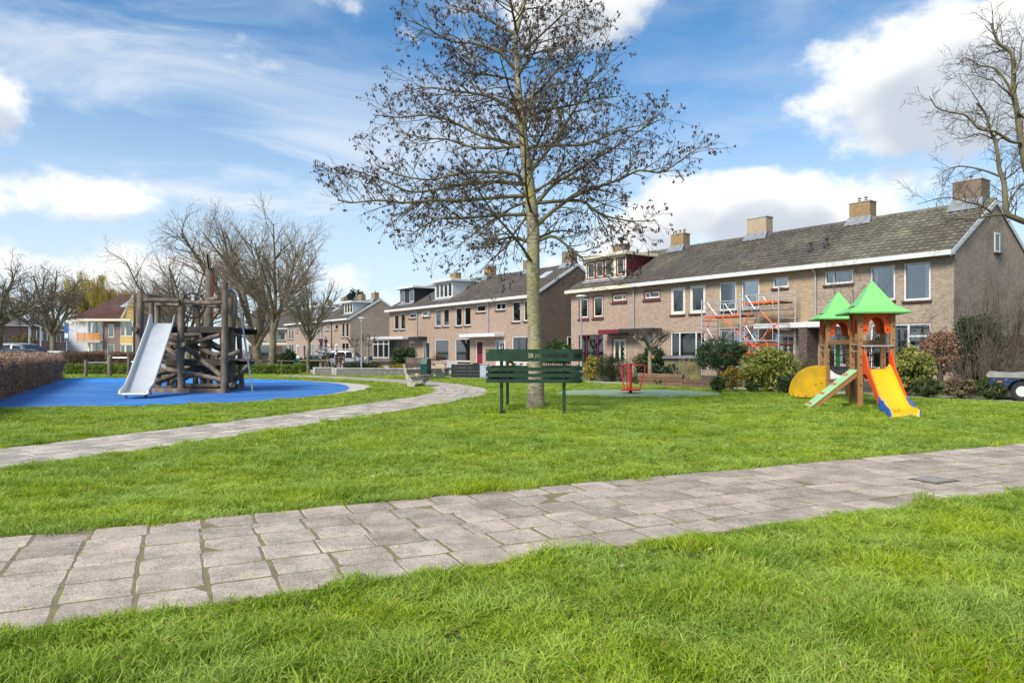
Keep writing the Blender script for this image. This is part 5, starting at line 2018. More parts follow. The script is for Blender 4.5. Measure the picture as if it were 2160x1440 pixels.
# ground cover along the garden edge on the right
for i, (a, b, y0, y1, D, lab) in enumerate([(1925, 1985, 800, 832, 19.9, 'low leafy ground cover right of the slide foot'), (1990, 2060, 796, 834, 19.5, 'dry grassy clump below the copper beech'), (2055, 2120, 800, 838, 19.1, 'weedy undergrowth beside the blue trailer'),
                                             (1330, 1372, 794, 812, 28.0, 'low green ground cover behind the red spinner'), (1375, 1420, 800, 815, 27.2, 'ground cover along the timber bed edge'), (1575, 1600, 805, 824, 22.4, 'small leafy clump at the foot of the variegated bush')]):
    px_shrub('ground_cover', lab, a, b, y0, y1, D, (.05, .07, .025) if i != 1 else (.16, .12, .06), (.13, .17, .05) if i != 1 else (.28, .22, .13), 1500, leaf=(.12, .035), seed=40 + i, cat='plant', lname='ground_cover_leaf_%d' % (i == 1))


# twiggy bushes with bare stems
def twiggy(label, px0, px1, py0, D, seed, m=None, n=16, name='twiggy_shrub', up=.10, leafcol=None, stemr=.018, spread=.5, sub=9):
    r = random.Random(seed)
    base = gz((px0 + px1) / 2, D)
    t = thing(name, label, 'shrub', base)
    H = zz(py0, D)
    Rw = (px1 - px0) / 2 * D / FPX
    prm = dict(seg=[6, 4, 3], wob=[.12, .2, .22], up=[up, .06, .04], tap=[.3, .4, .5], sides=[5, 3, 3], n=[sub, 5], ref=[H, H * .35], t0=[.25, .15], ang=[32, 36], len=[1, H * .30, H * .13], rad=[.02, .009, .005], rmin=.0035)
    out, tips = [[], [], []], []
    for i in range(n):
        a = r.uniform(0, 6.28)
        s = r.random() ** .6
        d = Vector((math.cos(a) * s * Rw / H * 1.1, math.sin(a) * s * Rw / H, 1))
        grow(r, Vector((math.cos(a) * .12, math.sin(a) * .12, -.05)), d, H * r.uniform(.7, 1.05), stemr, 0, prm, out, tips)
    link('stems', polys_to_mesh('stems', out[0], m or M_TWIG), t)
    tag(link('twigs', polys_to_mesh('twigs', out[1] + out[2], m or M_TWIG), t), kind='stuff')
    if leafcol:
        rn = np.random.default_rng(seed)
        C = np.array([tuple(p) for pts, d in tips for p in pts[1:]])
        V, F_ = leaf_quads(C + rn.normal(size=C.shape) * .02, rn.normal(size=C.shape) + np.array([0, 0, .6]), .05, .022, rn)
        tag(link('buds', mesh_np('buds', V, F_, leafmat(name + '_bud', *leafcol)), t), kind='stuff')
    return t


twiggy('tall bare shrub behind the green roofed play tower', 1715, 1905, 566, 23.2, 3, n=12, sub=7)
twiggy('budding twiggy tree before the weathered gable', 2042, 2180, 600, 22.6, 6, n=15, leafcol=((.22, .20, .05), (.36, .32, .09)), name='budding_shrub', stemr=.035, sub=12)
twiggy('pale many stemmed shrub in front of the timber box', 1416, 1462, 751, 27.6, 9, m=M_TWIGP, n=10, stemr=.022, sub=5)
twiggy('dry brown stems between laurel and timber bed', 1476, 1530, 776, 23.0, 12, m=M_TWIGP, n=26, stemr=.008, sub=3)
twiggy('dry straw coloured stems behind the red spinner', 1300, 1350, 770, 30.0, 13, m=M_TWIGP, n=26, stemr=.009, sub=3)
twiggy('brown brushwood at the foot of the gable thicket', 1996, 2060, 752, 20.6, 15, n=34, stemr=.010, sub=3)
twiggy('thin bare stems against the buff brick front', 1860, 1990, 640, 22.6, 17, n=8, stemr=.012, sub=5)
twiggy('tangled bare brown stems rising above the ivy thicket', 2010, 2110, 628, 21.8, 27, n=24, stemr=.013, sub=8)
twiggy('tangle of bare bramble stems left of the trailer', 2056, 2130, 720, 20.2, 29, n=34, stemr=.010, sub=5, name='bramble')
twiggy('green tinged stems beside the brick porch pillar', 1680, 1722, 752, 24.0, 19, n=14, stemr=.008, leafcol=((.12, .15, .04), (.2, .24, .07)), name='sprouting_shrub')


# pruned and pollarded trees
def pollard(label, px, D, h, rtop, seed, bark=None, twigs=40, knob=.16, arms=4, tw=.7, name='pollard_tree'):
    r = random.Random(seed)
    t = tree_obj(name, label, gz(px, D))
    polys = [([Vector((0, 0, -.1)), Vector((r.gauss(0, .03), 0, h * .5)), Vector((0, 0, h * .8))], [.10, .085, .08], 9)]
    link('trunk', polys_to_mesh('trunk', polys, bark or M_BARK), t)
    arm, tw_ = [], []
    for i in range(arms):
        a = 6.28 * i / arms + r.random()
        d = Vector((math.cos(a) * rtop, math.sin(a) * rtop, h * .28))
        st = Vector((0, 0, h * (.72 + .08 * r.random())))
        mid = st + d * .5 + rv(r) * .08
        end = st + d
        arm.append(([st, mid, end - d * .08, end], [.06, .05, .045, knob * .5], 7))
        for j in range(twigs // arms):
            e = (rv(r) + Vector((d.x, d.y, 0)).normalized() * .4 + Vector((0, 0, 1.0))).normalized() * tw * r.uniform(.3, 1)
            s0 = st.lerp(end, r.uniform(.55, 1))
            tw_.append(([s0, s0 + e * .5 + rv(r) * .05, s0 + e], [.014, .010, .005], 3))
    link('crown', polys_to_mesh('crown', arm, bark or M_BARK), t)
    tag(link('twigs', polys_to_mesh('twigs', tw_, M_TWIG), t), kind='stuff')


pollard('pruned knobbly tree right of the silver van', 748, 49.5, 2.1, .55, 3)
pollard('pruned knobbly tree beside the far lamp post', 776, 49.0, 2.15, .5, 4)
pollard('trained flat topped tree left of the silver van', 690, 62.0, 1.9, 1.0, 6, twigs=26, tw=.35)
pollard('gnarled pruned garden tree with a clay pot hung in it', 1372, 30.2, 1.9, .75, 9, bark=M_TWIGP, twigs=220, tw=.5, arms=10)


# --- hedges
def hedge(name, label, a, b, width, h, c1, c2, n, leaf, seed, core_col, round_=.10, group=None, D_near=None):
    a, b = Vector(a), Vector(b)
    d = b - a
    L = d.length
    t = thing(name, label, 'hedge', a, math.atan2(d.y, d.x), group)
    rn = np.random.default_rng(seed)
    cm = MB()
    ns = max(2, int(L / .8))
    for i in range(ns):
        pass
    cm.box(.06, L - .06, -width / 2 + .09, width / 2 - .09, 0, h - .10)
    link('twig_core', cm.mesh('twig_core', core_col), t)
    # faces: two sides, top, two ends; density falls with distance to the viewer
    area = [L * h, L * h, L * width, width * h, width * h]
    pr = np.array(area) / sum(area)
    face = rn.choice(5, n, p=pr)
    s = rn.random(n)
    if D_near:
        s = s ** D_near
    q = rn.random(n)
    x = np.where(face < 3, s * L, np.where(face == 3, 0, L))
    y = np.where(face == 0, -width / 2, np.where(face == 1, width / 2, (q - .5) * width))
    z = np.where(face == 2, h, q * h)
    z = np.where(face >= 3, s * h, z)
    nx = np.where(face == 3, -1., np.where(face == 4, 1., 0.))
    ny = np.where(face == 0, -1., np.where(face == 1, 1., 0.))
    nz = np.where(face == 2, 1., 0.)
    C = np.stack([x, y, z], 1)
    N = np.stack([nx, ny, nz], 1)
    lump = .035 * np.sin(x * 2.3 + 1) + .03 * np.sin(x * 5.7 + z * 4) + .03 * np.sin(x * 9.1 - z * 7)
    C += N * (lump + rn.normal(0, .035, n))[:, None] + rn.normal(0, .02, (n, 3))
    C[:, 2] = np.maximum(C[:, 2], .01)
    V, F_ = leaf_quads(C, N * .35 + rn.normal(size=(n, 3)) * .8, leaf[0] * rn.uniform(.5, 1.3, n), leaf[1] * rn.uniform(.6, 1.3, n), rn)
    tag(link('foliage', mesh_np('foliage', V, F_, leafmat(name + '_leaf', c1, c2, .2, noise=3.0)), t), kind='stuff')
    return t


h0, h1 = G(-8, 849), G(138, 799)
hd = (h1 - h0).normalized()
off = Vector((-hd.y, hd.x, 0)) * .62
hs_, he_ = h0 - hd * 7 + off, h1 + off
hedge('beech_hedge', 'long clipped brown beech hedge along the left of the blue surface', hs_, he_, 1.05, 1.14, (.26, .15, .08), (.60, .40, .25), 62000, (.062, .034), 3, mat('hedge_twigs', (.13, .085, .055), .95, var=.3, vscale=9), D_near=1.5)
hedge('beech_hedge', 'brown beech hedge in front of the balcony house', P(135, HY, 47) - Vector((0, 0, CAMH)), P(212, HY, 50) - Vector((0, 0, CAMH)), 1.0, 1.2, (.16, .09, .045), (.42, .27, .155), 7000, (.11, .06), 4, MATS['hedge_twigs'])
hedge('beech_hedge', 'low brown hedge behind the turning bars', P(238, HY, 60) - Vector((0, 0, CAMH)), P(300, HY, 60) - Vector((0, 0, CAMH)), .9, 1.15, (.16, .09, .045), (.40, .25, .14), 4500, (.13, .07), 5, MATS['hedge_twigs'])
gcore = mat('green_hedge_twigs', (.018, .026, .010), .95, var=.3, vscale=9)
hedge('privet_hedge', 'low clipped green hedge left of the climbing frame', G(146, 789.5), G(284, 789.5), .8, .50, (.05, .085, .012), (.30, .38, .05), 11000, (.085, .045), 6, gcore)
hedge('privet_hedge', 'low clipped green hedge right of the climbing frame', G(430, 789.3), G(642, 789.3), .8, .50, (.05, .085, .012), (.30, .38, .05), 15000, (.085, .045), 7, gcore)
hedge('box_hedge', 'dark low hedge in front of the silver van', P(730, HY, 48.5) - Vector((0, 0, CAMH)), P(797, HY, 48.0) - Vector((0, 0, CAMH)), .7, .48, (.03, .05, .018), (.08, .11, .04), 4200, (.10, .05), 8, gcore)
hedge('garden_hedge', 'low hedge along the far front gardens', P(596, HY, 70) - Vector((0, 0, CAMH)), P(690, HY, 67) - Vector((0, 0, CAMH)), .7, 1.1, (.05, .07, .02), (.16, .19, .06), 3000, (.16, .08), 9, gcore)


def cone_bush(label, px, D, w_, h, seed):
    r = np.random.default_rng(seed)
    t = thing('conifer', label, 'conifer', gz(px, D))
    n = 1300
    z = (1 - np.sqrt(r.random(n))) * h
    a = r.random(n) * 6.283
    rr_ = (1 - z / h) * w_ * r.uniform(.75, 1.05, n)
    C = np.stack([np.cos(a) * rr_, np.sin(a) * rr_, z], 1)
    Dv = np.stack([np.cos(a) * .5, np.sin(a) * .5, np.ones(n)], 1) + r.normal(size=(n, 3)) * .25
    V, F_ = leaf_quads(C, Dv, .14, .04, r)
    tag(link('foliage', mesh_np('foliage', V, F_, leafmat('conifer_leaf', (.025, .05, .012), (.08, .12, .025), .2)), t), kind='stuff')
    mb = MB()
    mb.lathe([(.05, 0), (w_ * .7, .05), (w_ * .35, h * .5), (.02, h * .92)], 8)
    mb.build('stem', gcore, t)


cone_bush('small pointed conifer left of the green bin', 922.5, 44.5, .33, .95, 2)
cone_bush('small pointed conifer behind the memorial bench post', 1077, 41.5, .42, 1.0, 3)
# ------------------------------------------------------------------ memorial bench round the alder
M_GREENP = mat('dark_green_paint', (.014, .042, .020), .42, var=.18, vscale=5, spec=.45)


def rr_outline(hw, hd, rc, n=10):
    """rounded rectangle, starting at the front left of the straight front (front = -y), anticlockwise"""
    pts = []
    for (cx, cy, a0) in ((hw - rc, -hd + rc, -90), (hw - rc, hd - rc, 0), (-hw + rc, hd - rc, 90), (-hw + rc, -hd + rc, 180)):
        for i in range(n + 1):
            a = rad(a0 + 90 * i / n)
            pts.append((cx + rc * math.cos(a), cy + rc * math.sin(a)))
    return pts


def ring(mb, out, th, z0, z1):
    n = len(out)
    c = out
    inn = []
    for i, p in enumerate(c):
        a, b = Vector((*c[i - 1], 0)), Vector((*c[(i + 1) % n], 0))
        d = (b - a).normalized()
        nr = Vector((-d.y, d.x, 0))
        inn.append((p[0] + nr.x * th, p[1] + nr.y * th))
    vs = [(p[0], p[1], z0) for p in c] + [(p[0], p[1], z1) for p in c] + [(p[0], p[1], z0) for p in inn] + [(p[0], p[1], z1) for p in inn]
    fs = []
    for i in range(n):
        j = (i + 1) % n
        fs += [(i, j, n + j, n + i), (2 * n + j, 2 * n + i, 3 * n + i, 3 * n + j), (n + i, n + j, 3 * n + j, 3 * n + i), (j, i, 2 * n + i, 2 * n + j)]
    mb.add(vs, fs)


def text_mesh(s, size, ext):
    cu = bpy.data.curves.new('lettering', 'FONT')
    cu.body = s
    cu.size = size
    cu.extrude = ext
    cu.shear = .12
    cu.offset = .0035
    cu.resolution_u = 2
    ob = bpy.data.objects.new('lettering', cu)
    COL.objects.link(ob)
    dg = bpy.context.evaluated_depsgraph_get()
    me = bpy.data.meshes.new_from_object(ob.evaluated_get(dg))
    bpy.data.objects.remove(ob)
    return me


def memorial_bench():
    c = Vector((.50, 15.35, 0))
    t = thing('memorial_bench', 'dark green steel bench ring with cut out lettering round the alder', 'bench', c, rad(-4))
    hw, hd, rc = 1.0, .93, .28
    out = rr_outline(hw, hd, rc)
    # the front of the backrest band carries the cut out words, the rest is a plain bent strip
    n = len(out)
    front = [(-hw + rc, -hd), (hw - rc, -hd)]
    rest = out[0:]                       # from right end of the front, round to its left end
    mb = MB()
    th, z0, z1 = .020, 1.10, 1.345
    vs, fs = [], []
    for p, q in ((0, 0), (1, 0)):
        pass
    inn = []
    for i, p in enumerate(rest):
        a, b = Vector((*rest[max(i - 1, 0)], 0)), Vector((*rest[min(i + 1, n - 1)], 0))
        d = (b - a).normalized()
        inn.append((p[0] - d.y * th, p[1] + d.x * th))
    vs = [(p[0], p[1], z) for z in (z0, z1) for p in rest] + [(p[0], p[1], z) for z in (z0, z1) for p in inn]
    for i in range(n - 1):
        j = i + 1
        fs += [(i, j, n + j, n + i), (2 * n + j, 2 * n + i, 3 * n + i, 3 * n + j), (n + i, n + j, 3 * n + j, 3 * n + i), (j, i, 2 * n + i, 2 * n + j)]
    mb.add(vs, fs)
    band = mb.build('backrest_band', M_GREENP, t)
    fb = MB()
    fb.box(front[0][0] + .001, front[1][0] - .001, -hd, -hd + th, z0, z1)
    f = fb.build('lettered_band', M_GREENP, t)
    tm = text_mesh('TER HERINNERING', .128, .05)
    xs = [v.co.x for v in tm.vertices]
    w0, w1 = min(xs), max(xs)
    tgt = .865
    k = tgt / (w1 - w0)
    for v in tm.vertices:
        x, y, z = v.co
        v.co = (-.165 + (x - w0) * k, -hd + th / 2 - z, 1.175 + y * .95)
    cut = bpy.data.objects.new('cutter', tm)
    COL.objects.link(cut)
    cut.parent = t
    md = f.modifiers.new('cut', 'BOOLEAN')
    md.operation = 'DIFFERENCE'
    md.solver = 'EXACT'
    md.use_self = True
    md.object = cut
    bpy.context.view_layer.update()
    dg = bpy.context.evaluated_depsgraph_get()
    me = bpy.data.meshes.new_from_object(f.evaluated_get(dg))
    print('lettered band faces', len(me.polygons))
    f.modifiers.clear()
    if len(me.polygons) > 30:
        f.data = me
    bpy.data.objects.remove(cut)
    # last word runs on round the corner, shade of cut outs painted as dark letters
    am = text_mesh('AAN', .128, .002)
    for v in am.vertices:
        x, y, z = v.co
        a = (x * k) / rc
        px_, py_ = hw - rc + (rc + .003) * math.sin(a + .35), -hd + rc - (rc + .003) * math.cos(a + .35)
        v.co = (px_, py_, 1.175 + y * .95)
    am.materials.clear()
    am.materials.append(mat('painted_letter_shade', (.010, .016, .010), .8))
    link('lettering', am, t)
    # patch of yellow moss at the left end of the band
    lm = MB()
    vs, fs = [], []
    rl_ = random.Random(6)
    for i in range(7):
        a = rad(66) - i * .058
        for z in (1.285 + rl_.uniform(-.012, .012), 1.322 + rl_.uniform(-.008, .008)):
            vs.append((-hw + rc - (rc + .003) * math.sin(a), -hd + rc - (rc + .003) * math.cos(a), z))
    for i in range(6):
        fs.append((2 * i, 2 * i + 2, 2 * i + 3, 2 * i + 1))
    lm.add(vs, fs)
    lm.build('moss_patch', mat('yellow_moss', (.20, .19, .03), .9, col2=(.08, .10, .03), vscale=30), t)
    for z in (.66, .78, .905):
        mb = MB()
        ring(mb, out, .012, z, z + .072)
        mb.build('rail_ring', M_GREENP, t)
    for (x, y) in ((-.66, -.80), (.62, -.80), (-.66, .80), (.62, .80)):
        mb = MB()
        mb.cbox((x, y, .66), (.065, .065, 1.40))
        leg = mb.build('leg', M_GREENP, t)
        bm = MB()
        yy = -hd + .012 if y < 0 else hd - .012
        for z in (.696, .816, .941, 1.2):
            bm.beam((x, y, z), (x, yy, z), .04, .03)
        bm.build('bracket', M_GREENP, leg)
        cm = MB()
        cm.cbox((x, y, 1.366), (.05, .05, .018))
        cm.build('end_cap', M_STEEL, leg)


memorial_bench()

# ------------------------------------------------------------------ play tower
M_PWOOD = mat('tan_play_wood', (.36, .18, .065), .6, col2=(.27, .13, .05), vscale=3, stretch=(6, 6, .6), bump=.1)
M_PGREEN = mat('light_green_plastic', (.20, .55, .16), .45, var=.05, vscale=2, spec=.45)
M_PORANGE = mat('orange_plastic', (.78, .085, .012), .42, var=.06, vscale=2)
M_PYELLOW = mat('yellow_plastic', (.85, .46, .015), .30, var=.04, vscale=3, spec=.5)
M_PYDIRTY = mat('dirty_yellow_plastic', (.74, .42, .012), .45, col2=(.48, .30, .02), vscale=2.2)
M_PBLUE = mat('blue_plastic', (.02, .12, .50), .4, var=.06)
M_BOLT = mat('black_bolt', (.015, .015, .015), .5)
M_PGRAMP = mat('worn_green_panel', (.30, .58, .24), .55, col2=(.42, .62, .36), vscale=6)
M_HOLD = mat('red_hold', (.55, .13, .05), .6, var=.15)


def play_tower():
    t = thing('play_tower', 'twin play tower with light green pyramid roofs and yellow slide', 'play tower', (8.12, 16.05, 0), rad(-11.3))
    hs = .33
    T2 = 3.0
    deck = .90
    post_i = 0
    for ty in (0, T2):
        for (sx, sy) in ((-1, -1), (1, -1), (-1, 1), (1, 1)):
            mb = MB()
            mb.cbox((sx * hs, ty + sy * hs, 1.06), (.105, .105, 2.22))
            p = mb.build('post', M_PWOOD, t)
            bm = MB()
            for z in (.55, 1.0, 1.18, 1.42, 1.55, 1.85):
                bm.tube([(sx * hs, ty + sy * hs - .054, z), (sx * hs, ty + sy * hs - .066, z)], .016, 7)
            bm.build('bolt', M_BOLT, p)
        # roof: flared pyramid with thickness
        mb = MB()
        prof = [(.62, 2.13), (.635, 2.16), (.37, 2.33), (.012, 2.89)]
        vs, fs = [], []
        for (h, z) in prof:
            vs += [(-h, ty - h, z), (h, ty - h, z), (h, ty + h, z), (-h, ty + h, z)]
        for i in range(3):
            for k in range(4):
                fs.append((i * 4 + k, i * 4 + (k + 1) % 4, i * 4 + 4 + (k + 1) % 4, i * 4 + 4 + k))
        vs += [(0, ty, 2.30)]
        for k in range(4):
            fs.append(((k + 1) % 4, k, 16))
        mb.add(vs, fs)
        rf = mb.build('roof', M_PGREEN, t)
        for i in range(3):
            bm = MB()
            xx = -.16 + .16 * i
            bm.lathe([(.001, 0), (.026, 0), (.026, .018), (.001, .02)], 8, (-.42, ty + xx, 2.30), Matrix.Rotation(rad(-33), 3, 'Y'))
            bm.build('bolt', M_BOLT, rf)
        # arched panels on the four sides
        for k in range(4):
            M = Matrix.Rotation(k * math.pi / 2, 3, 'Z')
            w_ = hs - .054
            pts = [(-w_, 2.13), (-w_, 1.72), (-w_ + .06, 1.69), (-w_ + .105, 1.74)]
            for i in range(9):
                a = math.pi - math.pi * i / 8
                pts.append((math.cos(a) * (w_ - .115), 1.86 + math.sin(a) * .20))
            pts += [(w_ - .105, 1.74), (w_ - .06, 1.69), (w_, 1.72), (w_, 2.13)]
            mb = MB()
            y0 = -hs - .010
            # strips so that the arch stays a clean outline
            up = [p for p in pts]
            m_ = len(pts)
            tops = [(p[0], 2.13) for p in pts]
            vs, fs = [], []
            for yy in (y0, y0 + .02):
                vs += [(p[0], yy, p[1]) for p in pts] + [(q[0], yy, q[1]) for q in tops]
            for i in range(m_ - 1):
                fs.append((i, i + 1, m_ + i + 1, m_ + i))
                fs.append((2 * m_ + i + 1, 2 * m_ + i, 3 * m_ + i, 3 * m_ + i + 1))
                fs.append((i + 1, i, 2 * m_ + i, 2 * m_ + i + 1))
            vs = [tuple(M @ Vector(v) + Vector((0, ty, 0))) for v in vs]
            mb.add(vs, fs)
            ap = mb.build('arch_panel', M_PORANGE, t)
            bm = MB()
            for (bx, bz) in ((-w_ + .05, 1.78), (w_ - .05, 1.78), (-w_ + .05, 2.03), (w_ - .05, 2.03)):
                a_ = M @ Vector((bx, y0 - .001, bz)) + Vector((0, ty, 0))
                b_ = M @ Vector((bx, y0 - .014, bz)) + Vector((0, ty, 0))
                bm.tube([a_, b_], .019, 7)
            bm.build('bolt', M_BOLT, ap)
        # decks: boards
        for i in range(5):
            mb = MB()
            mb.cbox((0, ty - .24 + i * .12, deck - .02), (.58, .112, .04))
            mb.build('deck_board', mat('grey_deck', (.13, .12, .11), .8, var=.2), t)
    # net bridge between the towers
    M_ROPE = mat('black_rope', (.018, .018, .02), .8)
    for sx in (-1, 1):
        x = sx * (hs - .02)
        rail = MB()
        rail.beam((x, hs + .06, 1.52), (x, T2 - hs - .06, 1.52), .06, .11)
        rail.build('bridge_rail', M_PWOOD, t)
        for i in range(15):
            y = hs + .16 + i * (T2 - 2 * hs - .32) / 14
            sag = .10 * math.sin(math.pi * i / 14)
            mb = MB()
            mb.tube([(x, y, 1.47), (x, y, deck - .08 - sag)], .010, 5)
            mb.build('rope', M_ROPE, t)
        for j in range(4):
            mb = MB()
            pts = []
            for i in range(11):
                y = hs + .05 + i * (T2 - 2 * hs - .1) / 10
                z = 1.40 - j * .14 - .10 * math.sin(math.pi * i / 10) * (j + 1) / 4
                pts.append((x, y, z))
            mb.tube(pts, .010, 5)
            mb.build('rope', M_ROPE, t)
            km = MB()
            for i in range(15):
                y = hs + .16 + i * (T2 - 2 * hs - .32) / 14
                f = (y - hs - .05) / (T2 - 2 * hs - .1)
                km.ball((x, y, 1.40 - j * .14 - .10 * math.sin(math.pi * f) * (j + 1) / 4), .017, 6, 4)
            km.build('rope_knots', M_ROPE, t)
    for i in range(17):
        y = hs + .10 + i * (T2 - 2 * hs - .2) / 16
        mb = MB()
        mb.cbox((0, y, deck - .05 - .12 * math.sin(math.pi * i / 16)), (2 * hs - .06, .10, .045))
        mb.build('bridge_plank', mat('grey_deck', (.13, .12, .11), .8, var=.2), t)
    # steel hand rails on the near tower and far tower
    for ty in (0, T2):
        for (a, b) in (((-hs - .03, -hs), (-hs - .03, hs)), ((hs + .03, -hs), (hs + .03, hs))):
            for z in (1.30, 1.45):
                mb = MB()
                mb.tube([(a[0], ty + a[1], z), (b[0], ty + b[1], z)], .017, 8)
                mb.build('hand_rail', M_STEEL, t)
    mb = MB()
    mb.tube([(-hs, -hs - .085, 1.42), (hs, -hs - .085, 1.42)], .019, 8)
    mb.build('hand_rail', M_STEEL, t)
    # green plate in the far tower, blue climbing pole behind
    mb = MB()
    mb.cbox((.05, T2 + hs - .08, 1.15), (.10, .03, .66))
    mb.build('green_panel', mat('bright_green_plastic', (.05, .42, .06), .4), t)
    mb = MB()
    mb.tube([(.36, .52, 1.75), (.50, .66, 1.35), (.72, .80, .85), (.95, .95, -.05)], .024, 8)
    mb.build('climbing_bar', M_PBLUE, t)
    # slide
    W = .248
    prof = [(-.30, .92), (-.42, .915), (-.55, .87), (-.75, .72), (-1.05, .50), (-1.35, .29), (-1.6, .14), (-1.8, .095), (-2.02, .09), (-2.16, .07), (-2.22, .0), (-2.22, -.05)]
    prof = [(p.x, p.y) for p in spline([(a, b, 0) for a, b in prof], 3)]
    sec = [(-W, .10), (-W + .02, .03), (-W + .07, 0), (0, -.008), (W - .07, 0), (W - .02, .03), (W, .10)]
    vs, fs = [], []
    for i, (y, z) in enumerate(prof):
        for (x, h) in sec:
            f = 1 if i < len(prof) - 5 else .35
            vs.append((x, y, z + h * f))
    k = len(sec)
    for i in range(len(prof) - 1):
        for j in range(k - 1):
            fs.append((i * k + j, (i + 1) * k + j, (i + 1) * k + j + 1, i * k + j + 1))
    mb = MB()
    mb.add(vs, fs)
    sl_ = mb.build('slide', M_PYELLOW, t, True)
    so_ = sl_.modifiers.new('thickness', 'SOLIDIFY')
    so_.thickness = .015
    so_.offset = -1
    for sx in (-1, 1):
        x0 = sx * (W + .003)
        x1 = sx * (W + .030)
        # upper orange cheek with a scalloped top, lower blue cheek
        top = [(-.34, 1.34), (-.44, 1.31), (-.50, 1.22), (-.56, 1.21), (-.61, 1.11), (-.66, 1.09), (-.70, .97), (-.95, .76), (-1.22, .54), (-1.44, .37)]
        bot = [(-.34, .80), (-.60, .78), (-.75, .67), (-1.0, .48), (-1.25, .31), (-1.44, .19)]
        mb = MB()
        mb.prism(top + bot[::-1], lambda p: (x0, p[0], p[1]), lambda p: (x1, p[0], p[1]))
        ch = mb.build('slide_cheek', M_PORANGE, t)
        bm = MB()
        for (y, z) in ((-.52, .80), (-.72, .74), (-1.02, .53), (-1.3, .33)):
            bm.tube([(x1, y, z), (x1 + sx * .01, y, z)], .013, 6)
        bm.build('bolt', M_BOLT, ch)
        top = [(-1.445, .37), (-1.56, .31), (-1.68, .29), (-1.72, .31), (-1.77, .25), (-1.95, .20), (-2.10, .17), (-2.20, .10), (-2.245, -.04)]
        bot = [(-1.445, .19), (-1.60, .06), (-1.78, -.005), (-1.95, -.02), (-2.05, -.04)]
        mb = MB()
        mb.prism(top + bot[::-1], lambda p: (x0, p[0], p[1]), lambda p: (x1, p[0], p[1]))
        ch = mb.build('slide_cheek', M_PBLUE, t)
        bm = MB()
        for (y, z) in ((-1.52, .20), (-1.66, .11), (-1.82, .07)):
            bm.tube([(x1, y, z), (x1 + sx * .01, y, z)], .012, 6)
        bm.build('bolt', M_BOLT, ch)
    # climbing ramp on the left of the near tower
    a, b = Vector((-hs - .06, -.02, deck - .02)), Vector((-hs - 1.12, -.10, .0))
    d = (b - a)
    dn = d.normalized()
    mb = MB()
    mb.beam(a, b, .46, .035, up=(0, 0, 1))
    rp = mb.build('climbing_ramp', M_PGRAMP, t)
    sd = dn.cross(Vector((0, 0, 1))).normalized()
    nrm = sd.cross(dn).normalized()
    for s in (-1, 1):
        mb = MB()
        mb.beam(a - nrm * .07 + sd * s * .19, b - nrm * .07 + sd * s * .19 - dn * .06, .05, .10)
        mb.build('ramp_beam', M_PWOOD, t)
    for f in (.14, .38, .62, .88):
        for s in (-.09, .09):
            mb = MB()
            c = a + d * f + sd * s + nrm * .03
            mb.ball(c, .045, 8, 5, (1.0, .7, .55))
            mb.build('climbing_hold', M_HOLD, rp)
    # yellow quarter round stair panels on the left of the far tower
    for (yy, hh) in ((T2 - hs - .02, .83), (T2 + hs - .02, .83)):
        pts = [(-hs - .02, .09), (-hs - .02, .92)]
        for i in range(1, 12):
            a_ = math.pi / 2 + math.pi / 2 * i / 11
            pts.append((-hs - .12 + .74 * math.cos(a_), .16 + .76 * math.sin(a_)))
        pts.append((-hs - .80, .09))
        mb = MB()
        mb.prism(pts, lambda p: (p[0], yy, p[1]), lambda p: (p[0], yy + .022, p[1]))
        ch = mb.build('stair_panel', M_PYDIRTY, t)
        bm = MB()
        for (x, z) in ((-hs - .06, .86), (-hs - .06, .14), (-hs - .3, .42), (-hs - .16, .46), (-hs - .55, .12), (-hs - .35, .12), (-hs - .74, .12)):
            bm.tube([(x, yy, z), (x, yy - .012, z)], .016, 6)
        bm.build('bolt', M_BOLT, ch)
    for i, (x, z) in enumerate(((-.62, .25), (-.50, .47), (-.42, .69))):
        mb = MB()
        mb.cbox((x - .06, T2, z), (.2, 2 * hs - .06, .04))
        mb.build('step', mat('grey_deck', (.13, .12, .11), .8, var=.2), t)
    # orange under-panel of the near deck
    mb = MB()
    mb.cbox((.0, -hs + .01, .76), (.50, .02, .16))
    mb.build('deck_panel', M_PORANGE, t)


play_tower()


# ------------------------------------------------------------------ red spinner
def spinner():
    M = mat('red_paint', (.70, .012, .018), .32, var=.06, vscale=5, spec=.5)
    c = G(1330, 829.8)
    t = thing('spinner', 'red standing carousel on the pale green surface', 'carousel', c)
    mb = MB()
    mb.tube([(0, 0, .12), (0, 0, .93)], .047, 10)
    mb.build('centre_post', M, t, True)
    mb = MB()
    mb.tube([(0, 0, -.01), (0, 0, .10)], .05, 10)
    mb.build('pivot', M_BLACK, t)
    mb = MB()
    mb.lathe([(.02, .095), (.30, .10), (.315, .115), (.315, .13), (.30, .142), (.02, .145)], 28)
    mb.build('foot_plate', M, t, True)
    for a in (2, 122, 242):
        x, y = math.cos(rad(a)), math.sin(rad(a))
        pts = [(.05, .885), (.40, .885), (.445, .87), (.465, .83), (.455, .79), (.37, .45), (.28, .14)]
        sp = spline([(x * r_, y * r_, z) for r_, z in pts], 4)
        mb = MB()
        mb.tube(sp, .0185, 8)
        mb.build('handle_bar', M, t, True)


spinner()


# ------------------------------------------------------------------ log climbing frame with steel slide
def log_mesh(mb, a, b, r, rg, n=9):
    a, b = Vector(a), Vector(b)
    k = max(3, int((b - a).length / .35))
    pts, rr_ = [], []
    bow = rv(rg) * r * .5
    for i in range(k + 1):
        f = i / k
        pts.append(a.lerp(b, f) + bow * math.sin(math.pi * f) + rv(rg) * r * .06)
        rr_.append(r * (1.04 - .10 * f + rg.uniform(-.05, .05)))
    mb.tube(pts, rr_, n)


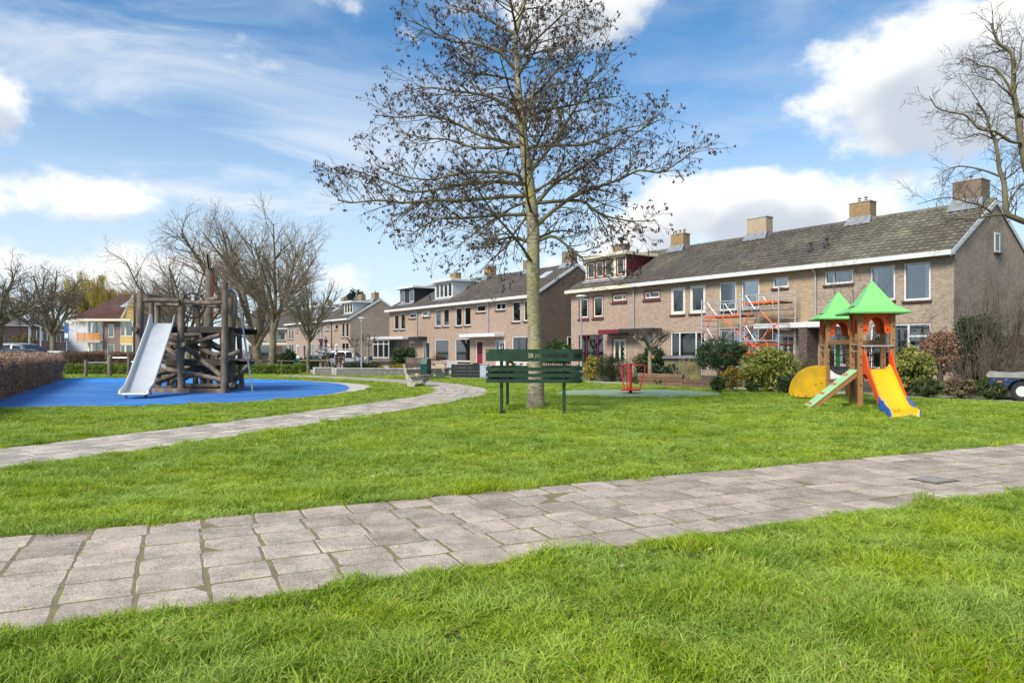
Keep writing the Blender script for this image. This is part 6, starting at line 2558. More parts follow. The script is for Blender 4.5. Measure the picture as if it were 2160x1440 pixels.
def log_frame():
    rg = random.Random(12)
    c = Vector((-10.0, 23.6, 0))
    t = thing('climbing_frame', 'weathered log climbing frame with ship wheel and mast on blue surface', 'climbing frame', c)

    def Z(zx, zy, D):
        return P(220 + zx / 4.5, 560 + zy / 4.5, D) - c

    def post(zx, D, ztop, r, lean=0):
        px = 220 + zx / 4.5
        b = Vector(((px - CX) * D / FPX, D, -.05)) - c
        mb = MB()
        p = P(220 + (zx + lean) / 4.5, 560 + ztop / 4.5, D) - c
        log_mesh(mb, b, p, r, rg, 10)
        mb.build('post', M_WOODGREY, t, True)

    for a in ((740, 22.35, 302, .115), (1140, 22.0, 168, .105, 5), (1183, 23.2, 308, .10, 15), (1226, 24.3, 328, .10, 8), (350, 22.5, 250, .115), (450, 25.3, 345, .10), (510, 24.9, 360, .11),
              (870, 25.2, 600, .09), (1115, 25.5, 590, .09), (1310, 24.9, 610, .09, -30), (610, 25.6, 900, .08), (960, 25.8, 940, .09), (1000, 25.2, 900, .09), (930, 24.8, 640, .10)):
        post(*a)
    mb = MB()
    log_mesh(mb, Z(955, 1100, 26.0) * 1.0, Z(1005, 30, 26.0), .16, rg, 10)
    m_ = mb.build('mast', mat('mast_wood', (.20, .17, .12), .85, col2=(.12, .10, .07), vscale=4, bump=.4), t, True)
    for dx in (-30, -12):
        mb = MB()
        mb.beam(P(440 + dx * .10, 536, 25.8) - c, P(443 + dx * .10, 566, 25.8) - c, .06, .10)
        mb.build('mast_board', M_WOODGREY, m_)
    logs = [((380, 328, 22.25), (712, 338, 22.2), .085), ((768, 345, 22.2), (1125, 352, 21.95), .085), ((490, 372, 24.8), (1118, 388, 24.6), .075), ((388, 285, 22.2), (548, 302, 25.6), .095), ((1092, 308, 21.9), (1000, 318, 25.2), .085),
            ((285, 605, 22.1), (420, 640, 24.5), .10), ((738, 752, 22.05), (905, 872, 22.7), .10), ((925, 905, 22.5), (1108, 1050, 22.4), .09), ((585, 985, 22.4), (1112, 1085, 22.1), .095), ((470, 1112, 22.2), (685, 1036, 22.9), .10),
            ((480, 1045, 23.2), (612, 1008, 23.6), .09), ((560, 760, 22.9), (705, 866, 22.5), .095), ((575, 752, 24), (800, 742, 23.2), .09), ((800, 748, 22.8), (1108, 658, 22.4), .10), ((612, 676, 23.6), (1085, 860, 22.5), .095),
            ((640, 662, 24.8), (1040, 640, 24.9), .10), ((770, 1000, 23.3), (1085, 905, 22.9), .10), ((782, 1140, 22.3), (1130, 1135, 22.2), .10), ((1130, 1132, 22.4), (1222, 1134, 21.9), .095), ((1150, 1140, 24.0), (1282, 1143, 23.2), .10),
            ((1165, 856, 22.4), (1280, 812, 22.6), .09), ((1170, 640, 23.6), (1300, 676, 24.2), .08), ((950, 760, 24.6), (1050, 740, 24.6), .08), ((760, 900, 23.8), (900, 980, 24.2), .09), ((1000, 860, 25.0), (1200, 1000, 24.8), .09),
            ((560, 900, 24.5), (760, 1010, 24.8), .085), ((1160, 900, 24.8), (1010, 1040, 25.2), .085), ((1245, 1085, 23.4), (1412, 912, 23.0), .085), ((640, 830, 25.2), (960, 770, 25.2), .08), ((880, 1040, 24.6), (1100, 980, 24.9), .08),
            ((505, 700, 23.8), (640, 780, 23.4), .085), ((700, 690, 24.4), (900, 820, 24.6), .08),
            ((560, 860, 23.0), (720, 940, 23.2), .08), ((820, 940, 23.6), (1090, 1010, 23.0), .08), ((760, 1080, 23.8), (960, 960, 23.6), .075), ((900, 700, 24.2), (1100, 800, 23.8), .08), ((640, 1090, 23.4), (860, 1040, 23.8), .08),
            ((1000, 720, 23.0), (1110, 770, 22.7), .075), ((560, 820, 24.8), (700, 760, 24.6), .08), ((1040, 1060, 23.4), (1150, 960, 23.2), .08), ((540, 980, 24.2), (660, 1100, 24.0), .08)]
    for (a, b, r) in logs:
        mb = MB()
        log_mesh(mb, Z(*a), Z(*b), r * .86, rg)
        mb.build('log', M_WOODGREY, t, True)
    # decks: planks on beams
    dk = mat('dark_plank', (.075, .06, .048), .85, col2=(.035, .03, .025), vscale=4, rnd=.2, bump=.3)
    for (z, x0, x1, y0, y1) in ((2.06, -.9 - .0, 1.05, -1.2, 1.4), (1.02, -.95, 1.0, -1.15, 1.3)):
        k = int((y1 - y0) / .19)
        for i in range(k):
            y = y0 + (i + .5) * (y1 - y0) / k
            mb = MB()
            mb.cbox((( x0 + x1) / 2 + rg.uniform(-.03, .03), y, z), (x1 - x0, .17, .045))
            mb.build('deck_plank', dk, t)
        for y in (y0 + .05, y1 - .05):
            mb = MB()
            mb.beam((x0, y, z - .10), (x1, y, z - .10), .09, .15)
            mb.build('deck_beam', dk, t)
    for (a, b) in (((430, 1185, 22.35), (1180, 1192, 22.1)), ((430, 1150, 23.8), (1180, 1150, 23.8))):
        mb = MB()
        p, q = Z(*a), Z(*b)
        p.z = q.z = .07
        mb.beam(p, q, .16, .14)
        mb.build('base_beam', M_WOODGREY, t)
    for zx in (600, 630, 655, 685, 1075, 1100):
        mb = MB()
        p = Z(zx, 900, 24.4 if zx < 900 else 22.6)
        mb.beam((p.x, p.y, .02), (p.x, p.y, 1.0), .07, .07)
        mb.build('rung', dk, t)
    # gang plank on the right
    mb = MB()
    mb.beam(Z(1250, 890, 23.3), Z(1535, 910, 22.9), .42, .05)
    mb.build('gang_plank', M_WOODGREY, t)
    # ship wheel
    wc = Z(842, 380, 23.0)
    im = mat('black_iron', (.015, .016, .018), .45, metal=.3)
    R1 = .40
    mb = MB()

    def circ(rad_, y=0):
        return [(wc.x + rad_ * math.cos(2 * math.pi * i / 28), wc.y + y, wc.z + rad_ * math.sin(2 * math.pi * i / 28)) for i in range(29)]
    mb.tube(circ(R1), .022, 7, False)
    w_ = mb.build('steering_wheel', im, t, True)
    mb = MB()
    mb.tube(circ(R1 * .66), .015, 6, False)
    mb.build('wheel_ring', im, w_, True)
    for i in range(6):
        a = rad(10 + 60 * i)
        mb = MB()
        mb.tube([wc, wc + Vector((math.cos(a) * R1, 0, math.sin(a) * R1))], .015, 6)
        mb.build('spoke', im, w_)
    mb = MB()
    mb.beam(wc + Vector((0, .05, .0)), wc + Vector((0, .35, 0)), .06, .06)
    mb.build('wheel_axle', im, w_)
    mb = MB()
    p = wc + Vector((0, .35, .05))
    mb.beam(p, (p.x, p.y, 2.05), .12, .12)
    mb.build('wheel_post', M_WOODGREY, t)
    # red rope from the mast
    mb = MB()
    mb.tube([Z(1030, 80, 25.4), Z(1028, 300, 25.4), Z(1034, 420, 25.4), Z(1036, 515, 25.4)], .02, 6)
    mb.build('red_rope', mat('red_rope', (.35, .02, .02), .8), t)
    # fireman's pole
    mb = MB()
    e = G(533, 827) - c
    mb.tube(spline([Z(1170, 222, 22.2), Z(1210, 228, 22.2), Z(1245, 250, 22.2), Z(1268, 300, 22.2), Z(1285, 400, 22.2), (e.x - .15, e.y, 1.0), (e.x, e.y, -.02)], 5), .032, 9)
    mb.build('sliding_pole', M_STEEL, t, True)


log_frame()


def steel_slide():
    a, b = Vector((-10.98, 22.3, 2.12)), Vector((-10.40, 19.85, .22))
    t = thing('steel_slide', 'long stainless steel slide against the log climbing frame', 'slide', (-10.6, 20.6, 0))
    o = Vector((-10.6, 20.6, 0))
    M = mat('stainless_steel', (.70, .70, .69), .45, metal=.55, var=.05, vscale=3)
    side = Vector((1, .22, 0)).normalized()
    fl = Vector(((b - a).x, (b - a).y, 0)).normalized()
    path = [a + Vector((0, 0, .02)) - fl * .25, a, a.lerp(b, .5), a.lerp(b, .88), b + fl * .12 + Vector((0, 0, -.03)), b + fl * .50 + Vector((0, 0, -.04)), b + fl * .58 + Vector((0, 0, -.09))]
    path = spline(path, 4)
    W = .33
    sec = [(-W - .05, .17), (-W - .02, .18), (-W, .16), (-W + .01, .02), (-W + .05, 0), (W - .05, 0), (W - .01, .02), (W, .16), (W + .02, .18), (W + .05, .17)]
    mb = MB()
    vs, fs = [], []
    n = len(path)
    for i, p in enumerate(path):
        f = 1.0
        if i > n - 8:
            f = max(.12, (n - 1 - i) / 8)
        if i < 5:
            f = 1.6
        for (x, h) in sec:
            vs.append(p - o + side * x + Vector((0, 0, h * f)))
    k = len(sec)
    for i in range(n - 1):
        for j in range(k - 1):
            fs.append((i * k + j, (i + 1) * k + j, (i + 1) * k + j + 1, i * k + j + 1))
    mb.add(vs, fs)
    ch = mb.build('chute', M, t, True)
    sm = ch.modifiers.new('thickness', 'SOLIDIFY')
    sm.thickness = .012
    for s in (-1, 1):
        lm = MB()
        p = b + fl * .35 - o + side * s * (W - .06)
        lm.beam((p.x, p.y, .16), (p.x - .04 * s, p.y + .02, -.02), .07, .05)
        lm.build('leg', mat('grey_steel', (.16, .16, .17), .5, metal=.4), t)
    lm = MB()
    p = b - o
    q = a.lerp(b, .55) - o
    lm.beam((q.x, q.y, q.z - .03), (q.x, q.y, -.02), .06, .06)
    lm.build('leg', mat('grey_steel', (.16, .16, .17), .5, metal=.4), t)


steel_slide()


# ------------------------------------------------------------------ turning bars behind
def bars():
    t = thing('turning_bars', 'three timber posts with steel turning bars at the back of the blue surface', 'climbing bars', G(232, 795.5))
    o = G(232, 795.5)
    rg = random.Random(4)
    ps = [(180, 795.5, .86, .09), (232.5, 795, 1.14, .10), (271, 795, 1.18, .09)]
    pts = []
    for (px, py, h, r) in ps:
        b = G(px, py) - o
        mb = MB()
        log_mesh(mb, (b.x, b.y, -.05), (b.x + .02, b.y, h), r, rg, 9)
        mb.build('post', M_WOODGREY, t, True)
        pts.append(b)
    for (i, j, z) in ((0, 1, .74), (1, 2, .98)):
        mb = MB()
        mb.tube([(pts[i].x, pts[i].y, z), (pts[j].x, pts[j].y, z)], .02, 7)
        mb.build('bar', M_STEEL, t, True)
    b = G(330, 795) - o
    mb = MB()
    mb.tube([(pts[2].x, pts[2].y, .78), (b.x, b.y, .78)], .02, 7)
    mb.build('bar', M_STEEL, t, True)
    mb = MB()
    log_mesh(mb, (b.x, b.y, -.05), (b.x, b.y, 1.0), .09, rg, 9)
    mb.build('post', M_WOODGREY, t, True)


bars()
# ------------------------------------------------------------------ scaffolding on the yellow brick front
def scaffold():
    t = thing('scaffolding', 'aluminium scaffolding with orange braces against the yellow brick front', 'scaffolding', at_u(A0, 2 * UW), FA)
    M_AL = mat('aluminium_tube', (.66, .67, .68), .38, metal=.6, var=.06, vscale=9)
    M_OR = mat('orange_tube', (.80, .13, .02), .45, var=.08, vscale=5)
    yf, yb = -1.85, -.55
    us = [facade_uz(px, HY, A0, yf)[0] - 2 * UW for px in (1480, 1561.7, 1642.5)]
    tops = (3.95, 4.15, 4.35)

    def tub(name, a, b, r, m):
        mb = MB()
        mb.tube([a, b], r, 7)
        return mb.build(name, m, t)
    for u, tp in zip(us, tops):
        for y in (yf, yb):
            tub('upright', (u, y, .06), (u, y, tp), .030, M_AL)
            mb = MB()
            mb.lathe([(.07, 0), (.07, .05), (.03, .07)], 10, (u, y, 0))
            mb.build('foot', M_BLACK, t)
        z = .35
        while z < tp - .05:
            tub('rung', (u, yf, z), (u, yb, z), .018, M_AL)
            z += .28
    for i in range(2):
        a, b = us[i] + .04, us[i + 1] - .04
        o_ = .0 if i == 0 else .20
        for (z0, z1) in ((3.10 + o_, 3.78 + o_), (1.72 + o_ * .4, 2.45 + o_ * .4)):
            for y, nm in ((yf - .05, 1), (yb + .05, 0)):
                if nm == 0 and z0 < 3:
                    continue
                tub('guard_rail', (a, y, z1), (b, y, z1), .024, M_AL)
                tub('guard_rail', (a, y, z0), (b, y, z0), .024, M_AL)
                w_ = b - a
                for f in (.12, .5, .88):
                    tub('guard_post', (a + w_ * f, y, z0), (a + w_ * f, y, z1), .018, M_AL)
                tub('guard_brace', (a + w_ * .16, y - .02, z1), (a + w_ * .42, y - .02, z0), .016, M_AL)
                tub('guard_brace', (a + w_ * .84, y - .02, z1), (a + w_ * .56, y - .02, z0), .016, M_AL)
        # platforms
        for z in ((3.06, 1.15) if i == 0 else (3.62, 1.62, 1.2)):
            mb = MB()
            mb.cbox(((a + b) / 2, (yf + yb) / 2, z), (b - a, .95, .05))
            pl = mb.build('platform', mat('plywood', (.20, .12, .07), .8, var=.2), t)
            for y in (yf + .16, yb - .16):
                em = MB()
                em.cbox(((a + b) / 2, y, z), (b - a, .05, .10))
                em.build('platform_edge', M_OR, pl)
        # diagonal braces
        for (p, q, y) in (((.25, 3.0), (.0, 2.0), yf), ((.55, 3.0), (1.0, 2.1), yf), ((.22, 1.7), (.0, .95), yf), ((.62, 1.7), (1.0, .7), yf), ((.0, 1.9), (1.0, .45), yf - .03) if i else ((.1, 1.2), (.5, .2), yf), ((0, .75), (1.0, 2.45), yf + .03) if i else ((.8, 1.1), (1.0, 1.5), yf),
                          ((.6, 2.7), (.25, 1.9), yb), ((1, 2.9), (.8, 2.0), yb)):
            tub('diagonal_brace', (a + (b - a) * p[0], y, p[1] + o_), (a + (b - a) * q[0], y, q[1] + o_), .026, M_OR)
        tub('ledger', (a, yf, 1.05), (b, yf, 1.05), .024, M_OR)


scaffold()


# ------------------------------------------------------------------ lamp posts
def lamp(label, px, D, h):
    t = thing('street_lamp', label, 'street lamp', gz(px, D), 0, 'park lamp posts')
    mb = MB()
    mb.lathe([(.062, -.02), (.062, h * .24), (.045, h * .26), (.032, h * .9), (.03, h - .22)], 10)
    mb.build('post', mat('lamp_post_steel', (.34, .36, .37), .5, metal=.5, var=.12, vscale=8), t, True)
    mb = MB()
    mb.lathe([(.05, h - .24), (.07, h - .22), (.09, h - .12), (.18, h - .04)], 14)
    mb.build('glass_bowl', mat('opal_plastic', (.70, .71, .70), .35), t, True)
    mb = MB()
    mb.lathe([(.18, h - .045), (.23, h - .035), (.235, h - .02), (.20, h + .02), (.10, h + .05), (.005, h + .055)], 18)
    mb.build('lamp_shade', mat('pale_grey_paint', (.55, .56, .56), .4), t, True)


lamp('near lamp post with white shade left of the maroon framed house', 1226, 29.8, 3.62)
lamp('lamp post with white shade behind the low concrete wall', 762.5, 47.8, 3.55)
lamp('thin grey lamp post right of the straight trunked bare tree', 582, 62, 3.9)
for (px, D, h, lab) in ((62, 68, 7.0, 'tall thin grey pole left in the car park'), (86, 70, 5.6, 'short thin grey pole in the car park')):
    t = thing('light_pole', lab, 'pole', gz(px, D))
    mb = MB()
    mb.lathe([(.10, 0), (.09, 1), (.05, h)], 8)
    mb.build('pole', M_STEEL, t)
t = thing('parking_sign', 'blue and white sign pole beside the white wall', 'sign', gz(141, 72))
mb = MB()
mb.lathe([(.05, 0), (.045, 4.2)], 8)
mb.build('pole', M_STEEL, t)
mb = MB()
mb.cbox((0, -.06, 3.3), (.45, .03, 1.7))
mb.build('panel', mat('sign_blue', (.03, .12, .32), .5), t)
mb = MB()
mb.cbox((0, -.085, 2.9), (.36, .012, .5))
mb.build('panel_patch', M_WHITE, t)


# ------------------------------------------------------------------ benches, bins, tables
M_PLANK = mat('worn_bench_plank', (.38, .27, .18), .75, col2=(.27, .19, .13), vscale=4, bump=.2, rnd=.15)


def park_bench(label, loc, rz, L=1.7):
    t = thing('park_bench', label, 'bench', loc, rz, 'concrete framed park benches')
    for x in (-L / 2 + .22, L / 2 - .22):
        pts = [(.10, 0), (-.14, 0), (-.20, .14), (-.30, .20), (-.48, .36), (-.49, .40), (-.02, .36), (.06, .42), (.18, .86), (.27, .84), (.20, .45), (.13, .20)]
        mb = MB()
        mb.prism(pts, lambda p: (x - .05, p[0], p[1]), lambda p: (x + .05, p[0], p[1]))
        mb.build('side_frame', M_CONC, t)
    for y in (-.42, -.30, -.18, -.06):
        mb = MB()
        mb.cbox((0, y, .395 + (-.06 - y) * .07), (L, .10, .04))
        mb.build('seat_board', M_PLANK, t)
    for (y, z) in ((.075, .56), (.145, .78)):
        mb = MB()
        mb.cbox((0, y, z), (L, .035, .16), Matrix.Rotation(rad(-16), 3, 'X'))
        mb.build('back_board', M_PLANK, t)


park_bench('concrete and timber park bench on the grass at the path bend', G(868, 817) + Vector((.05, .7, 0)), rad(78), 1.5)
park_bench('concrete and timber park bench behind the green bin, facing left', G(917, 799.5) + Vector((0, .3, 0)), rad(-52), 1.5)


def bin_(label, loc, rz, s=1.0, z0=.18):
    t = thing('litter_bin', label, 'bin', loc, rz, 'dark green litter bins')
    M = mat('bin_green', (.008, .055, .050), .45, var=.15, vscale=5)
    mb = MB()
    pts = [(-.19, 0), (.19, 0), (.25, .55), (.16, .80), (-.16, .80), (-.25, .55)]
    pts = [(a * s, b * s) for a, b in pts]
    mb.prism(pts, lambda p: (p[0], -.17 * s, z0 + p[1]), lambda p: (p[0], .17 * s, z0 + p[1]))
    mb.build('body', M, t)
    mb = MB()
    mb.prism([(-.10 * s, .60 * s), (.10 * s, .60 * s), (.08 * s, .72 * s), (-.08 * s, .72 * s)], lambda p: (p[0], -.176 * s, z0 + p[1]), lambda p: (p[0], -.171 * s, z0 + p[1]))
    mb.build('mouth_shade', M_BLACK, t)  # flat black plate paints the shade inside the mouth
    mb = MB()
    mb.cbox((.20 * s, .0, z0 * .5 + .42 * s), (.06, .05, z0 + .84 * s))
    mb.build('post', M_STEEL, t)


bin_('dark green litter bin on a steel post between the two benches', G(898, 800.5), rad(70), 1.0)
bin_('dark green litter bin by the clipped hedge and young tree', G(625, 779.5), rad(12), .86, .06)


def picnic(label, loc, rz, m=None, s=1.0):
    m = m or mat('mossy_table_wood', (.26, .23, .14), .8, col2=(.17, .15, .10), vscale=4, rnd=.15)
    t = thing('picnic_table', label, 'picnic table', loc, rz, 'wooden picnic tables')
    for i in range(5):
        mb = MB()
        mb.cbox((0, (-.30 + .15 * i) * s, .74 * s), (1.8 * s, .14 * s, .04))
        mb.build('top_board', m, t)
    for y in (-.78, -.64, .64, .78):
        mb = MB()
        mb.cbox((0, y * s, .44 * s), (1.8 * s, .13 * s, .04))
        mb.build('seat_board', m, t)
    for x in (-.6, .6):
        for sy in (-1, 1):
            mb = MB()
            mb.beam((x * s, sy * .28 * s, .72 * s), (x * s, sy * .70 * s, -.01), .05, .10)
            mb.build('leg', m, t)
        mb = MB()
        mb.beam((x * s, -.82 * s, .39 * s), (x * s, .82 * s, .39 * s), .05, .09)
        mb.build('cross_bar', m, t)


picnic('mossy picnic table left of the litter bin', G(611, 777.5), rad(20))
picnic('picnic table behind the straight trunked tree', G(545, 775), rad(-15))
picnic('small wooden picnic table by the dark red door', at_u(A0, B0u + 2 * UW + 4.0) - FIN * 5.0, FA, M_PLANK, .75)

t = thing('work_trestle', 'pale planks on trestles beside the silver van', 'work table', G(668, 777), rad(3))
for i in range(3):
    mb = MB()
    mb.cbox((0, -.2 + .2 * i, .82), (2.3, .18, .035))
    mb.build('plank', mat('fresh_plank', (.55, .38, .22), .7, rnd=.1), t)
for x in (-.8, .8):
    for (a, b) in ((-.3, .3), (.3, -.3)):
        mb = MB()
        mb.tube([(x + a * .4, a, 0), (x, 0, .8)], .022, 6)
        mb.build('leg', M_STEEL, t)

# timber bench and black bench in front of the middle row
t = thing('timber_bench', 'old grey plank bench behind the concrete wall', 'bench', G(878, 784.8), rad(3))
for z in (.52, .68, .84):
    mb = MB()
    mb.cbox((0, .22, z), (1.35, .04, .15))
    mb.build('back_board', M_WOODGREY, t)
for y in (-.2, -.05, .1):
    mb = MB()
    mb.cbox((0, y, .42), (1.35, .13, .04))
    mb.build('seat_board', M_WOODGREY, t)
for x in (-.55, .55):
    mb = MB()
    mb.cbox((x, 0, .2), (.08, .45, .4))
    mb.build('leg', M_WOODGREY, t)
t = thing('black_bench', 'black moulded bench at the end of the concrete wall', 'bench', G(939, 793.5), rad(-12))
mb = MB()
prof = [(-.30, .40), (.0, .38), (.12, .45), (.24, .80), (.28, .80), (.16, .42), (.02, .33), (-.30, .36)]
mb.prism(prof, lambda p: (-.6, p[0], p[1]), lambda p: (.6, p[0], p[1]))
mb.build('shell', mat('dark_plastic', (.03, .035, .045), .35, spec=.5), t)
for x in (-.5, .5):
    mb = MB()
    mb.tube([(x, -.25, 0), (x, 0, .38), (x, .25, 0)], .02, 6)
    mb.build('leg', M_STEEL, t)
t = thing('garden_table', 'pale topped garden table in front of the net curtains', 'table', at_u(A0, B0u + 2 * UW + .6) - FIN * 3.2, FA)
mb = MB()
mb.cbox((0, 0, .78), (1.5, .8, .05))
mb.build('top', M_CREAM, t)
for x in (-.6, .6):
    mb = MB()
    mb.cbox((x, 0, .38), (.08, .5, .76))
    mb.build('leg', M_BLACK, t)


# ------------------------------------------------------------------ walls, fences, planters
def conc_wall(label, a, b, h):
    d = b - a
    L = d.length
    t = thing('concrete_wall', label, 'wall', a, math.atan2(d.y, d.x), 'low pebble concrete walls')
    mb = MB()
    mb.cbox((L / 2, .12, h * .5 - .02), (L, .22, h - .02))
    mb.build('panel', mat('dark_pebble_concrete', (.10, .09, .08), .9, col2=(.27, .25, .22), vscale=14, bump=.5, bscale=40), t)
    mb = MB()
    mb.cbox((L / 2, .12, h + .01), (L + .06, .28, .05))
    mb.build('coping', M_CONC, t)
    for x in (.05, L - .05):
        mb = MB()
        mb.cbox((x, .11, h * .5), (.14, .27, h))
        mb.build('end_block', M_CONC, t)


conc_wall('short stretch of low pebble concrete wall beside the young tree', G(661, 791.3), G(704, 791.6), .40)
conc_wall('long low pebble concrete wall behind the winding path', G(706, 792.2), G(944, 793.3), .38)
for i, (px, lab) in enumerate(((677, 'round topped timber bollard at the left of its row'), (687, 'second timber bollard from the left behind the short wall'), (701.5, 'third timber bollard from the left before the van door'), (716, 'rightmost timber bollard before the van'))):
    mb = MB()
    mb.lathe([(.11, 0), (.11, .48), (.08, .56), (.01, .58)], 9)
    tag(mb.build('bollard', M_WOODGREY, None, True, gz(px, 47.5)), lab, 'bollard', 'timber bollards')


def plank_fence(name, label, a, b, h, n, m, cat='fence', posts=3, th=.04, gap=.008):
    d = b - a
    L = d.length
    t = thing(name, label, cat, a, math.atan2(d.y, d.x))
    for i in range(n):
        mb = MB()
        mb.cbox((L / 2, 0, (i + .5) * h / n), (L, th, h / n - gap))
        mb.build('board', m, t)
    for i in range(posts):
        mb = MB()
        x = .06 + (L - .12) * i / (posts - 1)
        mb.cbox((x, th / 2 + .045, h * .5), (.08, .08, h + .02))
        mb.build('post', m, t)
    return t


M_BLKWOOD = mat('black_stained_wood', (.020, .022, .027), .6, var=.25, vscale=5, rnd=.2)
plank_fence('planter_fence', 'black stained board planter right of the black bench', G(952, 796.3), G(1016, 796.6), .66, 4, M_BLKWOOD)
plank_fence('planter_fence', 'black stained board planter right of the grey cabinet', G(1029, 797.2), G(1118, 799.0), .50, 3, M_BLKWOOD)
t = thing('utility_cabinet', 'grey metal utility cabinet at the pavement edge', 'cabinet', G(1021, 797.5), rad(-8))
mb = MB()
mb.cbox((0, .1, .34), (.40, .30, .64))
mb.build('body', mat('grey_cabinet', (.36, .38, .42), .45), t)
mb = MB()
mb.cbox((0, .1, .67), (.44, .34, .04))
mb.build('lid', mat('grey_cabinet', (.36, .38, .42), .45), t)
mb = MB()
mb.cbox((-.02, -.056, .36), (.30, .012, .5))
mb.build('door', mat('grey_cabinet_door', (.40, .42, .46), .45), t)
# brown picket fence behind the bench
a, b = G(1140, 791), G(1204, 794)
d = b - a
t = thing('picket_fence', 'pale brown picket fence behind the memorial bench', 'fence', a, math.atan2(d.y, d.x))
M_PICK = mat('picket_wood', (.30, .24, .19), .8, rnd=.15, var=.15)
n = 16
for i in range(n):
    mb = MB()
    x = d.length * (i + .5) / n
    mb.prism([(-.035, 0), (.035, 0), (.035, .62), (0, .68), (-.035, .62)], lambda p: (x + p[0], -.012, p[1]), lambda p: (x + p[0], .012, p[1]))
    mb.build('picket', M_PICK, t)
for z in (.15, .5):
    mb = MB()
    mb.beam((0, .03, z), (d.length, .03, z), .03, .06)
    mb.build('rail', M_PICK, t)
# toys and pots in front of the end house of the middle row
for i, (px, py, c_, lab) in enumerate(((1074, 787, (.75, .30, .06), 'orange toy car on the planter right of the cabinet'), (1092, 788, (.05, .18, .55), 'blue toy on the planter right of the cabinet'), (1106, 788, (.75, .70, .55), 'cream toy on the planter beside the trunk'))):
    t = thing('toy', lab, 'toy', G(px, 797.5) + Vector((0, .35, 0)))
    mb = MB()
    mb.cbox((0, 0, .56), (.34, .2, .14))
    mb.build('body', mat('toy_%d' % i, c_, .45), t)
    mb = MB()
    mb.cbox((.02, 0, .67), (.18, .16, .10))
    mb.build('cab', mat('toy_cab', (.75, .6, .35), .45), t)
    mb = MB()
    mb.box(-.15, .15, -.09, .09, 0, .49)
    mb.build('stand', M_BLKWOOD, t)
# timber raised bed and timber box in the front gardens
M_SLEEP = mat('sleeper_wood', (.21, .125, .07), .85, col2=(.13, .08, .05), vscale=4, bump=.3, rnd=.15, stretch=(1, 1, 3))
plank_fence('raised_bed', 'timber sleeper raised bed behind the red spinner', G(1346, 811.2), G(1440, 815.5), .46, 3, M_SLEEP, 'raised bed', 4, .10)
plank_fence('raised_bed', 'lower timber sleeper bed in front of the laurel', G(1440, 816.5), G(1540, 821), .30, 2, M_SLEEP, 'raised bed', 4, .10)
t = thing('timber_box', 'mossy timber garden box with a grey lid', 'garden box', gz(1440, 30.2), FA + rad(40))
M_MOSSW = mat('mossy_board', (.20, .19, .06), .8, col2=(.13, .10, .05), vscale=3, rnd=.15)
for i in range(6):
    mb = MB()
    mb.box(-.75, .75, -.45, .45, i * .17 + .004, i * .17 + .166)
    mb.build('board', M_MOSSW if i < 5 else M_WOODGREY, t)
mb = MB()
mb.cbox((0, -.02, 1.06), (1.66, 1.1, .05), Matrix.Rotation(rad(4), 3, 'X'))
mb.build('lid', mat('grey_felt', (.20, .19, .18), .9, var=.2), t)
mb = MB()
mb.lathe([(.05, 0), (.085, .14), (.09, .15), (.05, .15)], 10)
tag(mb.build('clay_pot', mat('clay_orange', (.52, .22, .06), .7), None, True, gz(1378, 29.9) + Vector((0, 0, 1.0))), 'orange clay pot hung in the pruned garden tree', 'pot')
plank_fence('board_fence', 'dark board fence between ivy thicket and right edge', gz(2100, 27.5), gz(2260, 25.0), 1.9, 11, mat('dark_fence_board', (.085, .062, .042), .85, var=.3, vscale=3, rnd=.2), 'fence', 4)
plank_fence('board_fence', 'grey brown board fence behind the big bare trunks', gz(528, 74), gz(600, 72), 1.5, 8, mat('dark_fence_board', (.085, .062, .042), .85), 'fence', 4)
# wooden trellis and house number by the maroon door
t = thing('trellis', 'white crossed lattice trellis beside the maroon framed door', 'trellis', at_u(A0, 5.15) - FIN * .06, FA)
for i in range(7):
    for s in (1, -1):
        mb = MB()
        mb.beam((-.16 * s, 0, .1 + i * .3), (.16 * s, 0, .4 + i * .3), .012, .025)
        mb.build('lath', M_CREAM, t)
# grate in the near path and small litter on the lawn
t = thing('drain_grate', 'small iron drain grate set in the worn path', 'drain grate', G(1970, 1016) + Vector((0, 0, .022)), PA)
mb = MB()
mb.box(-.19, .19, -.15, .15, -.02, .002)
mb.build('frame', mat('rusty_iron', (.11, .085, .07), .8, var=.3, vscale=20), t)
for i in range(6):
    mb = MB()
    mb.box(-.14 + i * .05, -.115 + i * .05, -.12, .12, .003, .008)
    mb.build('bar', mat('pale_iron', (.30, .27, .25), .7), t)
mb = MB()
mb.cbox((0, 0, .10), (.34, .28, .20))
tag(mb.build('orange_box', mat('orange_card', (.80, .16, .05), .6), None, False, G(123, 799.5)), 'small orange box lying by the far end of the brown hedge', 'box')


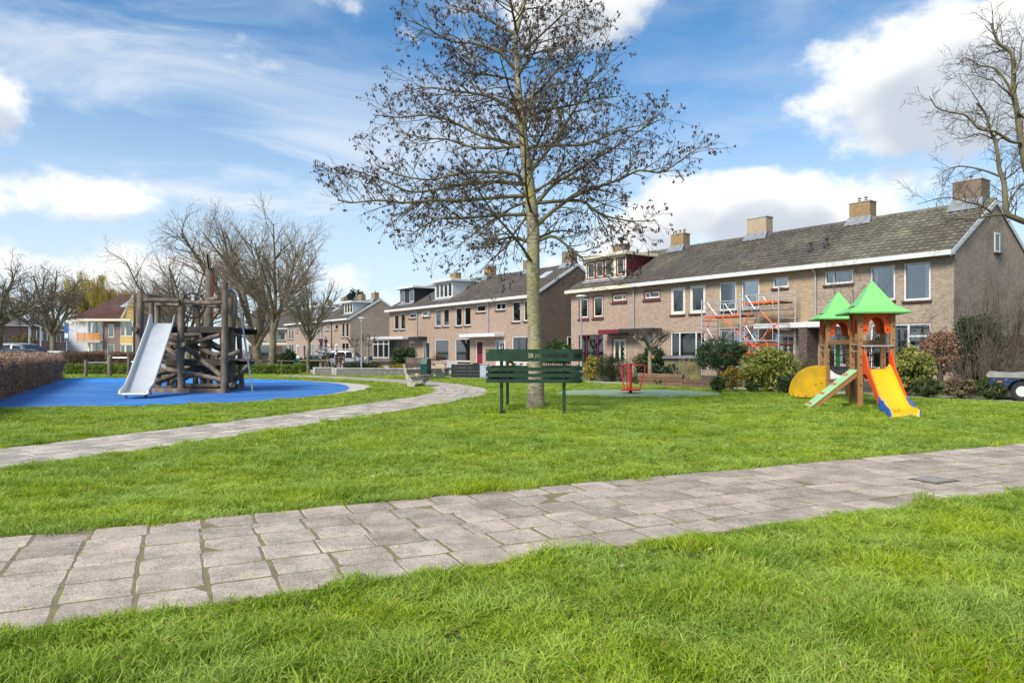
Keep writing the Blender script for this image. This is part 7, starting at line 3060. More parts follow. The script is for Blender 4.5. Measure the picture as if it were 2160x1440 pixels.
# ------------------------------------------------------------------ vehicles
def car(label, loc, rz, paint, L=4.2, W=1.74, H=1.46, kind='hatch', group='cars parked beyond the hedge', name='parked_car', tail=False):
    t = thing(name, label, 'car' if kind != 'van' else 'van', loc, rz, group)
    hl = L / 2
    if kind == 'hatch':
        st = [(-hl, .45, .62, .62, .74), (-hl + .05, .30, .85, .86, .90), (-hl + .22, .22, .92, 1.02, .97), (-hl + .55, .2, .93, 1.36, 1), (-hl + 1.0, .2, .93, 1.44, 1), (-.05, .2, .92, 1.46, 1), (.45, .2, .91, 1.38, 1), (1.05, .2, .90, .98, 1), (1.3, .2, .88, .90, .99), (hl - .25, .22, .74, .75, .94), (hl - .05, .3, .62, .63, .86), (hl, .42, .52, .53, .74)]
        zs = H / 1.46
        side = [(-hl + .42, -.95 + .25), (-.62, .36), (.42, 1.0)]
    elif kind == 'mpv':
        st = [(-hl, .45, .8, .8, .8), (-hl + .05, .3, 1.0, 1.02, .92), (-hl + .2, .24, 1.02, 1.60, .98), (-hl + .6, .22, 1.02, 1.72, 1), (0, .22, 1.0, 1.75, 1), (.6, .22, .98, 1.68, 1), (1.5, .22, .96, 1.05, 1), (1.8, .22, .9, .92, .98), (hl - .2, .26, .74, .75, .92), (hl, .42, .55, .56, .76)]
        zs = H / 1.75
        side = [(-hl + .3, -1.0), (-.95, .0), (.06, 1.2)]
    else:
        st = [(-hl, .45, .9, .9, .9), (-hl + .04, .3, 1.05, 1.75, .95), (-hl + .15, .25, 1.06, 1.92, 1), (-1.0, .25, 1.06, 1.97, 1), (.7, .25, 1.05, 1.96, 1), (1.1, .25, 1.04, 1.86, 1), (1.85, .25, 1.04, 1.16, 1), (2.15, .25, .98, 1.02, .98), (hl - .12, .28, .80, .82, .92), (hl, .42, .58, .60, .78)]
        zs = H / 1.97
        side = [(-hl + .2, -1.0), (-.95, .35), (.4, 1.45)]
    hw = W / 2
    mb = MB()
    vs, fs = [], []
    ins = lambda zt, zb: .16 * min(1, max(0, (zt - zb) / .45))
    for (x, zb, ze, zt, wf) in st:
        w_ = hw * wf
        tw = w_ - ins(zt, ze) - .02
        half = [(0, zb), (w_ * .9, zb), (w_, zb + .12), (w_ * 1.005, (zb + ze) / 2), (w_ * .985, ze), (tw + .03, ze + (zt - ze) * .9), (tw * .9, zt), (0, zt + .015)]
        for (y, z) in half:
            vs.append((x, y, z * zs))
        for (y, z) in half[-2:0:-1]:
            vs.append((x, -y, z * zs))
    k = 14
    for i in range(len(st) - 1):
        for j in range(k):
            fs.append((i * k + j, (i + 1) * k + j, (i + 1) * k + (j + 1) % k, i * k + (j + 1) % k))
    fs.append(tuple(range(k)))
    fs.append(tuple(reversed(range((len(st) - 1) * k, len(st) * k))))
    mb.add(vs, fs)
    mb.build('body', paint, t, True)

    def interp(x):
        for i in range(len(st) - 1):
            if st[i][0] <= x <= st[i + 1][0]:
                f = (x - st[i][0]) / (st[i + 1][0] - st[i][0] + 1e-9)
                return [st[i][q] + (st[i + 1][q] - st[i][q]) * f for q in range(5)]
        return st[-1]
    # side windows follow the cabin
    for s in (-1, 1):
        for wi, (xa, xb) in enumerate(side):
            xa, xb = xa + .05, xb - .05
            if kind == 'van' and s == -1 and wi == 1:
                continue
            pts_t, pts_b = [], []
            for q in range(5):
                x = xa + (xb - xa) * q / 4
                _, zb, ze, zt, wf = interp(x)
                w_ = hw * wf
                tw = w_ - ins(zt, ze) - .02
                f0, f1 = .08, .84
                y0 = w_ * .985 + (tw + .03 - w_ * .985) * f0 / .9
                y1 = w_ * .985 + (tw + .03 - w_ * .985) * f1 / .9
                pts_b.append((x, s * (y0 + .008), (ze + (zt - ze) * f0) * zs))
                pts_t.append((x, s * (y1 + .008), (ze + (zt - ze) * f1) * zs))
            gm = MB()
            gm.add(pts_b + pts_t, [(i, i + 1, 5 + i + 1, 5 + i) for i in range(4)])
            gm.build('side_window', M_DARKGLASS, t)
    # windscreen and rear window lie on the slopes
    for (name_, rng_) in (('windscreen', (len(st) - 6, len(st) - 2)), ('rear_window', (1, 4))):
        best = None
        for i in range(*rng_):
            if i + 1 < len(st):
                dz = abs(st[i + 1][3] - st[i][3])
                if best is None or dz > best[0]:
                    best = (dz, i)
        i = best[1]
        a, b = st[i], st[i + 1]
        gm = MB()
        ln = Vector((b[0] - a[0], 0, (b[3] - a[3]) * zs)).normalized()
        nr = Vector((-ln.z, 0, ln.x)) * .018
        pa = lambda s_, f: (a[0] + (b[0] - a[0]) * f + nr.x, s_ * (hw - .02 - ins(a[3] + (b[3] - a[3]) * f, a[2] + (b[2] - a[2]) * f) - .07), ((a[3] + (b[3] - a[3]) * f)) * zs + .015 + nr.z)
        gm.quad(pa(-1, .1), pa(1, .1), pa(1, .92), pa(-1, .92))
        gm.build(name_, M_DARKGLASS, t)
    wb = 1.28 if kind != 'van' else 1.5
    for x in (-wb, wb + .05):
        for s in (-1, 1):
            wm = MB()
            M = Matrix.Rotation(rad(90), 3, 'X')
            wm.lathe([(.02, -.1), (.30, -.1), (.325, -.06), (.325, .06), (.30, .1), (.02, .1)], 18, (x, s * (hw - .10), .325), M)
            wh = wm.build('wheel', M_RUBBER, t, True)
            rm = MB()
            rm.lathe([(.02, -.006), (.19, -.006), (.20, .006), (.02, .012)], 14, (x, s * (hw + .002), .325), M)
            rm.build('rim', M_STEEL, wh)
    for s in (-1, 1):
        lm = MB()
        lm.cbox((hl - .10, s * (hw * .70), .68 * zs), (.14, .34, .14))
        lm.build('headlight', mat('lamp_glass', (.75, .77, .78), .1, spec=.7), t)
        lm = MB()
        lm.cbox((-hl + .12, s * (hw * .90), (.95 if kind != 'hatch' else .98) * zs), (.16, .14, .34))
        lm.build('tail_light', mat('red_lens', (.50, .01, .015), .2), t)
        mm = MB()
        mm.cbox((.95 if kind != 'van' else 1.35, s * (hw + .10), 1.0 * zs), (.10, .18, .13))
        mm.build('mirror', paint, t)
    return t


def paint(name, c, m=.35):
    return mat(name, c, .28, metal=m, spec=.55, coat=.5)


SILV = paint('silver_paint', (.50, .52, .54))
WHT = paint('white_car_paint', (.70, .72, .73), .05)
NAVY = paint('navy_paint', (.035, .04, .06))
GREY = paint('grey_paint', (.16, .17, .19))
TEAL = paint('dark_teal_paint', (.02, .06, .065))
car('silver people carrier seen over the brown hedge', gz(44, 46), rad(-8), SILV, 4.6, 1.8, 1.84, 'mpv')
car('dark hatchback with red tail light behind the brown hedge', gz(16, 40), rad(176), NAVY, 4.1, 1.7, 1.44)
car('pale silver car cut by the left edge behind the hedge', gz(-52, 37), rad(6), SILV, 4.2, 1.72, 1.46)
car('white hatchback right of the silver people carrier', gz(122, 53), rad(6), WHT, 4.0, 1.7, 1.46)
car('small white car far back beside the white wall', gz(163, 70), rad(170), WHT, 3.9, 1.68, 1.44)
car('dark grey parked car left of the bay window', gz(786, 72), rad(168), GREY, 4.0, 1.7, 1.48, group='cars parked in the street')
car('dark teal car mostly hidden left of the work trestle', gz(655, 78), rad(172), TEAL, 4.1, 1.7, 1.46, group='cars parked in the street')


def van():
    t = car('silver van with its sliding side door open and loaded shelves inside', gz(727, 79), rad(-8), SILV, 4.9, 1.9, 1.97, 'van', 'cars parked in the street', 'parked_van')
    hw = .95
    # open side door: hole's shade painted as a black sheet, racks and tools
    mb = MB()
    mb.box(-.62, .38, -hw - .012, -hw - .004, .42, 1.80)
    op = mb.build('door_shade', M_BLACK, t)
    sm = mat('orange_shelf', (.50, .22, .07), .7, var=.2)
    for (x0, x1, z0, z1) in ((-.36, .30, .50, .54), (-.36, .30, .86, .90), (-.36, .30, 1.18, 1.26), (-.38, -.32, .5, 1.3), (.26, .32, .5, 1.3)):
        mb = MB()
        mb.box(x0, x1, -hw - .03, -hw - .014, z0, z1)
        mb.build('shelf', sm, op)
    for i in range(4):
        mb = MB()
        mb.box(.06, .24, -hw - .026, -hw - .014, .56 + i * .075, .61 + i * .075)
        mb.build('tool_case', M_WHITE, op)
    mb = MB()
    mb.cbox((-1.25, -hw - .07, 1.06), (1.15, .06, 1.35))
    dr_ = mb.build('sliding_door', SILV, t)
    mb = MB()
    mb.box(-1.74, -.78, -hw - .108, -hw - .101, 1.12, 1.66)
    mb.build('door_window', M_DARKGLASS, dr_)
    # roof rack and raised tailgate
    for x in (-1.5, -.6, .4):
        mb = MB()
        mb.tube([(x, -.75, 1.97), (x, -.75, 2.08), (x, .75, 2.08), (x, .75, 1.97)], .02, 6)
        mb.build('roof_bar', M_STEEL, t)
    for y in (-.75, .75):
        mb = MB()
        mb.tube([(-1.6, y, 2.09), (.8, y, 2.09)], .02, 6)
        mb.build('roof_rail', M_STEEL, t)
    mb = MB()
    mb.cbox((-2.85, 0, 1.93), (1.0, 1.6, .06))
    mb.build('tailgate', WHT, t)
    for s in (-.6, .6):
        mb = MB()
        mb.tube([(-2.42, s, 1.4), (-2.9, s, 1.9)], .015, 5)
        mb.build('gas_strut', M_BLACK, t)


van()


def trailer():
    blue = mat('trailer_blue', (.018, .04, .095), .5, var=.25, vscale=6)
    D = 18.6
    x0 = gz(2083, D + .5)
    t = thing('box_trailer', 'dark blue box trailer with grey tarpaulin at the right edge', 'trailer', x0, rad(-40))
    t.scale = (.9, .9, .92)
    L, W = 2.3, 1.2
    for (a, b) in ((0, .62), (.63, 1.25), (1.26, L)):
        mb = MB()
        mb.cbox(((a + b) / 2, 0, .52), (b - a, .03, .40))
        mb.build('side_panel', blue, t)
    mb = MB()
    mb.box(0, .03, .016, W, .32, .72)
    mb.box(L - .03, L, .016, W, .32, .72)
    mb.box(.03, L - .03, W - .03, W, .32, .72)
    mb.build('box_body', blue, t)
    mb = MB()
    mb.cbox((L / 2, W / 2, .28), (L, W, .06))
    mb.build('chassis', M_BLACK, t)
    tm = MB()
    n = 12
    vs, fs = [], []
    for i in range(n + 1):
        x = -.03 + (L + .06) * i / n
        for (y, z) in ((-.035, .66), (-.03, .735), (W * .3, .80 + .02 * math.sin(i)), (W * .7, .81 + .02 * math.cos(i * 1.3)), (W + .03, .735), (W + .035, .66)):
            vs.append((x, y, z))
    for i in range(n):
        for j in range(5):
            fs.append((i * 6 + j, (i + 1) * 6 + j, (i + 1) * 6 + j + 1, i * 6 + j + 1))
    fs += [(0, 1, 2, 3, 4, 5), tuple(n * 6 + q for q in (5, 4, 3, 2, 1, 0))]
    tm.add(vs, fs)
    tm.build('tarpaulin', mat('grey_tarpaulin', (.27, .255, .225), .8, var=.2, vscale=3), t)
    for i in range(6):
        mb = MB()
        mb.lathe([(.004, 0), (.016, .0), (.016, .02), (.004, .022)], 7, (.16 + i * .3, -.018, .60), Matrix.Rotation(rad(90), 3, 'X'))
        mb.build('hook', M_STEEL, t)
    mb = MB()
    mb.cbox((.30, -.022, .54), (.10, .012, .045))
    mb.build('side_reflector', mat('amber_lens', (.75, .22, .02), .3), t)
    M = Matrix.Rotation(rad(90), 3, 'X')
    mb = MB()
    mb.lathe([(.02, -.08), (.26, -.08), (.285, -.05), (.285, .05), (.26, .08), (.02, .08)], 22, (.86, -.14, .285), M)
    wh = mb.build('wheel', M_RUBBER, t, True)
    mb = MB()
    mb.lathe([(.02, -.01), (.13, -.01), (.15, .012), (.02, .02)], 16, (.86, -.225, .285), M)
    mb.build('rim', mat('white_rim', (.6, .6, .58), .4), wh)
    mb = MB()
    pts = []
    for i in range(9):
        a = math.pi * i / 8
        pts.append((.86 - .36 * math.cos(a), .30 + .33 * math.sin(a)))
    for i in range(8):
        p, q = pts[i], pts[i + 1]
        mb.add([(p[0], -.26, p[1]), (q[0], -.26, q[1]), (q[0], -.02, q[1]), (p[0], -.02, p[1])], [(0, 1, 2, 3)])
    mb.build('mudguard', M_BLACK, t)
    mb = MB()
    mb.cbox((.12, -.01, .30), (.30, .05, .05))
    mb.build('bumper_bar', M_BLACK, t)


trailer()


# ------------------------------------------------------------------ people
def person(label, loc, rz, joints, edges, radii, cloth, legs_m, skin, hair, face=1, parts=()):
    """body: one skinned surface over a posed skeleton; clothes shown by material slots, hair as a child"""
    t = thing('person', label, 'person', loc, rz)
    me = bpy.data.meshes.new('body')
    names = list(joints)
    me.from_pydata([joints[n] for n in names], [(names.index(a), names.index(b)) for a, b in edges], [])
    o = link('body', me, t)
    sk = o.modifiers.new('skin', 'SKIN')
    sk.use_smooth_shade = True
    sub = o.modifiers.new('sub', 'SUBSURF')
    sub.levels = sub.render_levels = 2
    if not me.skin_vertices:
        bpy.context.view_layer.objects.active = o
    lay = me.skin_vertices[0].data if me.skin_vertices else None
    if lay:
        for i, n in enumerate(names):
            lay[i].radius = (radii[n], radii[n])
            lay[i].use_root = (n == 'pelvis')
    bpy.context.view_layer.update()
    dg = bpy.context.evaluated_depsgraph_get()
    m2 = bpy.data.meshes.new_from_object(o.evaluated_get(dg))
    o.modifiers.clear()
    o.data = m2
    m2.materials.clear()
    for m_ in (cloth, legs_m, skin, M_BLACK):
        m2.materials.append(m_)
    P_ = {n: Vector(joints[n]) for n in names}
    leg_names = [n for n in names if any(k_ in n for k_ in ('knee', 'ankle', 'hip'))]
    skin_names = [n for n in names if any(k_ in n for k_ in ('head', 'hand', 'finger', 'thumb', 'crown', 'neck', 'nose'))]
    shoe = [n for n in names if 'toe' in n]
    for p in m2.polygons:
        c = p.center
        best = min(names, key=lambda n: (P_[n] - c).length - radii[n])
        p.material_index = 1 if best in leg_names else 2 if best in skin_names else 3 if best in shoe else 0
        p.use_smooth = True
    h = P_['head']
    hm = MB()
    hm.ball(h + Vector((0, .012, .025)), .112, 12, 8, (.92, 1.0, 1.0))
    for v_i, v in enumerate(hm.v):
        v = Vector(v)
        if v.y < h.y - .035 and v.z < h.z + .06:
            v.y = h.y - .02
            hm.v[v_i] = tuple(v)
    hm.build('hair', hair, t, True)
    for s in (-1, 1):
        em = MB()
        em.ball(h + Vector((s * .034, -.098, .005)), .010, 6, 4)
        em.build('eye', M_BLACK, t)
    return t


E_STAND = [('pelvis', 'waist'), ('waist', 'chest'), ('chest', 'neck'), ('neck', 'head'), ('head', 'crown'), ('chest', 'shoulder_l'), ('shoulder_l', 'elbow_l'), ('elbow_l', 'hand_l'), ('chest', 'shoulder_r'), ('shoulder_r', 'elbow_r'), ('elbow_r', 'hand_r'),
           ('pelvis', 'hip_l'), ('hip_l', 'knee_l'), ('knee_l', 'ankle_l'), ('ankle_l', 'toe_l'), ('pelvis', 'hip_r'), ('hip_r', 'knee_r'), ('knee_r', 'ankle_r'), ('ankle_r', 'toe_r')]
for s in 'lr':
    for i in range(4):
        E_STAND.append(('hand_' + s, 'finger%d_%s' % (i, s)))
    E_STAND.append(('hand_' + s, 'thumb_' + s))
RAD = dict(pelvis=.15, waist=.135, chest=.155, neck=.058, head=.095, crown=.075)
for s in 'lr':
    RAD.update({'shoulder_' + s: .075, 'elbow_' + s: .052, 'hand_' + s: .036, 'hip_' + s: .095, 'knee_' + s: .066, 'ankle_' + s: .046, 'toe_' + s: .042, 'thumb_' + s: .010})
    for i in range(4):
        RAD['finger%d_%s' % (i, s)] = .009


def fingers(J):
    for s in 'lr':
        h, e = Vector(J['hand_' + s]), Vector(J['elbow_' + s])
        d = (h - e).normalized()
        sd = d.cross(Vector((0, 1, .2))).normalized()
        for i in range(4):
            J['finger%d_%s' % (i, s)] = tuple(h + d * (.095 - .012 * abs(i - 1.5)) + sd * (i - 1.5) * .022 + Vector((0, -.012, 0)))
        J['thumb_' + s] = tuple(h + d * .04 + sd * .055)
    return J


SKIN = mat('skin', (.52, .32, .24), .6)
STAND = lambda dx=0, arm=0: fingers(dict(pelvis=(0, 0, .95), waist=(0, 0, 1.1), chest=(0, 0, 1.34), neck=(0, -.01, 1.50), head=(0, -.03, 1.62), crown=(0, -.02, 1.69), shoulder_l=(-.19, 0, 1.41), elbow_l=(-.24, .02 - arm * .1, 1.13), hand_l=(-.20, -.10 - arm * .1, .95 + arm * .15),
                                         shoulder_r=(.19, 0, 1.41), elbow_r=(.25, -.04, 1.14), hand_r=(.16, -.24, 1.10 + arm * .1), hip_l=(-.10, 0, .90), knee_l=(-.11, -.03, .49), ankle_l=(-.12, .02, .09), toe_l=(-.13, -.13, .04), hip_r=(.10, 0, .90), knee_r=(.11, -.01, .49), ankle_r=(.12, .03, .09), toe_r=(.13, -.12, .04)))
PLAT = gz(684.5, 90.5)
t = thing('work_platform', 'raised aluminium work platform in front of the far row', 'platform', PLAT, FA)
mb = MB()
mb.cbox((.5, 0, 1.36), (3.2, .9, .06))
mb.build('deck', M_STEEL, t)
for x in (-1.0, .5, 2.0):
    for y in (-.4, .4):
        mb = MB()
        mb.tube([(x, y, -.55), (x, y, 1.33)], .03, 6)
        mb.build('leg', M_STEEL, t)
for z in (1.75, 2.2):
    mb = MB()
    mb.tube([(.7, -.42, z), (2.05, -.42, z)], .03, 6)
    mb.build('rail', M_STEEL, t)
for x in (.7, 2.05):
    mb = MB()
    mb.tube([(x, -.42, 1.39), (x, -.42, 2.2)], .03, 6)
    mb.build('rail_post', M_STEEL, t)
DARKC = mat('black_jacket', (.014, .015, .018), .8, var=.2)
DARKT = mat('black_trousers', (.018, .019, .024), .85)
person('person in black clothes standing on the platform, dark hair', PLAT + Vector((.18, -.1, 1.39)), rad(150), STAND(0, 1), E_STAND, RAD, DARKC, DARKT, SKIN, mat('dark_hair', (.03, .02, .015), .7))
person('grey haired person in dark clothes beside the one in black', PLAT + Vector((-.45, .05, 1.39)), rad(190), STAND(0, 0), E_STAND, RAD, mat('charcoal_jacket', (.035, .036, .042), .8), DARKT, SKIN, mat('grey_hair', (.40, .39, .38), .7))
# walker beyond the climbing frame
person('person in a lilac coat and dark scarf standing beyond the climbing frame', gz(513.5, 55.0), rad(35), STAND(0, 1), E_STAND, RAD, mat('lilac_coat', (.36, .26, .44), .85, var=.12), mat('dark_jeans', (.03, .035, .055), .85), SKIN, mat('white_hair', (.62, .60, .57), .7))

# things in the street stand on its lower level
for o in list(COL.objects):
    if o.parent is None and o.name.split('.')[0] in ('parked_car', 'parked_van', 'bare_tree', 'evergreen_bush', 'yellow_green_bush', 'garden_hedge', 'picnic_table', 'work_trestle', 'street_lamp', 'pollard_tree', 'person', 'board_fence', 'litter_bin') and o.location.z < .5:
        o.location.z += terrain(o.location.x, o.location.y)
# ------------------------------------------------------------------ grass
def grassmat():
    m = bpy.data.materials.new('grass_blade')
    m.use_nodes = True
    t = m.node_tree
    bs = t.nodes['Principled BSDF']
    out = t.nodes['Material Output']
    k = NT(t)
    gi = t.nodes.new('ShaderNodeNewGeometry')
    oi = t.nodes.new('ShaderNodeObjectInfo')
    n1 = k.n('ShaderNodeTexNoise', {'Vector': oi.outputs['Location'], 'Scale': .55, 'Detail': 4.0, 'Roughness': .6})
    n2 = k.n('ShaderNodeTexNoise', {'Vector': oi.outputs['Location'], 'Scale': 2.6, 'Detail': 3.0, 'Roughness': .6})
    n3 = k.n('ShaderNodeTexNoise', {'Vector': oi.outputs['Location'], 'Scale': 1.3, 'Detail': 4.0, 'Roughness': .65})
    f = k.m('ADD', k.m('MULTIPLY', gi.outputs['Random Per Island'], .42), k.m('ADD', k.m('MULTIPLY', k.smooth(n1.outputs[0], .3, .7), .30), k.m('MULTIPLY', k.smooth(n2.outputs[0], .3, .7), .34)))
    c = k.mix(f, (.10, .20, .018), (.56, .62, .085))
    hv = k.n('ShaderNodeHueSaturation', {'Color': c, 'Hue': k.m('MULTIPLY_ADD', n3.outputs[0], .07, .478), 'Saturation': k.m('MULTIPLY_ADD', n3.outputs[0], -.55, 1.30), 'Value': 1.08})
    c = hv.outputs[0]
    dry = k.m('GREATER_THAN', k.m('FRACT', k.m('ADD', k.m('MULTIPLY', gi.outputs['Random Per Island'], 7.3), oi.outputs['Random'])), .925)
    c = k.mix(k.m('MULTIPLY', dry, .75), c, (.46, .37, .14))
    k.set(bs.inputs['Base Color'], c)
    bs.inputs['Roughness'].default_value = .5
    bs.inputs['Specular IOR Level'].default_value = .3
    tr = k.n('ShaderNodeBsdfTranslucent', {'Color': c})
    mx = k.n('ShaderNodeMixShader', {0: .34, 1: bs.outputs[0], 2: tr.outputs[0]})
    t.links.new(mx.outputs[0], out.inputs[0])
    return m


M_GRASS = grassmat()


def tuft(i, blades, R_, hmin, hmax, wd):
    r = random.Random(100 + i)
    vs, fs = [], []
    comb = r.uniform(0, 6.28)
    for b in range(blades):
        a = r.uniform(0, 6.28)
        q = R_ * math.sqrt(r.random())
        x, y = q * math.cos(a), q * math.sin(a)
        h = r.uniform(hmin, hmax)
        w_ = wd * r.uniform(.7, 1.25)
        la = a * .5 + comb * .5 + r.gauss(0, .9)
        lean = r.uniform(.25, 1.15) * h
        dx, dy = math.cos(la) * lean, math.sin(la) * lean
        fa = r.uniform(0, 3.14)
        sx, sy = math.cos(fa) * w_ / 2, math.sin(fa) * w_ / 2
        n = len(vs)
        mx_, my_ = x + dx * .32, y + dy * .32
        vs += [(x - sx, y - sy, -.004), (x + sx, y + sy, -.004), (mx_ + sx * .85, my_ + sy * .85, h * .6), (mx_ - sx * .85, my_ - sy * .85, h * .6), (x + dx, y + dy, h * r.uniform(.72, 1.0))]
        fs += [(n, n + 1, n + 2, n + 3), (n + 3, n + 2, n + 4)]
    me = bpy.data.meshes.new('grass_tuft')
    me.from_pydata(vs, [], fs)
    me.materials.append(M_GRASS)
    return bpy.data.objects.new('grass_tuft', me)


TUFTS = bpy.data.collections.new('grass_tufts')
for i in range(7):
    TUFTS.objects.link(tuft(i, 34, .062, .035, .085 if i < 5 else .12, .0058))
for i in range(4):
    TUFTS.objects.link(tuft(20 + i, 40, .11, .035, .075, .0105))


class VN:
    """smooth value noise on a grid"""
    def __init__(self, seed):
        self.g = np.random.default_rng(seed).random((256, 256))

    def __call__(self, X, Y, s):
        x, y = X * s + 500, Y * s + 500
        i, j = np.floor(x).astype(int), np.floor(y).astype(int)
        u_, v = x - i, y - j
        u_, v = u_ * u_ * (3 - 2 * u_), v * v * (3 - 2 * v)
        g = lambda a, b: self.g[a % 256, b % 256]
        return (g(i, j) * (1 - u_) + g(i + 1, j) * u_) * (1 - v) + (g(i, j + 1) * (1 - u_) + g(i + 1, j + 1) * u_) * v


VNO = VN(9)
EXCL = [near_poly, wind_poly, blue_poly, edge_poly, pad_poly, foot_poly, garden_poly]
hn = Vector((-hd.y, hd.x, 0))
hedge_poly = [hs_ - hn * .42, he_ - hn * .42, he_ + hn * 30, hs_ + hn * 30]


def scatter(y0, y1, dens, seed, marg=1.10):
    r = np.random.default_rng(seed)
    wmax = y1 * .72 * marg + .6
    n = int(dens * (y1 - y0) * 2 * wmax)
    Y = r.uniform(y0, y1, n)
    X = r.uniform(-wmax, wmax, n)
    k_ = np.abs(X) < Y * .72 * marg + .5
    X, Y = X[k_], Y[k_]
    # ragged edges: test a wandering position instead of the exact one
    jx = (VNO(X, Y, 6.0) - .5) * .10 + (VNO(X + 40, Y, 23.0) - .5) * .07
    jy = (VNO(X, Y + 70, 6.0) - .5) * .10 + (VNO(X, Y + 20, 23.0) - .5) * .07
    ok = np.ones(len(X), bool)
    for p in EXCL:
        ok &= ~inside(p, X + jx, Y + jy)
    ok &= ~inside(hedge_poly, X, Y)
    # bare trodden spots
    for (bx, by, br) in ((490, 1080, .13), (800, 1050, .16), (1175, 1024, .12), (352, 1094, .10), (1300, 1008, .12), (640, 1290, .12), (980, 1350, .10), (1500, 1180, .12), (300, 930, .2), (1400, 930, .25)):
        c_ = G(bx, by)
        rr2 = br * (.7 + .6 * VNO(X, Y, 14.0))
        ok &= ((X - c_.x) ** 2 + ((Y - c_.y) * .8) ** 2 > rr2 ** 2) | (r.random(len(X)) < .12)
    # worn patches thin out
    thin = VNO(X, Y, .9) * .6 + VNO(X, Y, 3.1) * .4
    ok &= r.random(len(X)) < np.clip(.62 + thin * .9, .35, 1)
    return X[ok], Y[ok]


pts, rot, scl, idx = [], [], [], []


def add_pts(X, Y, hs, ws, ids, r):
    n = len(X)
    q_ = VNO(X + 11, Y, 2.2) * .5 + VNO(X, Y + 31, 6.5) * .5
    lump = .45 + 1.75 * np.clip(q_ - .15, 0, 1) ** 1.35
    h = hs * lump * r.uniform(.8, 1.2, n)
    w_ = ws * r.uniform(.85, 1.2, n)
    pts.append(np.stack([X, Y, np.zeros(n)], 1))
    rot.append(np.stack([r.normal(0, .10, n), r.normal(0, .10, n), r.uniform(0, 6.283, n)], 1))
    scl.append(np.stack([w_, w_, h], 1))
    idx.append(r.choice(ids, n))


rg_ = np.random.default_rng(77)
near_ids, far_ids = list(range(7)), [7, 8, 9, 10]
for (a, b, dn, hs__, ws__, ids) in ((2.4, 4.2, 560, .74, 1.0, near_ids), (4.2, 7.0, 420, .68, 1.08, near_ids), (7.0, 12.0, 240, .62, 1.25, near_ids), (12.0, 20.0, 150, .58, 1.0, far_ids), (20.0, 31.0, 80, .55, 1.25, far_ids), (31.0, 42.0, 36, .6, 1.7, far_ids)):
    X, Y = scatter(a, b, dn, int(a * 10))
    add_pts(X, Y, hs__, ws__, ids, rg_)
# scattered stronger clumps
for (a, b, dn, hs__, ws__) in ((2.4, 7.0, 22, .95, 1.1), (7.0, 14.0, 10, .9, 1.3), (14.0, 26.0, 4, .85, 1.6)):
    X, Y = scatter(a, b, dn, 900 + int(a))
    for k_ in range(5):
        add_pts(X + rg_.normal(0, .05, len(X)), Y + rg_.normal(0, .05, len(X)), hs__, ws__, near_ids, rg_)
# longer unmown grass round feet of things
for (cx, cy, R_, n, hh) in ((.5, 15.45, 1.05, 420, 1.7), (8.2, 16.0, .75, 300, 1.6), (8.5, 18.9, .7, 200, 1.7), (7.0, 16.2, .4, 90, 1.5), (7.9, 14.4, .5, 120, 1.5), (G(1226, 806).x, 29.8, .3, 50, 2.2), (G(650, 790).x, 39.7, .5, 80, 2.0), (-3.3, 26.6, .6, 110, 2.0), (-3.6, 33.4, .6, 60, 2.0)):
    a = rg_.uniform(0, 6.283, n)
    q = R_ * np.sqrt(rg_.random(n))
    X, Y = cx + np.cos(a) * q, cy + np.sin(a) * q
    ok = np.ones(n, bool)
    for p in EXCL:
        ok &= ~inside(p, X, Y)
    add_pts(X[ok], Y[ok], hh, 1.0, far_ids, rg_)
# taller fringe along the edges of the near path, sprigs in its joints
s_ = rg_.uniform(-6, 14, 900)
for nn_, sg in ((PN0 - .035, -1), (PN0 + PROWS * PROWW + .035, 1)):
    p = np.array([[*(PD * a + PN * (nn_ + sg * abs(rg_.normal(0, .05)) + .03 * math.sin(a * .55)))[:2]] for a in s_])
    add_pts(p[:, 0], p[:, 1], .55, 1.0, near_ids, rg_)
sp = []
for _ in range(170):
    a = rg_.integers(-12, 29) * PCOL + PCOL / 2
    if rg_.random() < .5:
        sp.append(PD * (a + rg_.normal(0, .02)) + PN * (PN0 + rg_.random() * PROWS * PROWW))
    else:
        sp.append(PD * (a + rg_.random() * PCOL) + PN * (PN0 + rg_.integers(1, PROWS) * PROWW))
p = np.array([[q.x, q.y] for q in sp])
add_pts(p[:, 0], p[:, 1], .30, .38, near_ids, rg_)
pts, rot, scl, idx = np.concatenate(pts), np.concatenate(rot), np.concatenate(scl), np.concatenate(idx)
print('grass tufts', len(pts))
me = bpy.data.meshes.new('lawn_grass')
me.vertices.add(len(pts))
me.vertices.foreach_set('co', pts.astype(np.float32).ravel())
for nm, arr in (('rot3', rot), ('scl3', scl)):
    at = me.attributes.new(nm, 'FLOAT_VECTOR', 'POINT')
    at.data.foreach_set('vector', arr.astype(np.float32).ravel())
at = me.attributes.new('pick', 'INT', 'POINT')
at.data.foreach_set('value', idx.astype(np.int32))
me.materials.append(M_GRASS)
grass = link('lawn_grass', me)
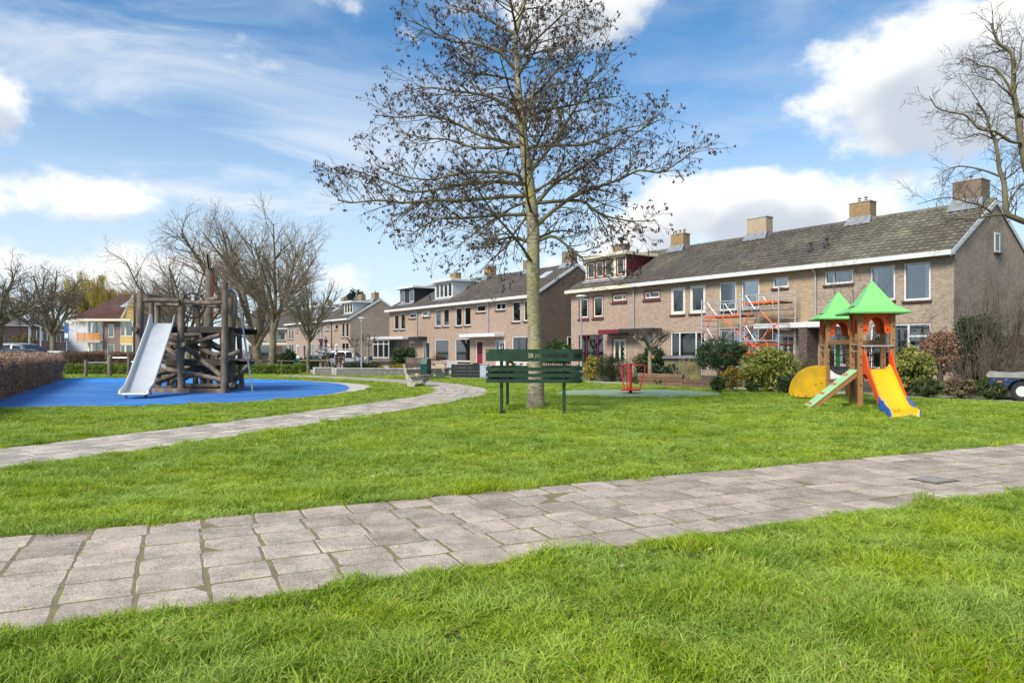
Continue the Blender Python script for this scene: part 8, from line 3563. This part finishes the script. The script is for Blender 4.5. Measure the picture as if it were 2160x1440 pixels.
tag(grass, 'bright green lawn grass on both sides of the paths', 'grass', kind='stuff')
ng = bpy.data.node_groups.new('grass_instances', 'GeometryNodeTree')
ng.interface.new_socket('Geometry', in_out='INPUT', socket_type='NodeSocketGeometry')
ng.interface.new_socket('Geometry', in_out='OUTPUT', socket_type='NodeSocketGeometry')
gin, gout = ng.nodes.new('NodeGroupInput'), ng.nodes.new('NodeGroupOutput')
ci = ng.nodes.new('GeometryNodeCollectionInfo')
ci.inputs['Collection'].default_value = TUFTS
ci.inputs['Separate Children'].default_value = True
ci.inputs['Reset Children'].default_value = True
iop = ng.nodes.new('GeometryNodeInstanceOnPoints')
iop.inputs['Pick Instance'].default_value = True


def named(nm, typ):
    nd = ng.nodes.new('GeometryNodeInputNamedAttribute')
    nd.data_type = typ
    nd.inputs['Name'].default_value = nm
    return next(o for o in nd.outputs if o.enabled and o.name == 'Attribute')


e2r = ng.nodes.new('FunctionNodeEulerToRotation')
ng.links.new(gin.outputs[0], iop.inputs['Points'])
ng.links.new(ci.outputs[0], iop.inputs['Instance'])
ng.links.new(named('pick', 'INT'), iop.inputs['Instance Index'])
ng.links.new(named('rot3', 'FLOAT_VECTOR'), e2r.inputs[0])
ng.links.new(e2r.outputs[0], iop.inputs['Rotation'])
ng.links.new(named('scl3', 'FLOAT_VECTOR'), iop.inputs['Scale'])
ng.links.new(iop.outputs[0], gout.inputs[0])
mod = grass.modifiers.new('instances', 'NODES')
mod.node_group = ng

# bits lying on the lawn: dry leaves and a few daisies
rl = np.random.default_rng(12)
X, Y = scatter(2.8, 16.0, 1.3, 55)
n = len(X)
C = np.stack([X, Y, rl.uniform(.03, .055, n)], 1)
V, F_ = leaf_quads(C, rl.normal(size=(n, 3)) * np.array([1, 1, .25]), rl.uniform(.02, .06, n), rl.uniform(.012, .03, n), rl)
tag(link('lawn_litter', mesh_np('lawn_litter', V, F_, leafmat('dry_leaf', (.30, .16, .08), (.70, .58, .42), .2))), 'tiny dry leaves and pale flecks scattered over the lawn', 'leaf litter', kind='stuff')
